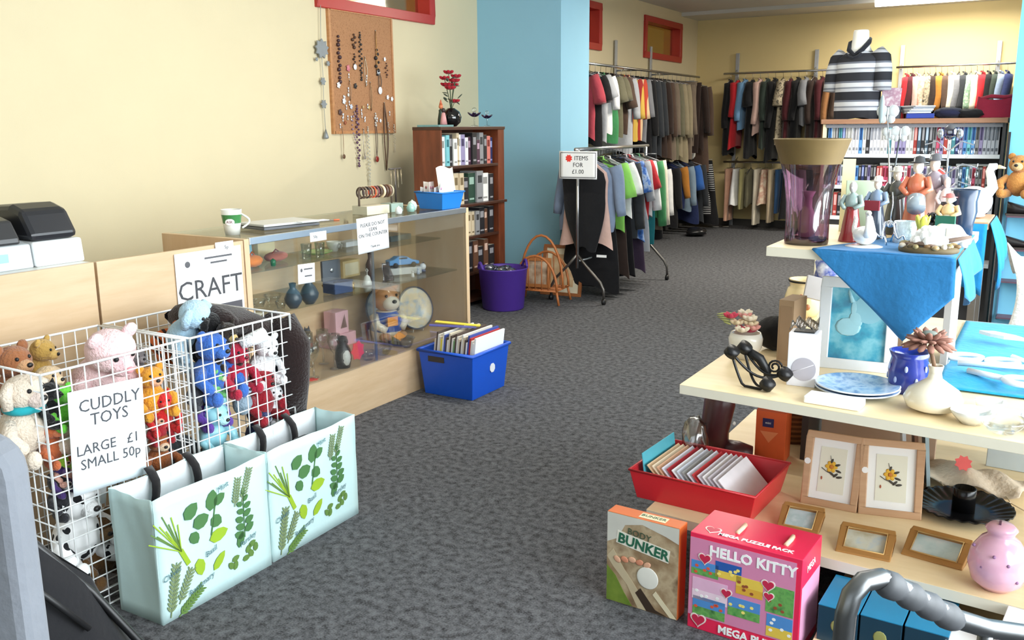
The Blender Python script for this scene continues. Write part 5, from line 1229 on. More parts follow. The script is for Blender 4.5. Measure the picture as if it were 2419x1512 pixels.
# ---- back wall, upper and lower rails
BY, BZ = 13.33, 2.235
wall_rail('wall_rail', 'chrome upper clothes rail on the back wall', [(x, YB-.03) for x in (-4.257, -3.117)], [(-4.35, BY, BZ), (-2.05, BY, BZ)], [((x, YB-.04, BZ), (x, BY, BZ)) for x in (-4.257, -3.117)], 'Y')
wall_rail('wall_rail', 'white topped clothes rail on the back wall behind the film shelves', [(x, YB-.03) for x in (-1.986, -.825)], [(-2.0, BY, BZ), (.2, BY, BZ)], [((x, YB-.04, BZ), (x, BY, BZ)) for x in (-1.986, -.825)], 'Y')
G_ = 'clothes on the upper back wall rail'
BU = [('jacket', 'black', 'black jacket first from the left on the upper back rail', 1.02, .6), ('dress', 'red', 'red tunic near the left end of the upper back rail', .92, .45), ('shirt', 'skyblue', 'dusty blue shirt right of the red tunic', .66, .5), ('dress', 'black', 'black dress right of the dusty blue shirt', 1.06, .3), ('shirt', 'pink', 'pale pink blouse on the upper back rail', .72, .55), ('coat', 'darkgreen', 'dark green coat right of the pale pink blouse', .92, .5),
 ('coat', 'black', 'long black coat left of the patterned dress', 1.10, .6), ('dress', LEOP, 'black and cream patterned dress on the upper back rail', .86, .3), ('dress', 'maroon', 'dark maroon velvet dress on the upper back rail', .86, .5), ('coat', 'black', 'black coat right of the maroon velvet dress', .86, .5), ('shirt', 'grey', 'slim grey top between black coat and chocolate coat', .60, .3), ('coat', 'darkbrown', 'chocolate brown coat on the upper back rail', .86, .55), ('coat', 'maroon', 'wine red coat with fur collar on the upper back rail', .88, .5), ('coat', 'tan', 'tan brown coat at the right end of the upper back rail', .90, .55), ('coat', 'brown', 'brown coat behind the striped shirt dummy', .9, .5)]
for i, (k, c, lab, L, sl) in enumerate(BU): garment((-4.24+i*.108, BY, BZ), pi/2, k, c, lab, G_, L, .24, .05, sl)
G_ = 'clothes on the right back wall rail'
BR = [('shirt', 'red', 'bright red top at the left end of the right back rail'), ('shirt', 'maroon', 'dark red cardigan right of the bright red top'), ('shirt', 'pink', 'soft pink blouse on the right back rail'), ('dress', FLORALC, 'cream floral dress on the right back rail'), ('shirt', LEOP, 'black and cream patterned blouse on the right back rail'), ('dress', 'darkbrown', 'dark brown dress on the right back rail'), ('coat', 'mustard', 'mustard brown coat on the right back rail'), ('dress', 'brown', 'brown dress right of the mustard coat'),
 ('coat', 'cream', 'cream coat on the right back rail'), ('dress', 'grey', 'grey dress right of the cream coat'), ('coat', 'charcoal', 'charcoal coat on the right back rail'), ('dress', GREENFL, 'green and white printed dress on the right back rail'), ('shirt', 'cream', 'ivory blouse right of the green printed dress'), ('shirt', 'red', 'deep red top right of the ivory blouse'), ('shirt', 'black', 'black top right of the deep red top'), ('shirt', 'darkgreen', 'dark green top on the right back rail'), ('shirt', 'bluegrey', 'light blue shirt on the right back rail'), ('shirt', 'navy', 'navy shirt at the right end of the right back rail')]
for i, (k, c, lab) in enumerate(BR): garment((-1.86+i*.069, BY, BZ), pi/2, k, c, lab, G_, .8, .22, .028, .4)
BZ2 = .97
wall_rail('wall_rail', 'low clothes rail on the back wall carrying trousers and skirts', [], [(-4.3, BY, BZ2), (-2.3, BY, BZ2)], [((x, YB-.005, BZ2), (x, BY, BZ2)) for x in (-4.2, -3.1, -2.4)], 'Y')
G_ = 'trousers and skirts on the low back rail'
BLW = [('trousers', 'salmon', 'salmon beige trousers at the left end of the low back rail', .76), ('skirt', 'white', 'slim white skirt on the low back rail', .52), ('trousers', 'oliveyellow', 'olive yellow trousers on the low back rail', .58), ('top', 'olive', 'olive grey top on the low back rail', .48), ('trousers', 'cream', 'long cream trousers on the low back rail', .80), ('skirt', FLORALC, 'cream floral skirt on the low back rail', .50), ('trousers', 'beige', 'beige trousers behind the floral skirt', .76), ('trousers', 'darkdenim', 'blue denim jeans on the low back rail', .62), ('skirt', 'black', 'black skirt right of the blue jeans', .7),
 ('skirt', 'lilac', 'pale lilac skirt on the low back rail', .50), ('skirt', 'white', 'wide white skirt right of the lilac skirt', .55), ('skirt', 'charcoal', 'dark grey skirt at the right end of the low back rail', .68)]
for i, (k, c, lab, L) in enumerate(BLW): garment((-4.2+i*.105, BY, BZ2), pi/2+(.5 if i > 8 else 0), k, c, lab, G_, L, .17, .05, 0)
for px, py, lab in ((1691, 536, 'white paper scrap on the carpet by the back wall, left one'), (1714, 535, 'white paper scrap on the carpet by the back wall, right one')):
    p = onZ(px, py, 0.001); tag(MB().box((0, 0, .001), (.09, .05, .001)).build('paper_scrap', WHITE, loc=p, rz=.4), lab, 'paper')
# ================================================================== tiered display stand on the right
SHELFW = wood('pale_birch', (228, 204, 160), (236, 214, 174), 2.4, (2, 8, 8), .45)
EDGE = mat((224, 218, 200), .5, var=.04)
DARKP = mat((50, 40, 36), .6); TANP = mat((190, 160, 136), .6, var=.05)
ZM, ZL, ZTOP, ZP = .72, .22, 1.06, .065
st = thing('display_stand', 'tiered pale wood display stand filled with bric-a-brac on the right', 'display stand', (0, 0, 0))
def tier(name, poly, z, th):
    mb = MB().prism([p[:2] for p in poly], z-th, z-.0015); mb.m(1).prism([p[:2] for p in poly], z-.0015, z)
    o = mb.build(name, [EDGE, SHELFW], st, bevel=.0012); return o
tier('middle_shelf', [(-.94, 2.572), (.75, 2.42), (.75, 4.02), (-.945, 4.02)], ZM, .03)
tier('lower_shelf', [(-1.096, 2.712), (-.516, 2.655), (.75, 2.56), (.75, 4.0), (-1.096, 4.0)], ZL, .035)
# the top shelf is a smaller board: its goods are laid out on a 0.643 m plan and set on the real 0.54 m one
ZT2, KT, PLAN0, REAL0 = 1.13, .841, Vector((-.905, 3.35, ZTOP)), Vector((-.761, 2.817, 1.13))
def on_plan(x, y): q = REAL0+KT*(Vector((x, y, ZTOP))-PLAN0); return (q.x, q.y)
tier('top_shelf', [on_plan(-.905, 3.35), on_plan(-.262, 3.29), on_plan(-.262, 4.22), on_plan(-.905, 4.24)], ZT2, .03)
tier('plinth', [(-.47, 2.42), (.75, 2.36), (.75, 3.0), (-.47, 3.0)], ZP, .03)
MB().bb((-.72, 3.62, ZL), (-.30, 3.66, ZM-.03)).build('centre_panel', TANP, st); MB().bb((-.60, 3.22, ZM), (-.40, 3.26, ZT2-.03)).build('pedestal', TANP, st)
MB().bb((-.9, 2.95, 0), (-.86, 3.9, ZL-.035)).build('side_support', DARKP, st); MB().bb((-.76, 3.45, ZL), (-.735, 3.9, ZM-.03)).build('side_support', DARKP, st)
for x in (-.27,): MB().bb((x, 3.12, ZM), (x+.02, 3.40, ZT2-.03)).build('upright', mat((176, 170, 164), .5), st)
MB().bb((-.47, 3.0, 0), (.75, 3.02, ZL-.035)).build('kick_board', mat((30, 28, 34), .7), st)
def sM(px, py): return onZ(px, py, ZM)
def sL(px, py): return onZ(px, py, ZL)
def sT(px, py): return onZ(px, py, ZTOP)

# ---- blue cloth over the top shelf
before = set(o.name for o in COL.objects)
CL = fabric((42, 116, 172), .06)
t = thing('blue_cloth', 'bright blue cloth draped over the corner of the top shelf', 'cloth', (0, 0, 0))
fe = lambda x: 3.35-.0933*(x+.905)-.006
def drop(x): return .29*(x+.735)/.32 if x < -.415 else .29-.16*(x+.415)/.15
def topf(u, v):
    x = -.735+u*.47; yb = 3.36+.75*u; y = fe(x)+v*(max(.02, .02+.75*min(1, u*1.5)))
    return (x, y, ZTOP+.003+.002*sin(u*9+v*7)**2)
MB().grid(topf, 20, 12).build('top_fold', CL, t, solid=.002)
def frontf(u, v):
    x = -.735+u*.473; d = max(.002, drop(x)); k = d/.285
    return (x+.012*v*k, fe(x)-.005-.022*sin(v*1.4)*k-.012*v*k*sin(u*11), ZTOP+.004-d*v)
MB().grid(frontf, 28, 12).build('front_fall', CL, t, solid=.002)
def sidef(u, v):
    y = 3.285+u*.62; d = .125+.05*sin(u*5)+.03*u
    return (-.258+.03*sin(v*1.5)+.014*sin(u*16)*v, y, ZTOP+.004-d*v)
MB().grid(sidef, 24, 10).build('side_fall', CL, t, solid=.002)

PLANNED = [o for o in COL.objects if o.name not in before and o.parent is None]
# ---- second, farther small table with a blue cloth, behind the stand
t = thing('side_table', 'tan topped small table behind the display stand carrying the white goose', 'table', (-.46, 4.82, 0))
MB().box((0, 0, 1.045), (.42, .42, .035)).build('tabletop', wood('tan_top', (196, 150, 112), (210, 168, 130)), t, bevel=.003)
for sx in (-.17, .17):
    for sy in (-.17, .17): MB().box((sx, sy, .514), (.03, .03, 1.028)).build('leg', mat((150, 140, 130), .5), t)
t = thing('blue_cloth', 'turquoise blue cloth hanging from the small table behind the stand', 'cloth', (-.46, 4.82, 0))
CY = fabric((30, 130, 190), .08)
MB().grid(lambda u, v: (-.20+.42*(u-.5)*.98+.2, -.217-.03*v-.014*sin(u*17)*v, 1.055-.34*v*(1-.25*sin(u*3))), 24, 10).build('front_fall', CY, t, solid=.002)
MB().grid(lambda u, v: (.217+.05*sin(v*2)+.015*sin(u*14)*v, -.217+.43*u, 1.058-.30*v*(1-.3*u)), 20, 10).build('side_fall', CY, t, solid=.002)

# ---- things on the top shelf
before = set(o.name for o in COL.objects)
t = thing('glass_vase', 'tall flared amethyst glass vase with broad gold rim on the top shelf', 'vase', (-.797, 3.50, ZTOP))
AME = thin_glass('amethyst_glass', (178, 148, 166), .12, .06)
vp = [(.078, 0), (.080, .01), (.079, .08), (.082, .16), (.092, .24), (.108, .30)]
MB().lathe([(0, .002), (.076, 0)]+vp, 40, cap=False).build('bowl', AME, t)
MB().lathe([(.0, .004), (.074, .004), (.076, .022), (0, .026)], 36).build('thick_base', thin_glass('amethyst_base', (150, 90, 120), .15, .05), t)
MB().lathe([(.1075, .298), (.112, .312), (.137, .385), (.139, .389), (.136, .39), (.110, .315), (.1055, .30)], 40, cap=False).build('gold_rim', mat((112, 92, 54), .55, metal=.25, var=.15), t)
t = thing('bud_vase', 'small pink glass bud vase seen through the amethyst vase', 'vase', (-.797, 3.50, ZTOP+.0265))
MB().lathe([(0, 0), (.03, .001), (.036, .05), (.03, .085), (.016, .11), (.014, .145), (.026, .17), (.023, .17), (.011, .145), (0, .10)], 20).build('body', mat((196, 150, 170), .2, alpha=.7), t)
tag(MB().box((0, 0, .11), (.115, .02, .22)).build('gift_box', mat((188, 206, 178), .6), loc=(-.675, 3.86, ZTOP), rz=.25, bevel=.002), 'pale green upright box right of the amethyst vase', 'box')
tag(MB().box((0, 0, .15), (.05, .012, .30)).build('board', mat((240, 226, 180), .6), loc=(-.75, 3.98, ZTOP), rz=.2), 'cream board strip standing behind the pale green box', 'board')
SKIN = china((226, 196, 176))
def figure(name, label, loc, h, robe, top, head=(226, 196, 176), hat=None, rz=0, extra=None, girth=.8):
    """small china figure of a standing person: robe, upper body with arms, head"""
    t = thing(name, label, 'figurine', loc, rz)
    h *= 1.18; g = h*girth
    MB().lathe([(0, 0), (g*.24, .001), (g*.235, h*.03), (g*.20, h*.14), (g*.17, h*.32), (g*.13, h*.52), (g*.11, h*.58), (0, h*.60)], 20).build('robe', china(robe), t)
    ub = MB().ell((0, 0, h*.66), (g*.12, g*.155, h*.16), 14)
    for q in (-1, 1): ub.tube([(0, q*g*.14, h*.76), (g*.05, q*g*.22, h*.62), (g*.17, q*g*.10, h*.56)], [g*.06, g*.055, g*.04], 8)
    ub.build('torso', china(top), t)
    hd = MB().ell((g*.01, 0, h*.90), (g*.085, g*.08, h*.095), 14).ell((g*.09, 0, h*.89), (g*.02, g*.016, h*.02), 6)
    hd.build('head', china(head), t)
    if hat: MB().lathe([(g*.15, h*.945), (g*.16, h*.955), (g*.09, h*.965), (g*.08, h*1.02), (0, h*1.04)], 16).build('hat', china(hat), t)
    if extra: extra(t, h)
    return t
CAMF = -pi/2-.2
figure('figurine', 'grey green and dark red lady figurine at the left front of the top shelf', (-.665, 3.64, ZTOP), .195, (140, 44, 46), (150, 170, 166), (206, 206, 204), None, CAMF)
figure('figurine', 'reading gentleman figurine in dark blue with a red book', (-.60, 3.78, ZTOP), .20, (58, 70, 86), (130, 150, 176), (232, 216, 204), (226, 220, 214), CAMF, lambda t, h: MB().box((h*.2, 0, h*.56), (h*.04, h*.24, h*.16)).build('book', mat((130, 40, 54), .5), t))
t = figure('figurine', 'charcoal grey coated figurine with arm stretched out at the back of the top shelf', (-.56, 3.98, ZTOP), .225, (76, 76, 76), (92, 92, 90), (226, 216, 204), (222, 218, 210), CAMF)
MB().tube([(0, -.03, .17), (.0, -.075, .185), (.01, -.115, .18)], [.014, .012, .01], 8).build('outstretched_arm', china((96, 96, 94)), t)
t = figure('figurine', 'orange robed drummer figurine with a black hat on the top shelf', (-.475, 3.90, ZTOP), .26, (206, 112, 82), (210, 116, 84), (240, 222, 206), (56, 56, 60), CAMF)
MB().cyl((.06, .02, .155), (.095, .035, .12), .034, n=18).build('drum', china((150, 160, 168)), t)
t = figure('figurine', 'mauve coated figurine with grey hat behind the orange drummer', (-.43, 4.03, ZTOP), .265, (226, 206, 190), (150, 140, 150), (240, 230, 220), (92, 92, 98), CAMF)
t = figure('figurine', 'seated child figurine in yellow with a red cap and green book', (-.345, 3.80, ZTOP), .15, (236, 226, 206), (240, 206, 150), (244, 226, 200), (206, 110, 106), CAMF, girth=1.0)
MB().box((.03, 0, .075), (.012, .07, .05)).build('book', mat((30, 104, 80), .4), t)
figure('figurine', 'tiny white and black figurine between the drummer and the goose', (-.375, 3.98, ZTOP), .20, (40, 40, 44), (236, 236, 236), (240, 236, 232), None, CAMF, girth=.65)
tag(MB().lathe([(0, 0), (.038, .002), (.04, .05), (.05, .10), (.046, .14), (.054, .185), (.05, .186), (.042, .14), (0, .02)], 8).build('vase', mat((44, 60, 84), .25), loc=(-.31, 4.0, ZTOP)), 'dark navy faceted vase at the right back of the top shelf', 'vase')
# swan dish
t = thing('swan_ornament', 'white china swan dish on a round base at the front of the top shelf', 'ornament', (-.585, 3.475, ZTOP), CAMF+.5)
WH = china((244, 244, 242))
MB().lathe([(0, 0), (.062, .001), (.066, .006), (.05, .010), (0, .012)], 28).build('base', WH, t)
bd = MB().ell((0, 0, .045), (.06, .042, .034), 18)
bd.build('body', WH, t)
for q in (-1, 1):
    wg_ = MB()
    for k in range(5): wg_.ell((-.035-.006*k, q*(.034-.002*k), .06+.009*k), (.034-.003*k, .008, .014), 8, rot=Matrix.Rotation(.5, 4, 'Y'))
    wg_.build('wing', WH, t)
MB().tube([(.05, 0, .05), (.072, 0, .075), (.07, 0, .10), (.052, 0, .115), (.056, 0, .13), (.072, 0, .132)], [.014, .011, .009, .008, .011, .009], 10).tube([(.074, 0, .131), (.092, 0, .122)], [.006, .001], 6).build('neck', WH, t)
# frosted candle pot, silver wire ornament, lotus candle on pebble ring
tag(MB().lathe([(0, 0), (.038, .001), (.04, .01), (.04, .085), (.037, .085), (.036, .012), (0, .01)], 24).build('candle_pot', mat((206, 222, 230), .35, var=.25, scale=60, bump=.6, bscale=80), loc=(-.475, 3.66, ZTOP)), 'frosted ice blue glass candle pot in the middle of the top shelf', 'candle pot')
t = thing('wire_ornament', 'silver scrolled wire ornament in front of the frosted candle pot', 'ornament', (-.51, 3.53, ZTOP))
SW = metalm((196, 200, 208), .25)
mb = MB()
for a in range(4):
    an = a*pi/2+.4; sp = []
    for k in range(15):
        f = k/14; r_ = .012+.045*f; sp.append((r_*cos(an+1.2*f), r_*sin(an+1.2*f), .075-.07*f*f+.02*sin(f*9)))
    mb.tube(sp, .0032, 6)
mb.build('scroll', SW, t); MB().ell((0, 0, .085), .014, 12).build('ball', SW, t); MB().tube([(0, 0, .08), (.004, .0, .16), (0, 0, .20)], .0025, 6).build('stem', SW, t)
t = thing('pebble_wreath', 'flat wreath of brown pebbles and twigs at the front of the top shelf', 'wreath', (-.365, 3.435, ZTOP))
rr = random.Random(12); pc = [(120, 92, 56), (160, 134, 92), (196, 186, 170), (92, 76, 50), (140, 126, 84)]
MB().tube([(.085*cos(2*pi*k/24), .07*sin(2*pi*k/24), .012) for k in range(24)], .014, 8, closed=True).build('ring', mat((94, 78, 48), .7, var=.3, scale=40), t)
for k in range(20):
    a = 2*pi*k/20+rr.uniform(-.1, .1); r_ = .085+rr.uniform(-.012, .012)
    MB().ell((r_*cos(a), r_*.82*sin(a), .026), (rr.uniform(.010, .017), rr.uniform(.010, .015), rr.uniform(.008, .013)), 8).build('pebble', mat(pc[k % 5], .4, var=.2), t)
MB().tube([(-.075, -.02, .03), (-.02, -.05, .036), (.03, -.06, .03)], [.006, .008, .005], 7).tube([(.03, .03, .035), (.08, .05, .045), (.125, .07, .055)], [.008, .008, .005], 7).build('twigs', mat((116, 96, 84), .8, var=.25, scale=30), t)
t = thing('lotus_candle', 'white china lotus flower candle holder inside the pebble wreath', 'candle holder', (-.365, 3.435, ZTOP+.002))
for ring, n, r_, h_ in ((0, 8, .034, .03), (1, 8, .024, .048), (2, 6, .012, .06)):
    mb = MB()
    for k in range(n):
        a = 2*pi*k/n+ring*.4
        mb.ell((r_*cos(a), r_*sin(a), h_), (.024, .019, .034), 10, rot=Matrix.Rotation(a, 4, 'Z') @ Matrix.Rotation(.75-ring*.28, 4, 'Y'))
    mb.build('petals', WH, t)
MB().lathe([(0, 0), (.03, .001), (.034, .02), (0, .024)], 16).build('base', WH, t)
t = thing('tulip_candle', 'yellow green tulip shaped candle behind the white lotus', 'candle', (-.41, 3.60, ZTOP))
mb = MB()
for k in range(5): a = k*1.257; mb.ell((.016*cos(a), .016*sin(a), .085), (.006, .014, .032), 8, rot=Matrix.Rotation(a, 4, 'Z') @ Matrix.Rotation(.3, 4, 'Y'))
mb.build('petals', mat((196, 196, 76), .4), t); MB().lathe([(0, 0), (.022, .001), (.012, .02), (.01, .05), (.018, .07), (0, .075)], 14).build('base', mat((170, 180, 96), .5), t)
t = thing('car_ornament', 'white china car ornament with a cream window on the right of the top shelf', 'ornament', (-.315, 3.62, ZTOP), .2)
side_prism([(-.065, .012), (.065, .012), (.07, .04), (.05, .05), (.028, .082), (-.04, .085), (-.066, .05)], -.03, .03).build('car_body', WH, t, bevel=.01)
MB().box((0, -.0315, .058), (.04, .003, .03)).build('window', mat((206, 200, 176), .3), t, bevel=.001)
for sx in (-.04, .042):
    for sy in (-.03, .03): MB().cyl((sx, sy-.006, .014), (sx, sy+.006, .014), .014, n=14).build('wheel', china((226, 224, 216)), t)
# black cat-like dog figurine
t = thing('dog_figurine', 'small black china dog figurine behind the seated child', 'figurine', (-.40, 3.82, ZTOP), CAMF)
MB().lathe([(0, 0), (.026, .001), (.026, .03), (.016, .07), (0, .08)], 14).build('body', china((30, 30, 32)), t)
hd = MB().ell((.008, 0, .092), (.022, .017, .017), 10)
for q in (-1, 1): hd.ell((0, q*.017, .09), (.008, .005, .016), 7)
hd.build('head', china((30, 30, 32)), t)
# silver jewellery tree with drops
t = thing('jewellery_tree', 'silver wire jewellery tree with glass drops at the back of the top shelf', 'jewellery stand', (-.395, 4.12, ZTOP))
MB().lathe([(0, 0), (.045, .002), (.045, .008), (0, .01)], 18).build('base', SW, t)
MB().tube([(0, 0, .01), (0, 0, .36)], .004, 7).build('stem', SW, t)
for z, w_ in ((.27, .11), (.36, .09), (.20, .09)):
    for q in (-1, 1):
        MB().tube([(0, 0, z-.03), (q*w_*.5, 0, z+.01), (q*w_, 0, z-.005), (q*w_, 0, z+.012)], .003, 6).build('branch', SW, t)
        mb = MB()
        for k in range(3): mb.ell((q*w_*(.45+.27*k), 0, z-.03-.015*(k % 2)), (.007, .007, .013), 7)
        mb.build('drops', CRYSTAL, t)
COB = thin_glass('cobalt_glass', (40, 60, 150), .25, .05)
MB().ell((0, 0, .405), (.026, .012, .03), 14).build('blue_glass_heart', COB, t)
for q in (-1, 1): MB().ell((q*.035, 0, .40), (.014, .008, .02), 10).build('silver_leaf', SW, t)
# tall stakes with silver butterflies
t = thing('garden_stake', 'pair of tall silver stakes with butterflies rising from a white vase on the top shelf', 'garden stake', (-.60, 4.10, ZTOP))
MB().lathe([(0, 0), (.03, .001), (.032, .06), (.024, .12), (.028, .15), (.024, .15), (.02, .12), (0, .02)], 18).build('white_vase', WH, t)
MB().tube([(0, 0, .02), (-.012, 0, .25), (-.035, 0, .48)], .0035, 6).build('stem', SW, t); MB().tube([(0, 0, .02), (.008, 0, .25), (.02, 0, .40)], .0035, 6).build('stem', mat((90, 96, 100), .4, metal=.7), t)
for x, z, s_ in ((-.035, .48, 1.0), (.02, .40, .85), (-.02, .40, .7)):
    mb = MB()
    for q in (-1, 1): mb.ell((x+q*.022*s_, 0, z+.012*s_), (.022*s_, .003, .026*s_), 10).ell((x+q*.016*s_, 0, z-.02*s_), (.015*s_, .003, .018*s_), 8)
    mb.ell((x, 0, z), (.004, .005, .03*s_), 8); mb.build('butterfly', mat((214, 220, 224), .35, metal=.3), t)
MB().ell((-.06, 0, .50), (.012, .008, .06), 10).build('grey_feather', mat((150, 166, 170), .6), t)
tag(MB().lathe([(0, 0), (.014, 0), (.016, .20), (.0, .20)], 12).build('glass_tube', thin_glass('ice_tube', (220, 236, 244), .12, .05), loc=(-.44, 4.15, ZTOP)), 'slim clear glass tube vase behind the orange drummer', 'vase')
tag(MB().prism([(.03*(1 if k % 2 else .8)*cos(k*pi/8), .03*(1 if k % 2 else .8)*sin(k*pi/8)) for k in range(16)], 0, .002).build('price_star', mat((240, 100, 90), .6), loc=(-.425, 4.13, ZTOP+.235), rot=(radians(90), 0, .3)), 'coral price star standing at the top of the glass tube vase', 'price tag')
PLANNED += [o for o in COL.objects if o.name not in before and o.parent is None]
for o in PLANNED:
    o.location = REAL0+KT*(o.location-PLAN0); o.scale = o.scale*KT
# goose on the farther table
t = thing('goose_ornament', 'tall white china goose on the small table behind the stand', 'ornament', (-.335, 4.80, 1.0635), pi+.5)
t.scale = (.72, .72, .62)
MB().ell((0, 0, .12), (.12, .09, .12), 20, rot=Matrix.Rotation(.35, 4, 'Y')).ell((.1, 0, .06), (.06, .05, .04), 12).ell((0, 0, .02), (.08, .07, .02), 14).build('body', WH, t)
MB().tube([(-.07, 0, .17), (-.115, 0, .23), (-.10, 0, .30), (-.085, 0, .35), (-.10, 0, .385), (-.125, 0, .385)], [.045, .034, .028, .025, .03, .024], 12).build('neck', WH, t)
MB().tube([(-.14, 0, .383), (-.185, 0, .372)], [.016, .006], 8).build('beak', china((236, 200, 150)), t)

# ---- middle shelf
# black wire candle holder
p = sM(1795, 912)
t = thing('candle_holder', 'black curled metal candle holder with four cups at the left of the middle shelf', 'candle holder', (p.x, p.y, ZM), .15)
BM = mat((26, 25, 26), .4, metal=.4)
cups = []
def Lp(px, py, dy=0.0):  # survey point in the holder's vertical plane
    q = onY(px, py, p.y+dy); return Vector((q.x-p.x, q.y-p.y, q.z-ZM))
R_ = Matrix.Rotation(-.15, 3, 'Z')
C1, C2, C3, C4 = [R_ @ v for v in (Lp(1727, 832, -.03), Lp(1757, 822, .03), Lp(1811, 908, -.05), Lp(1852, 884, .03))]
for v in (C1, C2, C3, C4):
    v.z = max(v.z, .018)
    MB().cyl(v+Vector((-.004, 0, -.008)), v+Vector((.010, -.006, .012)), .021, n=18).build('cup', BM, t)
def arc(a, b_, sag, n=12, side=Vector((0, 0, -1))): return [a.lerp(b_, k/n)+side*sag*sin(pi*k/n) for k in range(n+1)]
mb = MB(); low = Vector((-.01, 0, .006))
for a, b_, s_ in ((C1, C3, .075), (C2, C3, .05), (C1, C4, .04), (C2, C4, .035)):
    pts = arc(a, b_, s_); pts = [Vector((q.x, q.y, max(q.z, .005))) for q in pts]
    mb.tube(pts, .0042, 7)
mb.tube([C2+Vector((.0, 0, 0)), C2+Vector((.05, 0, -.03)), C2+Vector((.075, .0, -.07)), C2+Vector((.07, 0, -.11))], [.012, .016, .013, .004], 8)
sp = [(C4.x-.03+.022*cos(k*.5)*(1-k/30), C4.y+.02, max(.006, C4.z+.015+.022*sin(k*.5)*(1-k/30))) for k in range(22)]
mb.tube(sp, .0035, 6); mb.build('curled_frame', BM, t)
# jug of dried flowers
p = sM(1768, 838)
t = thing('flower_pot', 'white pot of dried cream and crimson flowers behind the black candle holder', 'flowers', (-.862, 2.99, ZM))
MB().lathe([(0, 0), (.035, .001), (.055, .04), (.058, .07), (.05, .09), (.045, .088), (.05, .06), (0, .03)], 22).build('pot', china((232, 226, 214)), t)
rr = random.Random(31)
for k in range(12):
    a = rr.uniform(0, 6.28); r_ = rr.uniform(.01, .055); z = .10+rr.uniform(0, .055)
    c = [(226, 206, 170), (190, 60, 80), (216, 150, 140), (236, 220, 196)][k % 4]
    mb = MB()
    for j in range(5): b_ = j*1.257; mb.ell((r_*cos(a)+.013*cos(b_), r_*sin(a)+.013*sin(b_), z), (.016, .010, .007), 7, rot=Matrix.Rotation(b_, 4, 'Z') @ Matrix.Rotation(-.6, 4, 'Y'))
    mb.build('dried_flower', fabric(c, .25), t)
mb = MB()
for k in range(5): mb.ell((-.06-.006*k, .01*k-.02, .12+.006*k), (.03, .006, .003), 6, rot=Matrix.Rotation(.4*k-.8, 4, 'Z'))
mb.build('leaves', mat((176, 180, 110), .7), t)
tag(MB().ell((0, 0, .06), (.075, .06, .062), 18, wob=.12, seed=4).build('hat', fabric((26, 25, 27), .1), loc=(-.80, 3.16, ZM)), 'crushed black felt hat between dried flowers and brown carton', 'hat')
p = sM(1864, 872)
tag(MB().box((0, 0, .11), (.05, .12, .22)).m(1).box((0, -.0605, .11), (.04, .001, .18)).build('carton', [mat((150, 122, 92), .7), mat((140, 112, 84), .7)], loc=(-.715, 3.01, ZM), rz=radians(-6), bevel=.002), 'tall plain brown cardboard carton on the middle shelf', 'box')
t = thing('product_box', 'white product box showing a round grey sphere, wrapped in clear film', 'box', (-.615, 2.765, ZM), radians(4))
MB().box((0, 0, .0825), (.085, .075, .165)).build('carton', mat((232, 232, 240), .45), t, bevel=.002)
MB().prism([(.036*cos(k*pi/16)+.002, .036*sin(k*pi/16)) for k in range(32)], 0, .0008, frame_M((.005, -.0378, .055), (1, 0, 0), (0, 0, 1))).build('printed_sphere', mat((178, 174, 184), .5, var=.06), t)
MB().tube([(-.028, -.0387, .045), (.0, -.0387, .055), (.035, -.0387, .072)], .001, 5).build('printed_line', mat((226, 224, 232), .5), t)
MB().box((0, 0, .167), (.06, .05, .003)).build('dark_slot', BLACK, t)
MB().grid(lambda u, v: ((u-.5)*.085*(1-.2*v), (v-.5)*.075, .172+.022*sin(u*7+v*4)**2+.012*v), 8, 8).build('film_wrap', thin_glass('cling_film', (226, 226, 230), .22, .12), t, solid=.0008)
p = sM(1900, 745)
t = thing('biscuit_pot', 'cream enamel pot with painted flowers, left back of the middle shelf', 'pot', (-.86, 3.80, ZM))
MB().lathe([(0, 0), (.055, .002), (.075, .04), (.078, .08), (.066, .118), (.058, .125), (.062, .150), (.065, .156), (.060, .156), (.052, .125), (.07, .08), (0, .01)], 30).build('pot', china((228, 206, 158)), t)
MB().lathe([(.0635, .144), (.066, .148), (.0655, .152)], 30, cap=False).build('black_rim', BLACK, t)
for a, z, r_, c in ((-1.5, .095, .008, (176, 60, 50)), (-1.25, .09, .007, (176, 60, 50)), (-1.35, .07, .009, (100, 120, 60)), (-1.6, .055, .010, (90, 100, 50)), (-1.15, .05, .013, (150, 90, 50)), (-1.7, .085, .006, (170, 90, 60))):
    MB().ell((.077*cos(a), .077*sin(a), z), (r_*.9, r_*.3, r_), 8, rot=Matrix.Rotation(a+pi/2, 4, 'Z')).build('painted_flower', mat(c, .4), t)
tag(MB().box((0, 0, 0), (.15, .09, .012)).build('card_folder', mat((176, 172, 172), .5), loc=(-.745, 3.62, ZM+.145), rot=(radians(70), .25, .5), bevel=.002), 'grey card folder leaning behind the white framed picture', 'folder')
tag(MB().ell((0, 0, .06), (.055, .045, .07), 14, wob=.4, seed=6).build('gift_bag', mottled('blue_white_wrap', [(226, 228, 236), (60, 80, 160), (206, 212, 226)], 18, .35), loc=(-.80, 3.95, ZM+.12)), 'blue and white crumpled gift bag under the left end of the top shelf', 'bag')
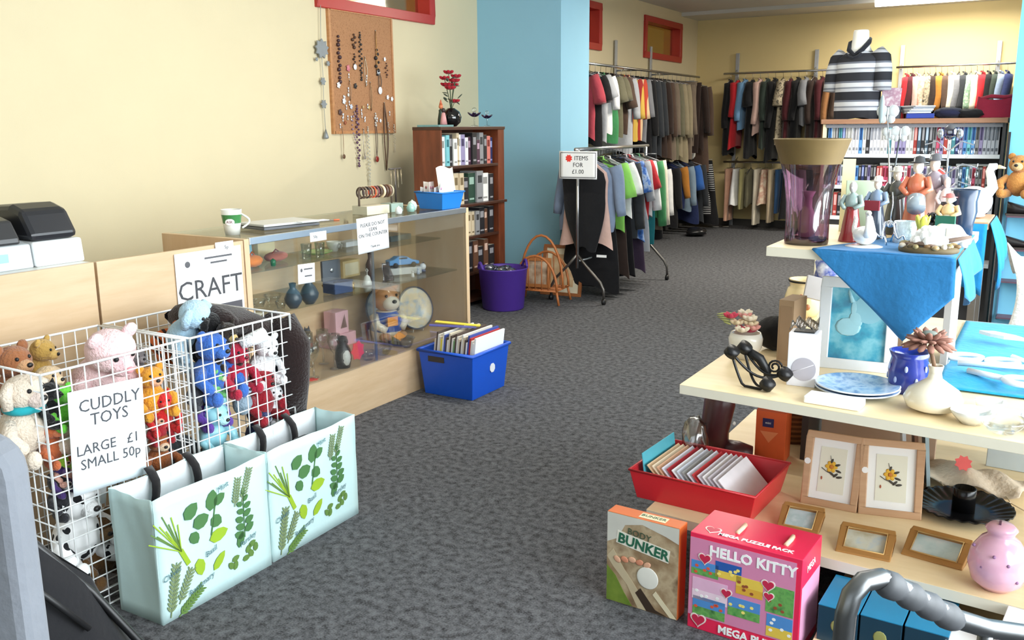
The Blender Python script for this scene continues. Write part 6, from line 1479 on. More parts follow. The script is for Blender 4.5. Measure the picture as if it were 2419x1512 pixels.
# white framed picture
pl_ = sM(1935, 868); pr_ = sM(2103, 884)
ang = atan2(pr_.y-pl_.y, pr_.x-pl_.x)
PICT = mottled('sea_green_fairy_picture', [(36, 110, 142), (52, 150, 176), (120, 186, 200), (70, 160, 180)], 13, .25)
ctr = (pl_+pr_)/2
t = picture('picture', 'turquoise picture in a wide white frame leaning on the middle shelf', 'picture', (ctr.x, ctr.y, ZM), (radians(-7), 0, ang), .238, .30, .034, [mat((222, 226, 230), .4), PICT], depth=.024)
MB().prism([(.046*cos(k*pi/14), .046*sin(k*pi/14)) for k in range(28)], 0, .0006, frame_M((.03, .0100, .20), (1, 0, 0), (0, 0, 1))).build('printed_moon', mat((132, 184, 198), .4, var=.08), t)
mb = MB().ell((-.015, .010, .20), (.010, .001, .028), 10).ell((-.008, .010, .165), (.022, .001, .03), 10).ell((-.03, .010, .14), (.04, .001, .03), 10)
mb.tube([(-.02, .0098, .22), (-.032, .0098, .25), (-.034, .0098, .262)], [.008, .005, .001], 6); mb.build('printed_figure', mat((150, 196, 206), .4, var=.1), t)
# plates
pc_ = sM(2037, 905)
PLATEB = mottled('blue_plate_pattern', [(70, 120, 190), (190, 212, 236), (120, 160, 212)], 26, .2)
for k, lab in ((0, 'lower of two blue and white plates in front of the framed picture'), (1, 'upper of two blue and white plates in front of the framed picture')):
    t = thing('plate', lab, 'plate', (-.452, 2.745, ZM+.010*k), .4*k)
    MB().lathe([(0, .004), (.06, 0), (.068, .002), (.118, .017), (.120, .019), (.116, .02), (.066, .006), (0, .008)], 40).build('dish', PLATEB, t)
    MB().lathe([(.117, .0202), (.1205, .0192), (.1195, .0165)], 40, cap=False).build('rim', china((226, 232, 240)), t)
tag(MB().box((0, 0, .0), (.155, .07, .022)).build('paper_roll', paper((246, 244, 238)), loc=(-.485, 2.592, ZM+.0112), rz=radians(-4), bevel=.004), 'slim white packet lying along the front edge of the middle shelf', 'packet')
# cobalt pot with cut-outs
t = thing('lantern_pot', 'cobalt blue pierced pot behind the cream bottle vase', 'pot', (-.325, 2.83, ZM))
MB().lathe([(0, 0), (.045, .001), (.055, .03), (.058, .07), (.050, .105), (.058, .125), (.054, .125), (.044, .105), (0, .02)], 28).build('pot', china((36, 52, 140)), t)
for k in range(12):
    a = k*pi/6; MB().ell((.0575*cos(a), .0575*sin(a), .045+.035*(k % 2)), (.005, .003, .010), 7, rot=Matrix.Rotation(a+pi/2, 4, 'Z')).build('cut_out', mat((176, 190, 226), .4), t)
# cream bottle vase with dried artichoke
t = thing('bottle_vase', 'squat cream bottle vase holding a brown artichoke flower', 'vase', (-.238, 2.665, ZM))
t.scale = (1.14, 1.14, 1.1)
MB().lathe([(0, 0), (.035, .001), (.06, .012), (.068, .032), (.058, .055), (.034, .072), (.017, .085), (.0145, .10), (.018, .118), (.015, .118), (.0115, .10), (0, .06)], 32).build('body', china((238, 230, 210)), t)
MB().tube([(0, 0, .10), (-.01, 0, .14), (-.02, .0, .165)], .005, 7).build('stem', mat((120, 92, 70), .8), t)
AR = mat((142, 100, 86), .8, var=.3, scale=30)
for ring, n, r_, z in ((0, 14, .042, .168), (1, 12, .034, .182), (2, 9, .022, .192)):
    mb = MB()
    for k in range(n):
        a = 2*pi*k/n+ring*.3; mb.ell((-.02+r_*cos(a), r_*sin(a), z), (.022, .009, .005), 7, rot=Matrix.Rotation(a, 4, 'Z') @ Matrix.Rotation(.35-ring*.55, 4, 'Y'))
    mb.build('petals', AR, t)
MB().ell((-.02, 0, .197), (.018, .018, .008), 12).build('flower_centre', mat((120, 128, 120), .7), t)
for i, (x, y, r_, lab) in enumerate(((-.135, 2.60, .055, 'white shell shaped glass dish right of the cream bottle vase'), (-.06, 2.56, .06, 'clear crumpled glass bowl at the right end of the middle shelf'), (.03, 2.62, .055, 'white ruffled dish at the right edge of the middle shelf'), (-.10, 2.72, .04, 'small white dish behind the shell shaped dish'))):
    tag(MB().lathe([(0, .004), (r_*.5, 0), (r_*.85, .02), (r_, .035), (r_*.94, .036), (r_*.75, .02), (0, .01)], 11).build('glass_dish', CRYSTAL if i == 1 else china((244, 244, 240)), loc=(x, y, ZM)), lab, 'dish')
# turquoise cloth and white word ornaments on the window side
CYAN = fabric((26, 150, 196), .08)
t = thing('turquoise_cloth', 'crumpled turquoise cloth spread over the window side of the middle shelf', 'cloth', (0, 0, ZM))
MB().grid(lambda u, v: (-.262+.78*u, 2.90+1.08*v, .006+.022*max(0, sin(u*7+v*5))*max(0, sin(v*11-u*3))), 40, 40).build('cloth', CYAN, t, solid=.002)
WWD = mat((246, 246, 244), .5)
t = thing('word_ornament', 'white wooden letter ornament lying on the turquoise cloth', 'ornament', (-.12, 3.22, ZM+.034), .3)
def ring(mb, x, y, r_, w_): mb.tube([(x+r_*cos(2*pi*k/24), y+r_*.8*sin(2*pi*k/24), 0) for k in range(24)], w_, 6, closed=True)
mb = MB(); ring(mb, -.08, .02, .05, .009); mb.build('letter', WWD, t)
mb = MB().tube([(-.12, -.06, 0), (.0, -.07, 0), (.10, -.08, 0)], .009, 6); mb.build('letter', WWD, t)
mb = MB(); ring(mb, .02, -.02, .045, .009); mb.build('letter', WWD, t)
mb = MB().tube([(.07, .06, 0), (.09, .0, 0), (.11, -.05, 0), (.15, .03, 0)], .009, 6); mb.build('letter', WWD, t)
t = thing('word_ornament', 'white wooden loop ornament nearest the window on the turquoise cloth', 'ornament', (-.03, 2.98, ZM+.034), -.2)
mb = MB(); ring(mb, 0, 0, .05, .010); mb.build('letter', WWD, t); MB().tube([(-.16, .03, 0), (-.05, .0, 0)], .010, 6).build('letter', WWD, t)
tag(MB().prism([(.06, 0), (.02, .02), (-.06, .03), (-.10, 0), (-.05, -.02), (0, -.025)], 0, .012).build('feather_ornament', WWD, loc=(-.10, 3.58, ZM+.034), rz=-.4), 'white leaf shaped ornament at the back of the turquoise cloth', 'ornament')
t = thing('white_drape', 'white lace cloth bunched over the corner of the window bench beside the blue pier', 'cloth', (-.13, 4.17, .8175))
def lace(u, v):
    x = .46*u-.03*sin(v*7)*(1-u); k = (1-u)**.6
    if v < .6: y = .30*(1-v/.6); z = .006+.17*k*sin(pi*min(1, .15+v*1.1))**2*(1+.18*sin(u*17+v*9))
    else: y = -.012-.03*sin((v-.6)*4)-.012*sin(u*19); z = .05*k-.30*(v-.6)/.4*(1-.35*u)
    return (x, y, z)
MB().grid(lace, 36, 30).build('lace', mat((244, 245, 246), .8, bump=.6, bscale=90), t, solid=.002)
t = thing('window_shelf', 'low white window display bench beside the stand', 'bench', (.35, 4.60, 0))
MB().box((0, 0, .80), (.85, .85, .03)).build('top', mat((236, 238, 240), .5), t, bevel=.003)
for sx in (-.4, .4):
    for sy in (-.4, .4): MB().box((sx, sy, .3925), (.035, .035, .785)).build('leg', mat((150, 176, 190), .4), t)
tag(MB().grid(lambda u, v: ((u-.5)*.5, (v-.5)*.35, .006+.03*max(0, sin(u*9+v*5))), 20, 16).build('table_linen', mat((240, 240, 244), .8), loc=(.25, 4.42, .8165), solid=.004), 'folded white linen on the window display bench', 'linen')

# ---- lower shelf
RED_ = plastic((196, 36, 46), .35)
zr = ZL+.105
c = [onZ(1526, 1108, zr), onZ(1802, 1187, zr), onZ(1850, 1085, zr), onZ(1552, 1040, zr)]
ctr = sum(c, Vector())/4; xd = (c[1]-c[0]+c[2]-c[3])/2; yd = (c[3]-c[0]+c[2]-c[1])/2
ra = atan2(xd.y, xd.x); TW, TD = xd.length, yd.length
t = thing('tray', 'deep red plastic tray of greetings cards at the left of the lower shelf', 'tray', (ctr.x, ctr.y, ZL), ra)
tub(TW, TD, .105, .10, .004).build('tub', RED_, t, bevel=.006)
MB().tube([(-TW/2, -TD/2, .105), (TW/2, -TD/2, .105), (TW/2, TD/2, .105), (-TW/2, TD/2, .105)], .005, 6, closed=True).build('rim', RED_, t)
cc = [((90, 190, 210), 'turquoise'), ((226, 196, 160), 'peach'), ((232, 216, 190), 'cream'), ((214, 170, 140), 'salmon'), ((226, 226, 240), 'pale lilac'), ((170, 50, 60), 'crimson'), ((236, 236, 240), 'white'), ((206, 212, 226), 'ice grey'), ((150, 150, 150), 'mid grey'), ((222, 226, 240), 'pale blue white'), ((190, 60, 66), 'red edged'), ((214, 210, 220), 'silver lilac'), ((232, 230, 234), 'chalk white'), ((196, 190, 200), 'mauve grey'), ((226, 222, 230), 'pearl'), ((236, 234, 240), 'snow white')]
Rm = Matrix.Translation((ctr.x, ctr.y, ZL)) @ Matrix.Rotation(ra, 4, 'Z')
for k, (c_, nm) in enumerate(cc):
    x = -TW*.22+TW*.62*k/15 if k else -TW*.40; p = Rm @ Vector((x, 0, .012))
    o = MB().box((0, 0, .072), (.003, TD*.74, .144)).build('greetings_card', mat(c_, .3), loc=p, rot=(0, radians(-44 if k else -8), ra))
    tag(o, f'{nm} greetings card, {ordinal(k)} from the left in the red tray', 'card', 'cards in the red tray')
# brown boot, orange box, clear bag, wicker and cards behind the tray
t = thing('boot_ornament', 'dark oxblood leather boot ornament behind the red tray', 'ornament', (-1.02, 3.30, ZL), .35)
OX = mat((66, 28, 30), .35, var=.2)
MB().tube([(-.03, 0, .02), (-.035, 0, .12), (-.02, 0, .23), (0, 0, .31)], [.05, .055, .06, .04], 14).tube([(-.02, 0, .04), (.06, 0, .035), (.11, 0, .03)], [.045, .042, .03], 12).build('leather', OX, t)
MB().box((.04, 0, .006), (.20, .085, .012)).build('sole', BLACK, t, bevel=.003)
for z in (.16, .30): MB().ell((.035, -.03, z), .008, 8).build('stud', mat((236, 236, 230), .3), t)
t = thing('gift_box', 'orange gift box with a dark blue square label behind the red tray', 'box', (-.86, 3.42, ZL+.0), radians(2))
MB().box((0, 0, .10), (.115, .10, .20)).build('carton', mat((222, 96, 44), .5), t, bevel=.002)
MB().add([(-.0575, -.05, .2), (.0575, -.05, .2), (.0575, .05, .2), (-.0575, .05, .2), (-.04, -.03, .235), (.04, -.03, .235), (.04, .03, .235), (-.04, .03, .235)], [(0, 1, 5, 4), (1, 2, 6, 5), (2, 3, 7, 6), (3, 0, 4, 7), (4, 5, 6, 7)]).build('folded_top', mat((196, 84, 44), .5), t)
MB().box((-.01, -.0512, .155), (.042, .002, .034)).build('label', mat((36, 38, 92), .4), t); lettering(t, 'lettering', 'mini', .013, WHITE, frame_M((-.01, -.0525, .155), (1, 0, 0), (0, 0, 1)))
MB().add([(-.04, -.0515, .12), (.03, -.0515, .12), (-.005, -.0515, .075)], [(0, 1, 2)]).build('printed_arrow', mat((236, 140, 90), .5), t, solid=.0006)
tag(MB().ell((0, 0, .10), (.05, .05, .11), 14, wob=.35, seed=3).build('gift_bag', thin_glass('crinkled_bag', (216, 214, 206), .25, .15), loc=(-1.08, 3.14, ZL)), 'clear crinkled gift bag between tray and oxblood boot', 'bag')
t = thing('wicker_basket', 'round brown wicker basket behind the orange gift box', 'basket', (-.86, 3.70, ZL))
WKB = stripes('wicker_weave', [(110, 70, 40), (160, 112, 70)], 'Z', .022, .8, [0, .55])
MB().lathe([(0, .003), (.10, 0), (.14, .16), (.145, .24), (.135, .24), (.13, .16), (.095, .01), (0, .012)], 28).build('body', WKB, t)
MB().tube([(.14*cos(2*pi*k/28), .14*sin(2*pi*k/28), .24) for k in range(28)], .010, 7, closed=True).build('rim', mat((150, 100, 60), .7, var=.25, scale=50), t)
# daffodil frames
DAFW = wood('beige_frame', (186, 146, 110), (200, 162, 126), 3)
def daffodil(t, h):
    y = .0055; Y_ = mat((226, 176, 50), .6); D_ = mat((66, 62, 54), .6)
    mb = MB()
    for k in range(6): a = k*1.047; mb.ell((-.004+.012*cos(a), y, h*.5+.012+.012*sin(a)), (.009, .0008, .007), 7, rot=Matrix.Rotation(-a, 4, 'Y'))
    mb.build('printed_petals', Y_, t); MB().ell((-.004, y-.001, h*.5+.012), (.007, .001, .007), 9).build('printed_trumpet', mat((196, 120, 40), .6), t)
    mb = MB()
    for x, z, a in ((.015, .02, .4), (.02, .0, -.3), (.012, -.015, .8), (.0, -.012, -.6), (.024, -.02, .2), (-.004, .03, 1.2)): mb.ell((x, y, h*.5+z), (.011, .0008, .004), 7, rot=Matrix.Rotation(-a, 4, 'Y'))
    mb.tube([(-.035, y, h*.5+.005), (-.018, y, h*.5-.006), (.005, y, h*.5-.014)], .0012, 5).tube([(-.01, y, h*.5+.05), (-.006, y, h*.5+.035)], .0008, 4); mb.build('printed_leaves', D_, t)
    MB().ell((-.032, y, h*.5-.03), (.003, .0008, .006), 7).build('printed_seal', mat((170, 90, 60), .6), t)
    MB().prism([(.011*cos(k*pi/4+.4), .011*sin(k*pi/4+.4)) for k in range(8)], 0, .001, frame_M((-.083, -.0002, h*.58), (1, 0, 0), (0, 0, 1))).build('price_sticker', WHITE, t)
for px0, px1, py0, py1, lab in ((1893, 2018, 1188, 1212, 'left of two beige framed daffodil pictures on the lower shelf'), (2031, 2172, 1214, 1230, 'right of two beige framed daffodil pictures on the lower shelf')):
    a, b_ = sL(px0, py0), sL(px1, py1); w_ = (b_-a).length
    t = picture('framed_picture', lab, 'picture', ((a.x+b_.x)/2, (a.y+b_.y)/2, ZL), (radians(-16), 0, atan2(b_.y-a.y, b_.x-a.x)), w_+.012, .255, .024, [DAFW, paper((232, 232, 216)), paper((244, 246, 246))], 'daffodil pictures', mount=.026)
    daffodil(t, .255)
# small gold frames lying tilted near the front
GF_ = mat((176, 130, 74), .4, metal=.25, var=.15)
for i, (qs, lab, cols) in enumerate((((1848, 1198, 1960, 1212, 1928, 1262), 'small gold frame lying behind the pink puzzle box', [(206, 220, 228), (176, 196, 200), (226, 232, 236)]),
        (((1972, 1303, 2102, 1330, 2112, 1240)), 'small gold framed landscape lying in the middle of the lower shelf', [(170, 160, 130), (196, 196, 180), (150, 180, 206)]),
        (((2127, 1310, 2272, 1350, 2275, 1265)), 'small gold framed bird print lying beside the pink money pot', [(226, 234, 236), (200, 222, 226), (170, 200, 206)]))):
    if i == 0: a, b_ = sL(1832, 1250), sL(1930, 1270)
    else: a, b_ = sL(qs[0], qs[1]), sL(qs[2], qs[3])
    w_ = (b_-a).length; an = atan2(b_.y-a.y, b_.x-a.x)
    t = picture('framed_picture', lab, 'picture', ((a.x+b_.x)/2, (a.y+b_.y)/2+.002, ZL+.004), (radians(-66), 0, an), w_, .125, .020, [GF_, mottled('small_print_%d' % i, cols, 14, .15)], depth=.022)
    MB().tube([(-w_/2+.021, -.001, .021), (w_/2-.021, -.001, .021), (w_/2-.021, -.001, .104), (-w_/2+.021, -.001, .104)], .0025, 5, closed=True).build('inner_bead', mat((206, 170, 110), .35, metal=.4), t)
# black fluted plate with candle cup
t = thing('candle_plate', 'black fluted glass plate with a black candle cup on the lower shelf', 'candle plate', (-.165, 3.22, ZL))
BG = mat((12, 12, 14), .22, var=.02, spec=.35)
def flute(u, v):
    a = 2*pi*u; r_ = .155*v; z = .006+.022*max(0, (v-.55)/.45)+(.0022*sin(a*26)*min(1, (v-.6)*5) if v > .6 else 0)
    return (r_*cos(a), r_*sin(a), z)
MB().grid(flute, 208, 14, wrap=True).build('dish', BG, t, solid=.004)
MB().lathe([(.036, .01), (.036, .085), (.032, .088), (.031, .02), (0, .018)], 24).build('cup', BG, t)
# pink money pot
t = thing('money_pot', 'round pale pink china money pot at the right end of the lower shelf', 'money pot', (-.038, 2.705, ZL))
PK = china((226, 176, 200))
MB().lathe([(0, 0), (.04, .001), (.066, .025), (.078, .07), (.072, .11), (.05, .145), (.034, .158), (.036, .168), (.042, .178), (.03, .19), (0, .194)], 36).build('body', PK, t)
MB().box((-.005, 0, .1935), (.006, .028, .004)).build('coin_slot', mat((90, 50, 80), .5), t)
for a, z in ((-2.6, .13), (-2.1, .08), (-1.2, .10), (-.8, .05), (-1.7, .12)): MB().ell((.073*cos(a), .073*sin(a), z), .005, 7).build('painted_dot', mat((150, 110, 150), .4), t)
# driftwood parcel, coral flower, boxes behind
t = thing('raffia_parcel', 'beige raffia tied parcel behind the black fluted plate', 'parcel', (-.16, 3.48, ZL), -.15)
MB().grid(lambda u, v: ((u-.5)*.34, (v-.5)*.20, .03+.035*sin(pi*v)*sin(pi*min(1, u*1.1))+.012*sin(u*13+v*6)), 18, 12).build('wrap', mat((206, 190, 170), .8, var=.2, scale=25, bump=.5), t, solid=.006)
for k in range(5): MB().tube([(-.15+.07*k, -.10, .03), (-.13+.07*k, -.11, .012), (-.10+.075*k, -.14, .006), (-.06+.07*k, -.12, .02)], .0022, 5).build('raffia_strand', mat((190, 170, 140), .8), t)
tag(MB().prism([(.03*(1 if k % 2 else .74)*cos(k*pi/8), .03*(1 if k % 2 else .74)*sin(k*pi/8)) for k in range(16)], 0, .004).build('price_star', mat((240, 106, 104), .6), loc=(-.19, 3.44, ZL+.095), rot=(radians(55), 0, .1)), 'coral pink price star on the raffia parcel', 'price tag')
tag(MB().box((0, 0, .15), (.5, .02, .30)).build('storage_box', mat((198, 210, 216), .5, var=.06), loc=(.12, 3.72, ZL), rot=(radians(-4), 0, -.06), bevel=.003), 'pale grey blue board at the back of the lower shelf', 'board')
for i, (x, c_, lab) in enumerate(((-.375, (206, 214, 222), 'blue grey print leaning at the back, nearest the right daffodil picture'), (-.335, (120, 84, 64), 'brown edged print leaning behind the blue grey print'), (-.30, (182, 206, 216), 'pale turquoise print leaning farthest right of the three'))):
    tag(MB().box((0, 0, .14), (.012, .16, .28)).build('print', mat(c_, .45, var=.2, scale=14), loc=(x, 3.42, ZL), rot=(0, radians(-6), .2)), lab, 'print')
# puzzle and game boxes on the floor
kx0, kx1, kyf, kd, kh = -.836, -.500, 2.425, .19, .311
t = thing('puzzle_box', 'big pink and red jigsaw puzzle pack box on the carpet in front of the stand', 'box', ((kx0+kx1)/2, kyf+kd/2, 0), radians(-3.2))
KW = kx1-kx0; PINK = mat((212, 134, 172), .35, var=.04); HOT = mat((228, 40, 82), .35, var=.04)
MB().box((0, 0, kh/2), (KW, kd, kh)).build('carton', HOT, t, bevel=.002)
F = frame_M((0, -kd/2-.0006, kh/2), (1, 0, 0), (0, 0, 1)); TP = frame_M((0, 0, kh+.0006), (1, 0, 0), (0, 1, 0)); SD = frame_M((KW/2+.0006, 0, kh/2), (0, 1, 0), (0, 0, 1))
def quad(name, m, M, x0, y0, x1, y1, z=0.0):
    o = MB().bb((x0, y0, z), (x1, y1, z+.0008)).build(name, m, t); o.matrix_local = M; return o
def heart(name, m, M, x, y, s_, z=0.0):
    pl = [(x+s_*.062*16*sin(a)**3, y+s_*.062*(13*cos(a)-5*cos(2*a)-2*cos(3*a)-cos(4*a))) for a in [2*pi*k/24 for k in range(24)]]
    o = MB().prism(pl, z, z+.0008).build(name, m, t); o.matrix_local = M; return o
quad('pink_front', PINK, F, -KW/2+.002, -kh/2+.045, KW/2-.016, kh/2-.014)
quad('pink_side', mat((232, 170, 206), .35), SD, -kd/2+.004, -kh/2+.03, kd/2-.01, kh/2-.09)
lettering(t, 'lettering', 'HELLO KITTY', .043, WHITE, F @ Matrix.Translation((.024, kh/2-.045, .0014)), thick=.0008, bold=.035)
lettering(t, 'lettering', 'MEGA PUZZLE PACK', .024, WHITE, TP @ Matrix.Translation((.02, -kd/2+.028, .001)), bold=.03)
lettering(t, 'lettering', 'MEGA PUZZLE', .034, WHITE, F @ Matrix.Translation((.04, -kh/2+.022, .0014)), thick=.0008, bold=.03)
lettering(t, 'lettering', 'MEGA', .03, WHITE, SD @ Matrix.Translation((-.01, kh/2-.05, .001)))
mb = MB()
for x in (-.045, .10): mb.tube([(x, -.03, 0), (x+.004, .0, .004), (x, .03, 0)], .006, 6)
for i_, x in enumerate((-.045, .10)): MB().tube([(x, -.035, kh+.002), (x+.004, .0, kh+.006), (x, .035, kh+.002)], .007, 6).build('handle_slot', mat((240, 200, 170), .5), t)
SKY, GRS, SND, BRN = mat((80, 140, 206), .4), mottled('printed_meadow', [(70, 140, 70), (110, 170, 90), (60, 110, 60)], 30, .4), mat((228, 196, 80), .4), mat((150, 60, 50), .4)
def scene_(x0, y0, x1, y1, top, bot, k):
    h_ = y0+(y1-y0)*.45
    quad('printed_scene', top, F, x0, h_, x1, y1, .0008); quad('printed_scene', bot, F, x0, y0, x1, h_, .0008)
    rr = random.Random(k); mb = MB()
    for j in range(5): 
        x, y = rr.uniform(x0+.008, x1-.008), rr.uniform(y0+.008, y1-.012); mb.prism([(x+.006*cos(q*pi/3), y+.005*sin(q*pi/3)) for q in range(6)], .0017, .0022)
    o = mb.build('printed_blobs', mat([(240, 240, 240), (220, 90, 60), (240, 220, 120), (150, 80, 50)][k % 4], .4), t); o.matrix_local = F; o['kind'] = 'stuff'
scene_(-.160, .025, -.075, .070, SKY, GRS, 1); scene_(-.085, .035, -.005, .085, mat((40, 90, 170), .4), SND, 2); scene_(-.02, .0, .06, .055, SND, mat((220, 170, 60), .4), 3)
scene_(-.155, -.055, -.045, .015, mat((226, 180, 210), .4), mat((236, 210, 226), .4), 4); scene_(-.152, -.105, -.05, -.045, SKY, GRS, 5); scene_(-.042, -.075, .055, -.015, SKY, GRS, 6); scene_(.07, -.03, .15, .055, GRS, GRS, 7); scene_(.075, -.105, .15, -.035, SKY, SND, 8)
CRM_ = mat((236, 226, 220), .4); MG = mat((196, 40, 76), .4)
for x, y, s_ in ((-.118, .082, .030), (-.048, -.010, .026), (.075, .052, .030), (.078, .018, .024), (-.132, -.122, .036)):
    heart('printed_heart_border', CRM_, F, x, y, s_*.72, .0017); heart('printed_heart', MG, F, x, y, s_*.58, .0026)
heart('printed_heart_border', CRM_, TP, -.115, -.05, .026, 0); heart('printed_heart', MG, TP, -.115, -.05, .021, .0009)
# golf game box
bx, by = -1.0, 2.452
t = thing('game_box', 'brown and orange bunker golf game box standing on the carpet left of the puzzle box', 'box', (bx, by+.03, 0), radians(-3))
BW_, BD_, BH_ = .247, .058, .306
SAND = mottled('printed_sand', [(110, 86, 64), (150, 124, 94), (186, 166, 136), (122, 96, 72)], 11, .4)
MB().box((0, 0, BH_/2), (BW_, BD_, BH_)).build('carton', mat((206, 104, 50), .4, var=.08), t, bevel=.002)
F = frame_M((0, -BD_/2-.0006, BH_/2), (1, 0, 0), (0, 0, 1)); TP = frame_M((0, 0, BH_+.0006), (1, 0, 0), (0, 1, 0))
quad('printed_front', SAND, F, -BW_/2+.001, -BH_/2+.001, BW_/2-.001, BH_/2-.001)
def poly_(name, m, pts, z): o = MB().prism(pts, z, z+.0006).build(name, m, t); o.matrix_local = F; return o
poly_('printed_sky', mat((206, 204, 196), .4, var=.15, scale=12), [(-.122, .151), (.122, .151), (.122, .10), (.08, .115), (.0, .135), (-.06, .12), (-.085, .07), (-.122, .05)], .0008)
poly_('printed_grass', mottled('printed_fairway', [(92, 120, 40), (130, 150, 60)], 14, .4), [(-.122, -.03), (-.09, -.06), (-.06, -.11), (-.03, -.151), (-.122, -.151)], .0008)
poly_('printed_pale_sand', mat((196, 180, 150), .4, var=.12, scale=16), [(-.122, .0), (-.10, -.03), (-.05, -.08), (-.01, -.151), (.02, -.151), (-.01, -.09), (-.06, -.03), (-.10, .03)], .0008)
poly_('printed_club', mat((222, 210, 180), .4), [(.05, -.075), (.122, -.15), (.10, -.151), (.04, -.09)], .0015); poly_('printed_club_head', mat((60, 46, 36), .4), [(-.002, -.08), (.05, -.14), (.09, -.15), (.02, -.151), (-.02, -.10)], .0012)
poly_('printed_banner', mat((232, 228, 216), .4), [(-.09, .055), (.09, .03), (.095, .072), (-.085, .098)], .0015)
BLG = mat((40, 100, 76), .4)
for q in ((.0, -.038, .030),): o = MB().ell((q[0]+.022, -.038, .003), (.037, .037, .002), 24).build('printed_ball', mat((228, 226, 218), .3), t); o.matrix_local = F
for k in range(5): o = MB().ell((-.085+.026*k, .012-.004*abs(k-2)+.004*k*.4-.006, .0025), (.014, .010, .0015), 10, rot=Matrix.Rotation(.3*(k-2), 4, 'Z')).build('printed_fingertip', mat((212, 140, 110), .4) if k % 2 else mat((222, 170, 140), .4), t); o.matrix_local = F
lettering(t, 'lettering', 'BUNKER', .046, BLG, F @ Matrix.Translation((.004, .062, .0024)) @ Matrix.Rotation(-.13, 4, 'Z'), thick=.0008, bold=.03)
lettering(t, 'lettering', 'BODY', .03, mat((70, 86, 66), .4), F @ Matrix.Translation((-.01, .098, .0024)) @ Matrix.Rotation(-.12, 4, 'Z'), thick=.0006)
quad('printed_top_panel', mat((226, 206, 170), .4), TP, -.02, -.02, .07, .015); lettering(t, 'lettering', 'BUNKER', .022, BLG, TP @ Matrix.Translation((.025, -.002, .001)))
# teal boxes on the plinth
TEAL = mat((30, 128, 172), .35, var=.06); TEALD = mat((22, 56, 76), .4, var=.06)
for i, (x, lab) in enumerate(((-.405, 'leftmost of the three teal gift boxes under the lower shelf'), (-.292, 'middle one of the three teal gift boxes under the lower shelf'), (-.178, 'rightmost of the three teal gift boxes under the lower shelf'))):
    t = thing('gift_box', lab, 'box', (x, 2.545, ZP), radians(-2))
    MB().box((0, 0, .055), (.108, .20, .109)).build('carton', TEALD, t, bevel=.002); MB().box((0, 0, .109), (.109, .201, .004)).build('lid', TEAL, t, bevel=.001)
    MB().ell((0, -.1006, .055), (.018, .001, .02), 10).build('emblem', mat((150, 150, 90), .4), t)
for i, (x, y, w_, h_, c_, lab) in enumerate(((-.075, 2.50, .11, .10, (240, 240, 242), 'white carton right of the teal gift boxes'), (.10, 2.52, .22, .155, (244, 244, 246), 'large white carton at the right end of the plinth'), (.05, 2.425, .10, .10, (232, 60, 150), 'bright pink packet at the front of the plinth'))):
    tag(MB().box((0, 0, h_/2), (w_, .16 if i < 2 else .08, h_)).build('carton', mat(c_, .45), loc=(x, y if i < 2 else 2.40, ZP), rz=-.1, bevel=.002), lab, 'box')
# walking frame handle in the foreground
GT = metalm((118, 120, 122), .38)
t = thing('walking_frame', 'grey metal walking frame handle with finger grip in the right foreground', 'walking frame', (0, 0, 0))
d_ = 1.22
def near(px, py, k=0.0):
    r_ = ray(px, py); h2 = Vector((fw.x, fw.y, 0)).normalized(); return EYE+r_*((d_+k)/r_.dot(h2))
A = [near(1993, 1500), near(1998, 1450), near(2012, 1405), near(2040, 1374, .01), near(2080, 1366, .02), near(2120, 1385, .03), near(2190, 1425, .05), near(2260, 1462, .07), near(2330, 1484, .09), near(2440, 1500, .12), near(2600, 1530, .16)]
low_ = [Vector((A[0].x, A[0].y, z)) for z in (.0, .3, .6)]
MB().tube(low_+A, .0155, 12).build('tube', GT, t)
gp = [A[4].lerp(A[7], k/16) for k in range(17)]
MB().tube([g+Vector((0, 0, -.003)) for g in gp], [.0165+.0055*abs(sin(k*pi/4)) for k in range(17)], 12).build('finger_grip', mat((74, 76, 80), .6), t)
MB().tube([A[8], Vector((A[8].x, A[8].y, 0))], .012, 10).build('leg', GT, t); e_ = A[10]
MB().tube([e_, Vector((e_.x, e_.y, 0))], .0155, 10).build('leg', GT, t)
# ================================================================== film and music shelves with the shirt dummy, blue pier
FY = 6.20
fx0, fx1 = onY(1952, 300, FY).x, -.315
z1, z2, z3 = onY(2150, 364, FY).z, onY(2150, 441, FY).z, onY(2150, 441, FY).z-.20
FD = .22
t = thing('media_shelf', 'tall shelf unit of films and music discs under the striped shirt dummy', 'shelf unit', (0, 0, 0))
DK = mat((70, 68, 70), .5); WS = mat((226, 228, 232), .45); TOPB = wood('tan_board', (150, 108, 82), (170, 126, 98))
MB().bb((fx0-.02, FY, 0), (fx0, FY+FD, 1.50)).build('side_panel', mat((226, 214, 180), .5), t); MB().bb((fx1, FY, 0), (fx1+.018, FY+FD, 1.50)).build('side_panel', DK, t)
MB().bb((fx0, FY+FD-.012, 0), (fx1, FY+FD, 1.50)).build('back_panel', DK, t)
MB().bb((fx0-.03, FY-.02, 1.502), (fx1+.025, FY+FD+.06, 1.532)).build('top_board', TOPB, t, bevel=.002)
MB().bb((fx0, FY-.004, 1.478), (fx1, FY+.01, 1.50)).build('label_rail', mat((120, 120, 126), .4), t)
SH = [z1, z2, z3, z3-.26, .12]
for z in SH: MB().bb((fx0, FY-.006, z-.024), (fx1, FY+FD-.012, z)).build('shelf', WS, t, bevel=.0015)
DN = 'wglnsvkceitrwsalkvgeniws'
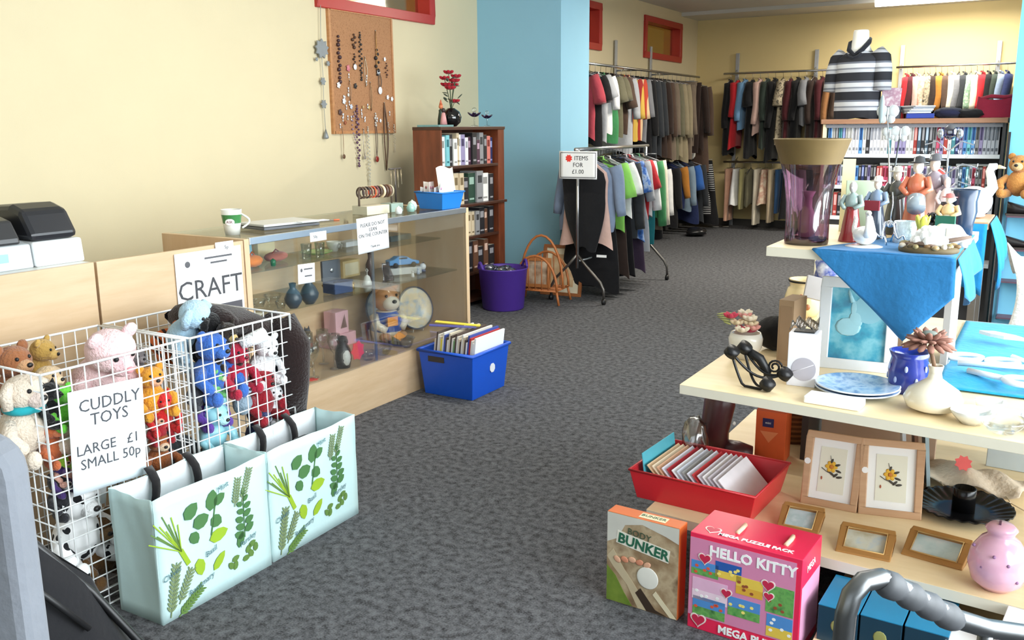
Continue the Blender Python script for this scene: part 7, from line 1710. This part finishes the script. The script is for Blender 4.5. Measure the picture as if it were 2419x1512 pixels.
def row(z, hh, dp, n, word, shelfname, grp, seed, x0=fx0+.012, x1=fx1-.012):
    rr = random.Random(seed); x = x0; w_ = (x1-x0)/n
    for k in range(n):
        ch = rr.choice(DN); th = w_*.9; h_ = hh*rr.uniform(.97, 1.03)
        book((x+w_/2, FY+.012+rr.random()*.012, z+.0006), th, h_, dp, ch, f'{CN[ch][1]} spined {word}, {ordinal(k)} from the left on the {shelfname}', word.split()[-1], grp, name=word.replace(' ', '_'), face='Y')
        x += w_
row(z1, .188, .13, 46, 'film case', 'upper media shelf', 'film cases on the upper media shelf', 5)
row(z2, .125, .12, 54, 'music disc', 'second media shelf', 'music discs on the second media shelf', 6)
row(z3, .150, .12, 36, 'film case', 'third media shelf', 'film cases on the third media shelf', 7)
for x0_, w_, lab in ((-.99, .26, 'grey case lying flat on the music discs, left'), (-.55, .20, 'pale grey case lying flat on the music discs, right')):
    tag(MB().box((0, 0, .007), (w_, .12, .013)).build('disc_case', mat((176, 180, 180), .4), loc=(x0_+w_/2, FY+.10, z2+.1295), bevel=.001), lab, 'case')
# shirt dummy
TZ = 1.5335
p = onY(2022, 266, FY+.12)
SHIRT = stripes('striped_jersey', [(30, 31, 38), (178, 180, 186), (120, 124, 134), (196, 198, 202), (100, 104, 116)], 'Z', .118, .85, [0, .44, .60, .68, .90])
t = thing('shirt_dummy', 'headless white torso dummy in a black and grey striped polo shirt', 'mannequin', (p.x, FY+.13, TZ), radians(-14))
def torso(u, v):
    a = 2*pi*u; z = .0+.455*v
    w_ = .150-.010*sin(v*pi)+.0*v; d_ = .095+.02*sin(v*pi*.9)
    if v > .80: k = (v-.80)/.20; w_ = w_*(1-.62*k**1.6); d_ *= (1-.45*k)
    sx = abs(cos(a))**.8*(1 if cos(a) > 0 else -1)
    return (w_*sx*(1+.01*sin(v*20+a*3)), d_*sin(a)+.006*sin(sx*12+v*8)*(1-v), z+.008*sin(a*4)*(v < .02)-.035*abs(sx)**2*(v > .8)*(v-.8)/.2)
MB().grid(torso, 30, 22, wrap=True).build('shirt_body', SHIRT, t)
for q in (-1, 1):
    MB().tube([(q*.105, 0, .410), (q*.142, 0, .37), (q*.160, -.01, .30), (q*.168, -.02, .175)], [.052, .058, .055, .054], 16).build('sleeve', SHIRT, t)
MB().tube([(.0, -.085, .395), (-.045, -.07, .43), (-.062, -.02, .475), (-.04, .035, .497), (0, .05, .50), (.04, .035, .497), (.062, -.02, .475), (.045, -.07, .43)], .015, 8, closed=True).build('collar', fabric((30, 31, 38)), t)
MB().tube([(-.05, -.095, .405), (-.03, -.10, .385), (0, -.104, .375), (.03, -.10, .385), (.05, -.09, .405)], .010, 6).build('collar_point', fabric((30, 31, 38)), t)
MB().lathe([(.075, .42), (.058, .455), (.05, .50), (.047, .545), (.043, .553), (0, .556)], 24, (0, -.005, 0)).build('neck', mat((226, 224, 218), .5), t)
# things lying on the top board
def on_top(px): return onY(px, 262, FY+.06).x
def slab(name, px0, px1, hh, c, lab, rz=0, tilt=0, dz=0, d=.15, cat='book'):
    x0, x1 = on_top(px0), on_top(px1)
    return tag(MB().box((0, 0, 0), (x1-x0, d, hh)).build(name, mat(c, .45, var=.12) if not hasattr(c, 'name') else c, loc=((x0+x1)/2, FY+.09, TZ+dz+hh/2), rot=(0, tilt, rz), bevel=.002), lab, cat)
slab('photo_print', 2078, 2124, .115, mottled('colour_print', [(214, 200, 210), (170, 130, 150), (226, 226, 230)], 22, .4), 'colour printed card standing behind the dark slab on the media shelf', dz=.075, d=.012, cat='card', tilt=.05)
slab('slab_box', 2080, 2126, .075, (92, 100, 116), 'slate grey box right of the striped shirt dummy', d=.05, cat='box')
for k in range(5): slab('magazine', 2136, 2192, .009, [(196, 200, 206), (150, 156, 164), (214, 216, 220), (120, 126, 136), (190, 190, 196)][k], ['bottom', 'second', 'middle', 'fourth', 'topmost'][k]+' grey magazine of the fanned pile on the media shelf', rz=.3+.1*k, dz=.030+.0095*k, d=.18, cat='magazine')
slab('folder', 2140, 2205, .028, (28, 52, 140), 'royal blue folder under the fanned grey magazines', rz=.15, d=.2, cat='folder')
tag(MB().ell((0, 0, .03), (.09, .08, .033), 16, wob=.25, seed=8).build('hat', fabric((34, 36, 60)), loc=(on_top(2240), FY+.10, TZ)), 'dark navy cloth hat in the middle of the media shelf top', 'hat')
tag(MB().ell((0, 0, .025), (.10, .08, .028), 16, wob=.3, seed=10).build('scarf', fabric((26, 25, 28)), loc=(on_top(2292), FY+.11, TZ)), 'crumpled black scarf right of the navy hat', 'scarf')
t = thing('handbag', 'burgundy handbag at the right end of the media shelf top', 'bag', (on_top(2352), FY+.10, TZ), -.1)
MB().grid(lambda u, v: (.115*cos(2*pi*u)*(1-.08*v), .055*sin(2*pi*u)*(1-.5*v), .115*v+.012*cos(4*pi*u)*v), 22, 8, wrap=True).build('body', fabric((140, 36, 60)), t)
MB().tube([(-.09, 0, .11), (-.03, -.02, .125), (.04, -.02, .118), (.10, 0, .125)], .012, 8).build('top_seam', fabric((150, 44, 66)), t)

# blue pier furnishings: ledges, shoes and a plain teddy
PY = 6.06
t = thing('shoe_rack', 'thin red brown shoe ledges fixed to the blue pier', 'shoe rack', (0, 0, 0))
LZ = [onY(2405, y, PY).z for y in (507, 585, 660)]
for z in LZ+[onY(2405, 745, PY).z]: MB().bb((-.235, PY-.12, z-.008), (.25, PY, z)).build('ledge', mat((96, 70, 84), .5), t)
MB().bb((-.243, PY-.012, .35), (-.236, PY, LZ[0]+.1)).build('side_rail', mat((80, 110, 140), .5), t)
tag(MB().bb((-.275, PY-.012, .05), (-.262, PY-.0005, 1.45)).build('corner_strip', mat((34, 34, 40), .5)), 'black corner strip up the left edge of the blue pier', 'strip')
def shoe(x, z, lab):
    t = thing('shoe', lab, 'shoe', (x, PY-.065, z), .1)
    def sf(u, v):
        a = 2*pi*u; x_ = -.12+.24*v; w_ = .038*(1-.25*(2*v-1)**2)*(1 if .02 < v < .98 else .2); h_ = .03+.04*max(0, (1-v*1.7))
        return (x_, w_*cos(a), .012+h_*(.5+.5*sin(a)))
    MB().grid(sf, 14, 12, wrap=True).build('upper', mat((40, 36, 36), .25), t); MB().prism([(-.125, -.03), (-.125, .03), (.06, .038), (.125, .015), (.125, -.015), (.06, -.038)], 0, .012).build('sole', mat((60, 50, 46), .5), t)
shoe(-.12, LZ[0], 'black shoe on the upper ledge of the blue pier'); shoe(-.13, LZ[1], 'dark brown shoe on the middle ledge of the blue pier')
p = onY(2408, 420, PY-.06)
plush('teddy_bear', 'plain honey brown teddy bear hanging on the blue pier at the right edge', (p.x+.0, PY-.085, p.z-.03), .075, (196, 136, 72), (0, 0, -pi/2-.25), muzzle=(222, 184, 132))
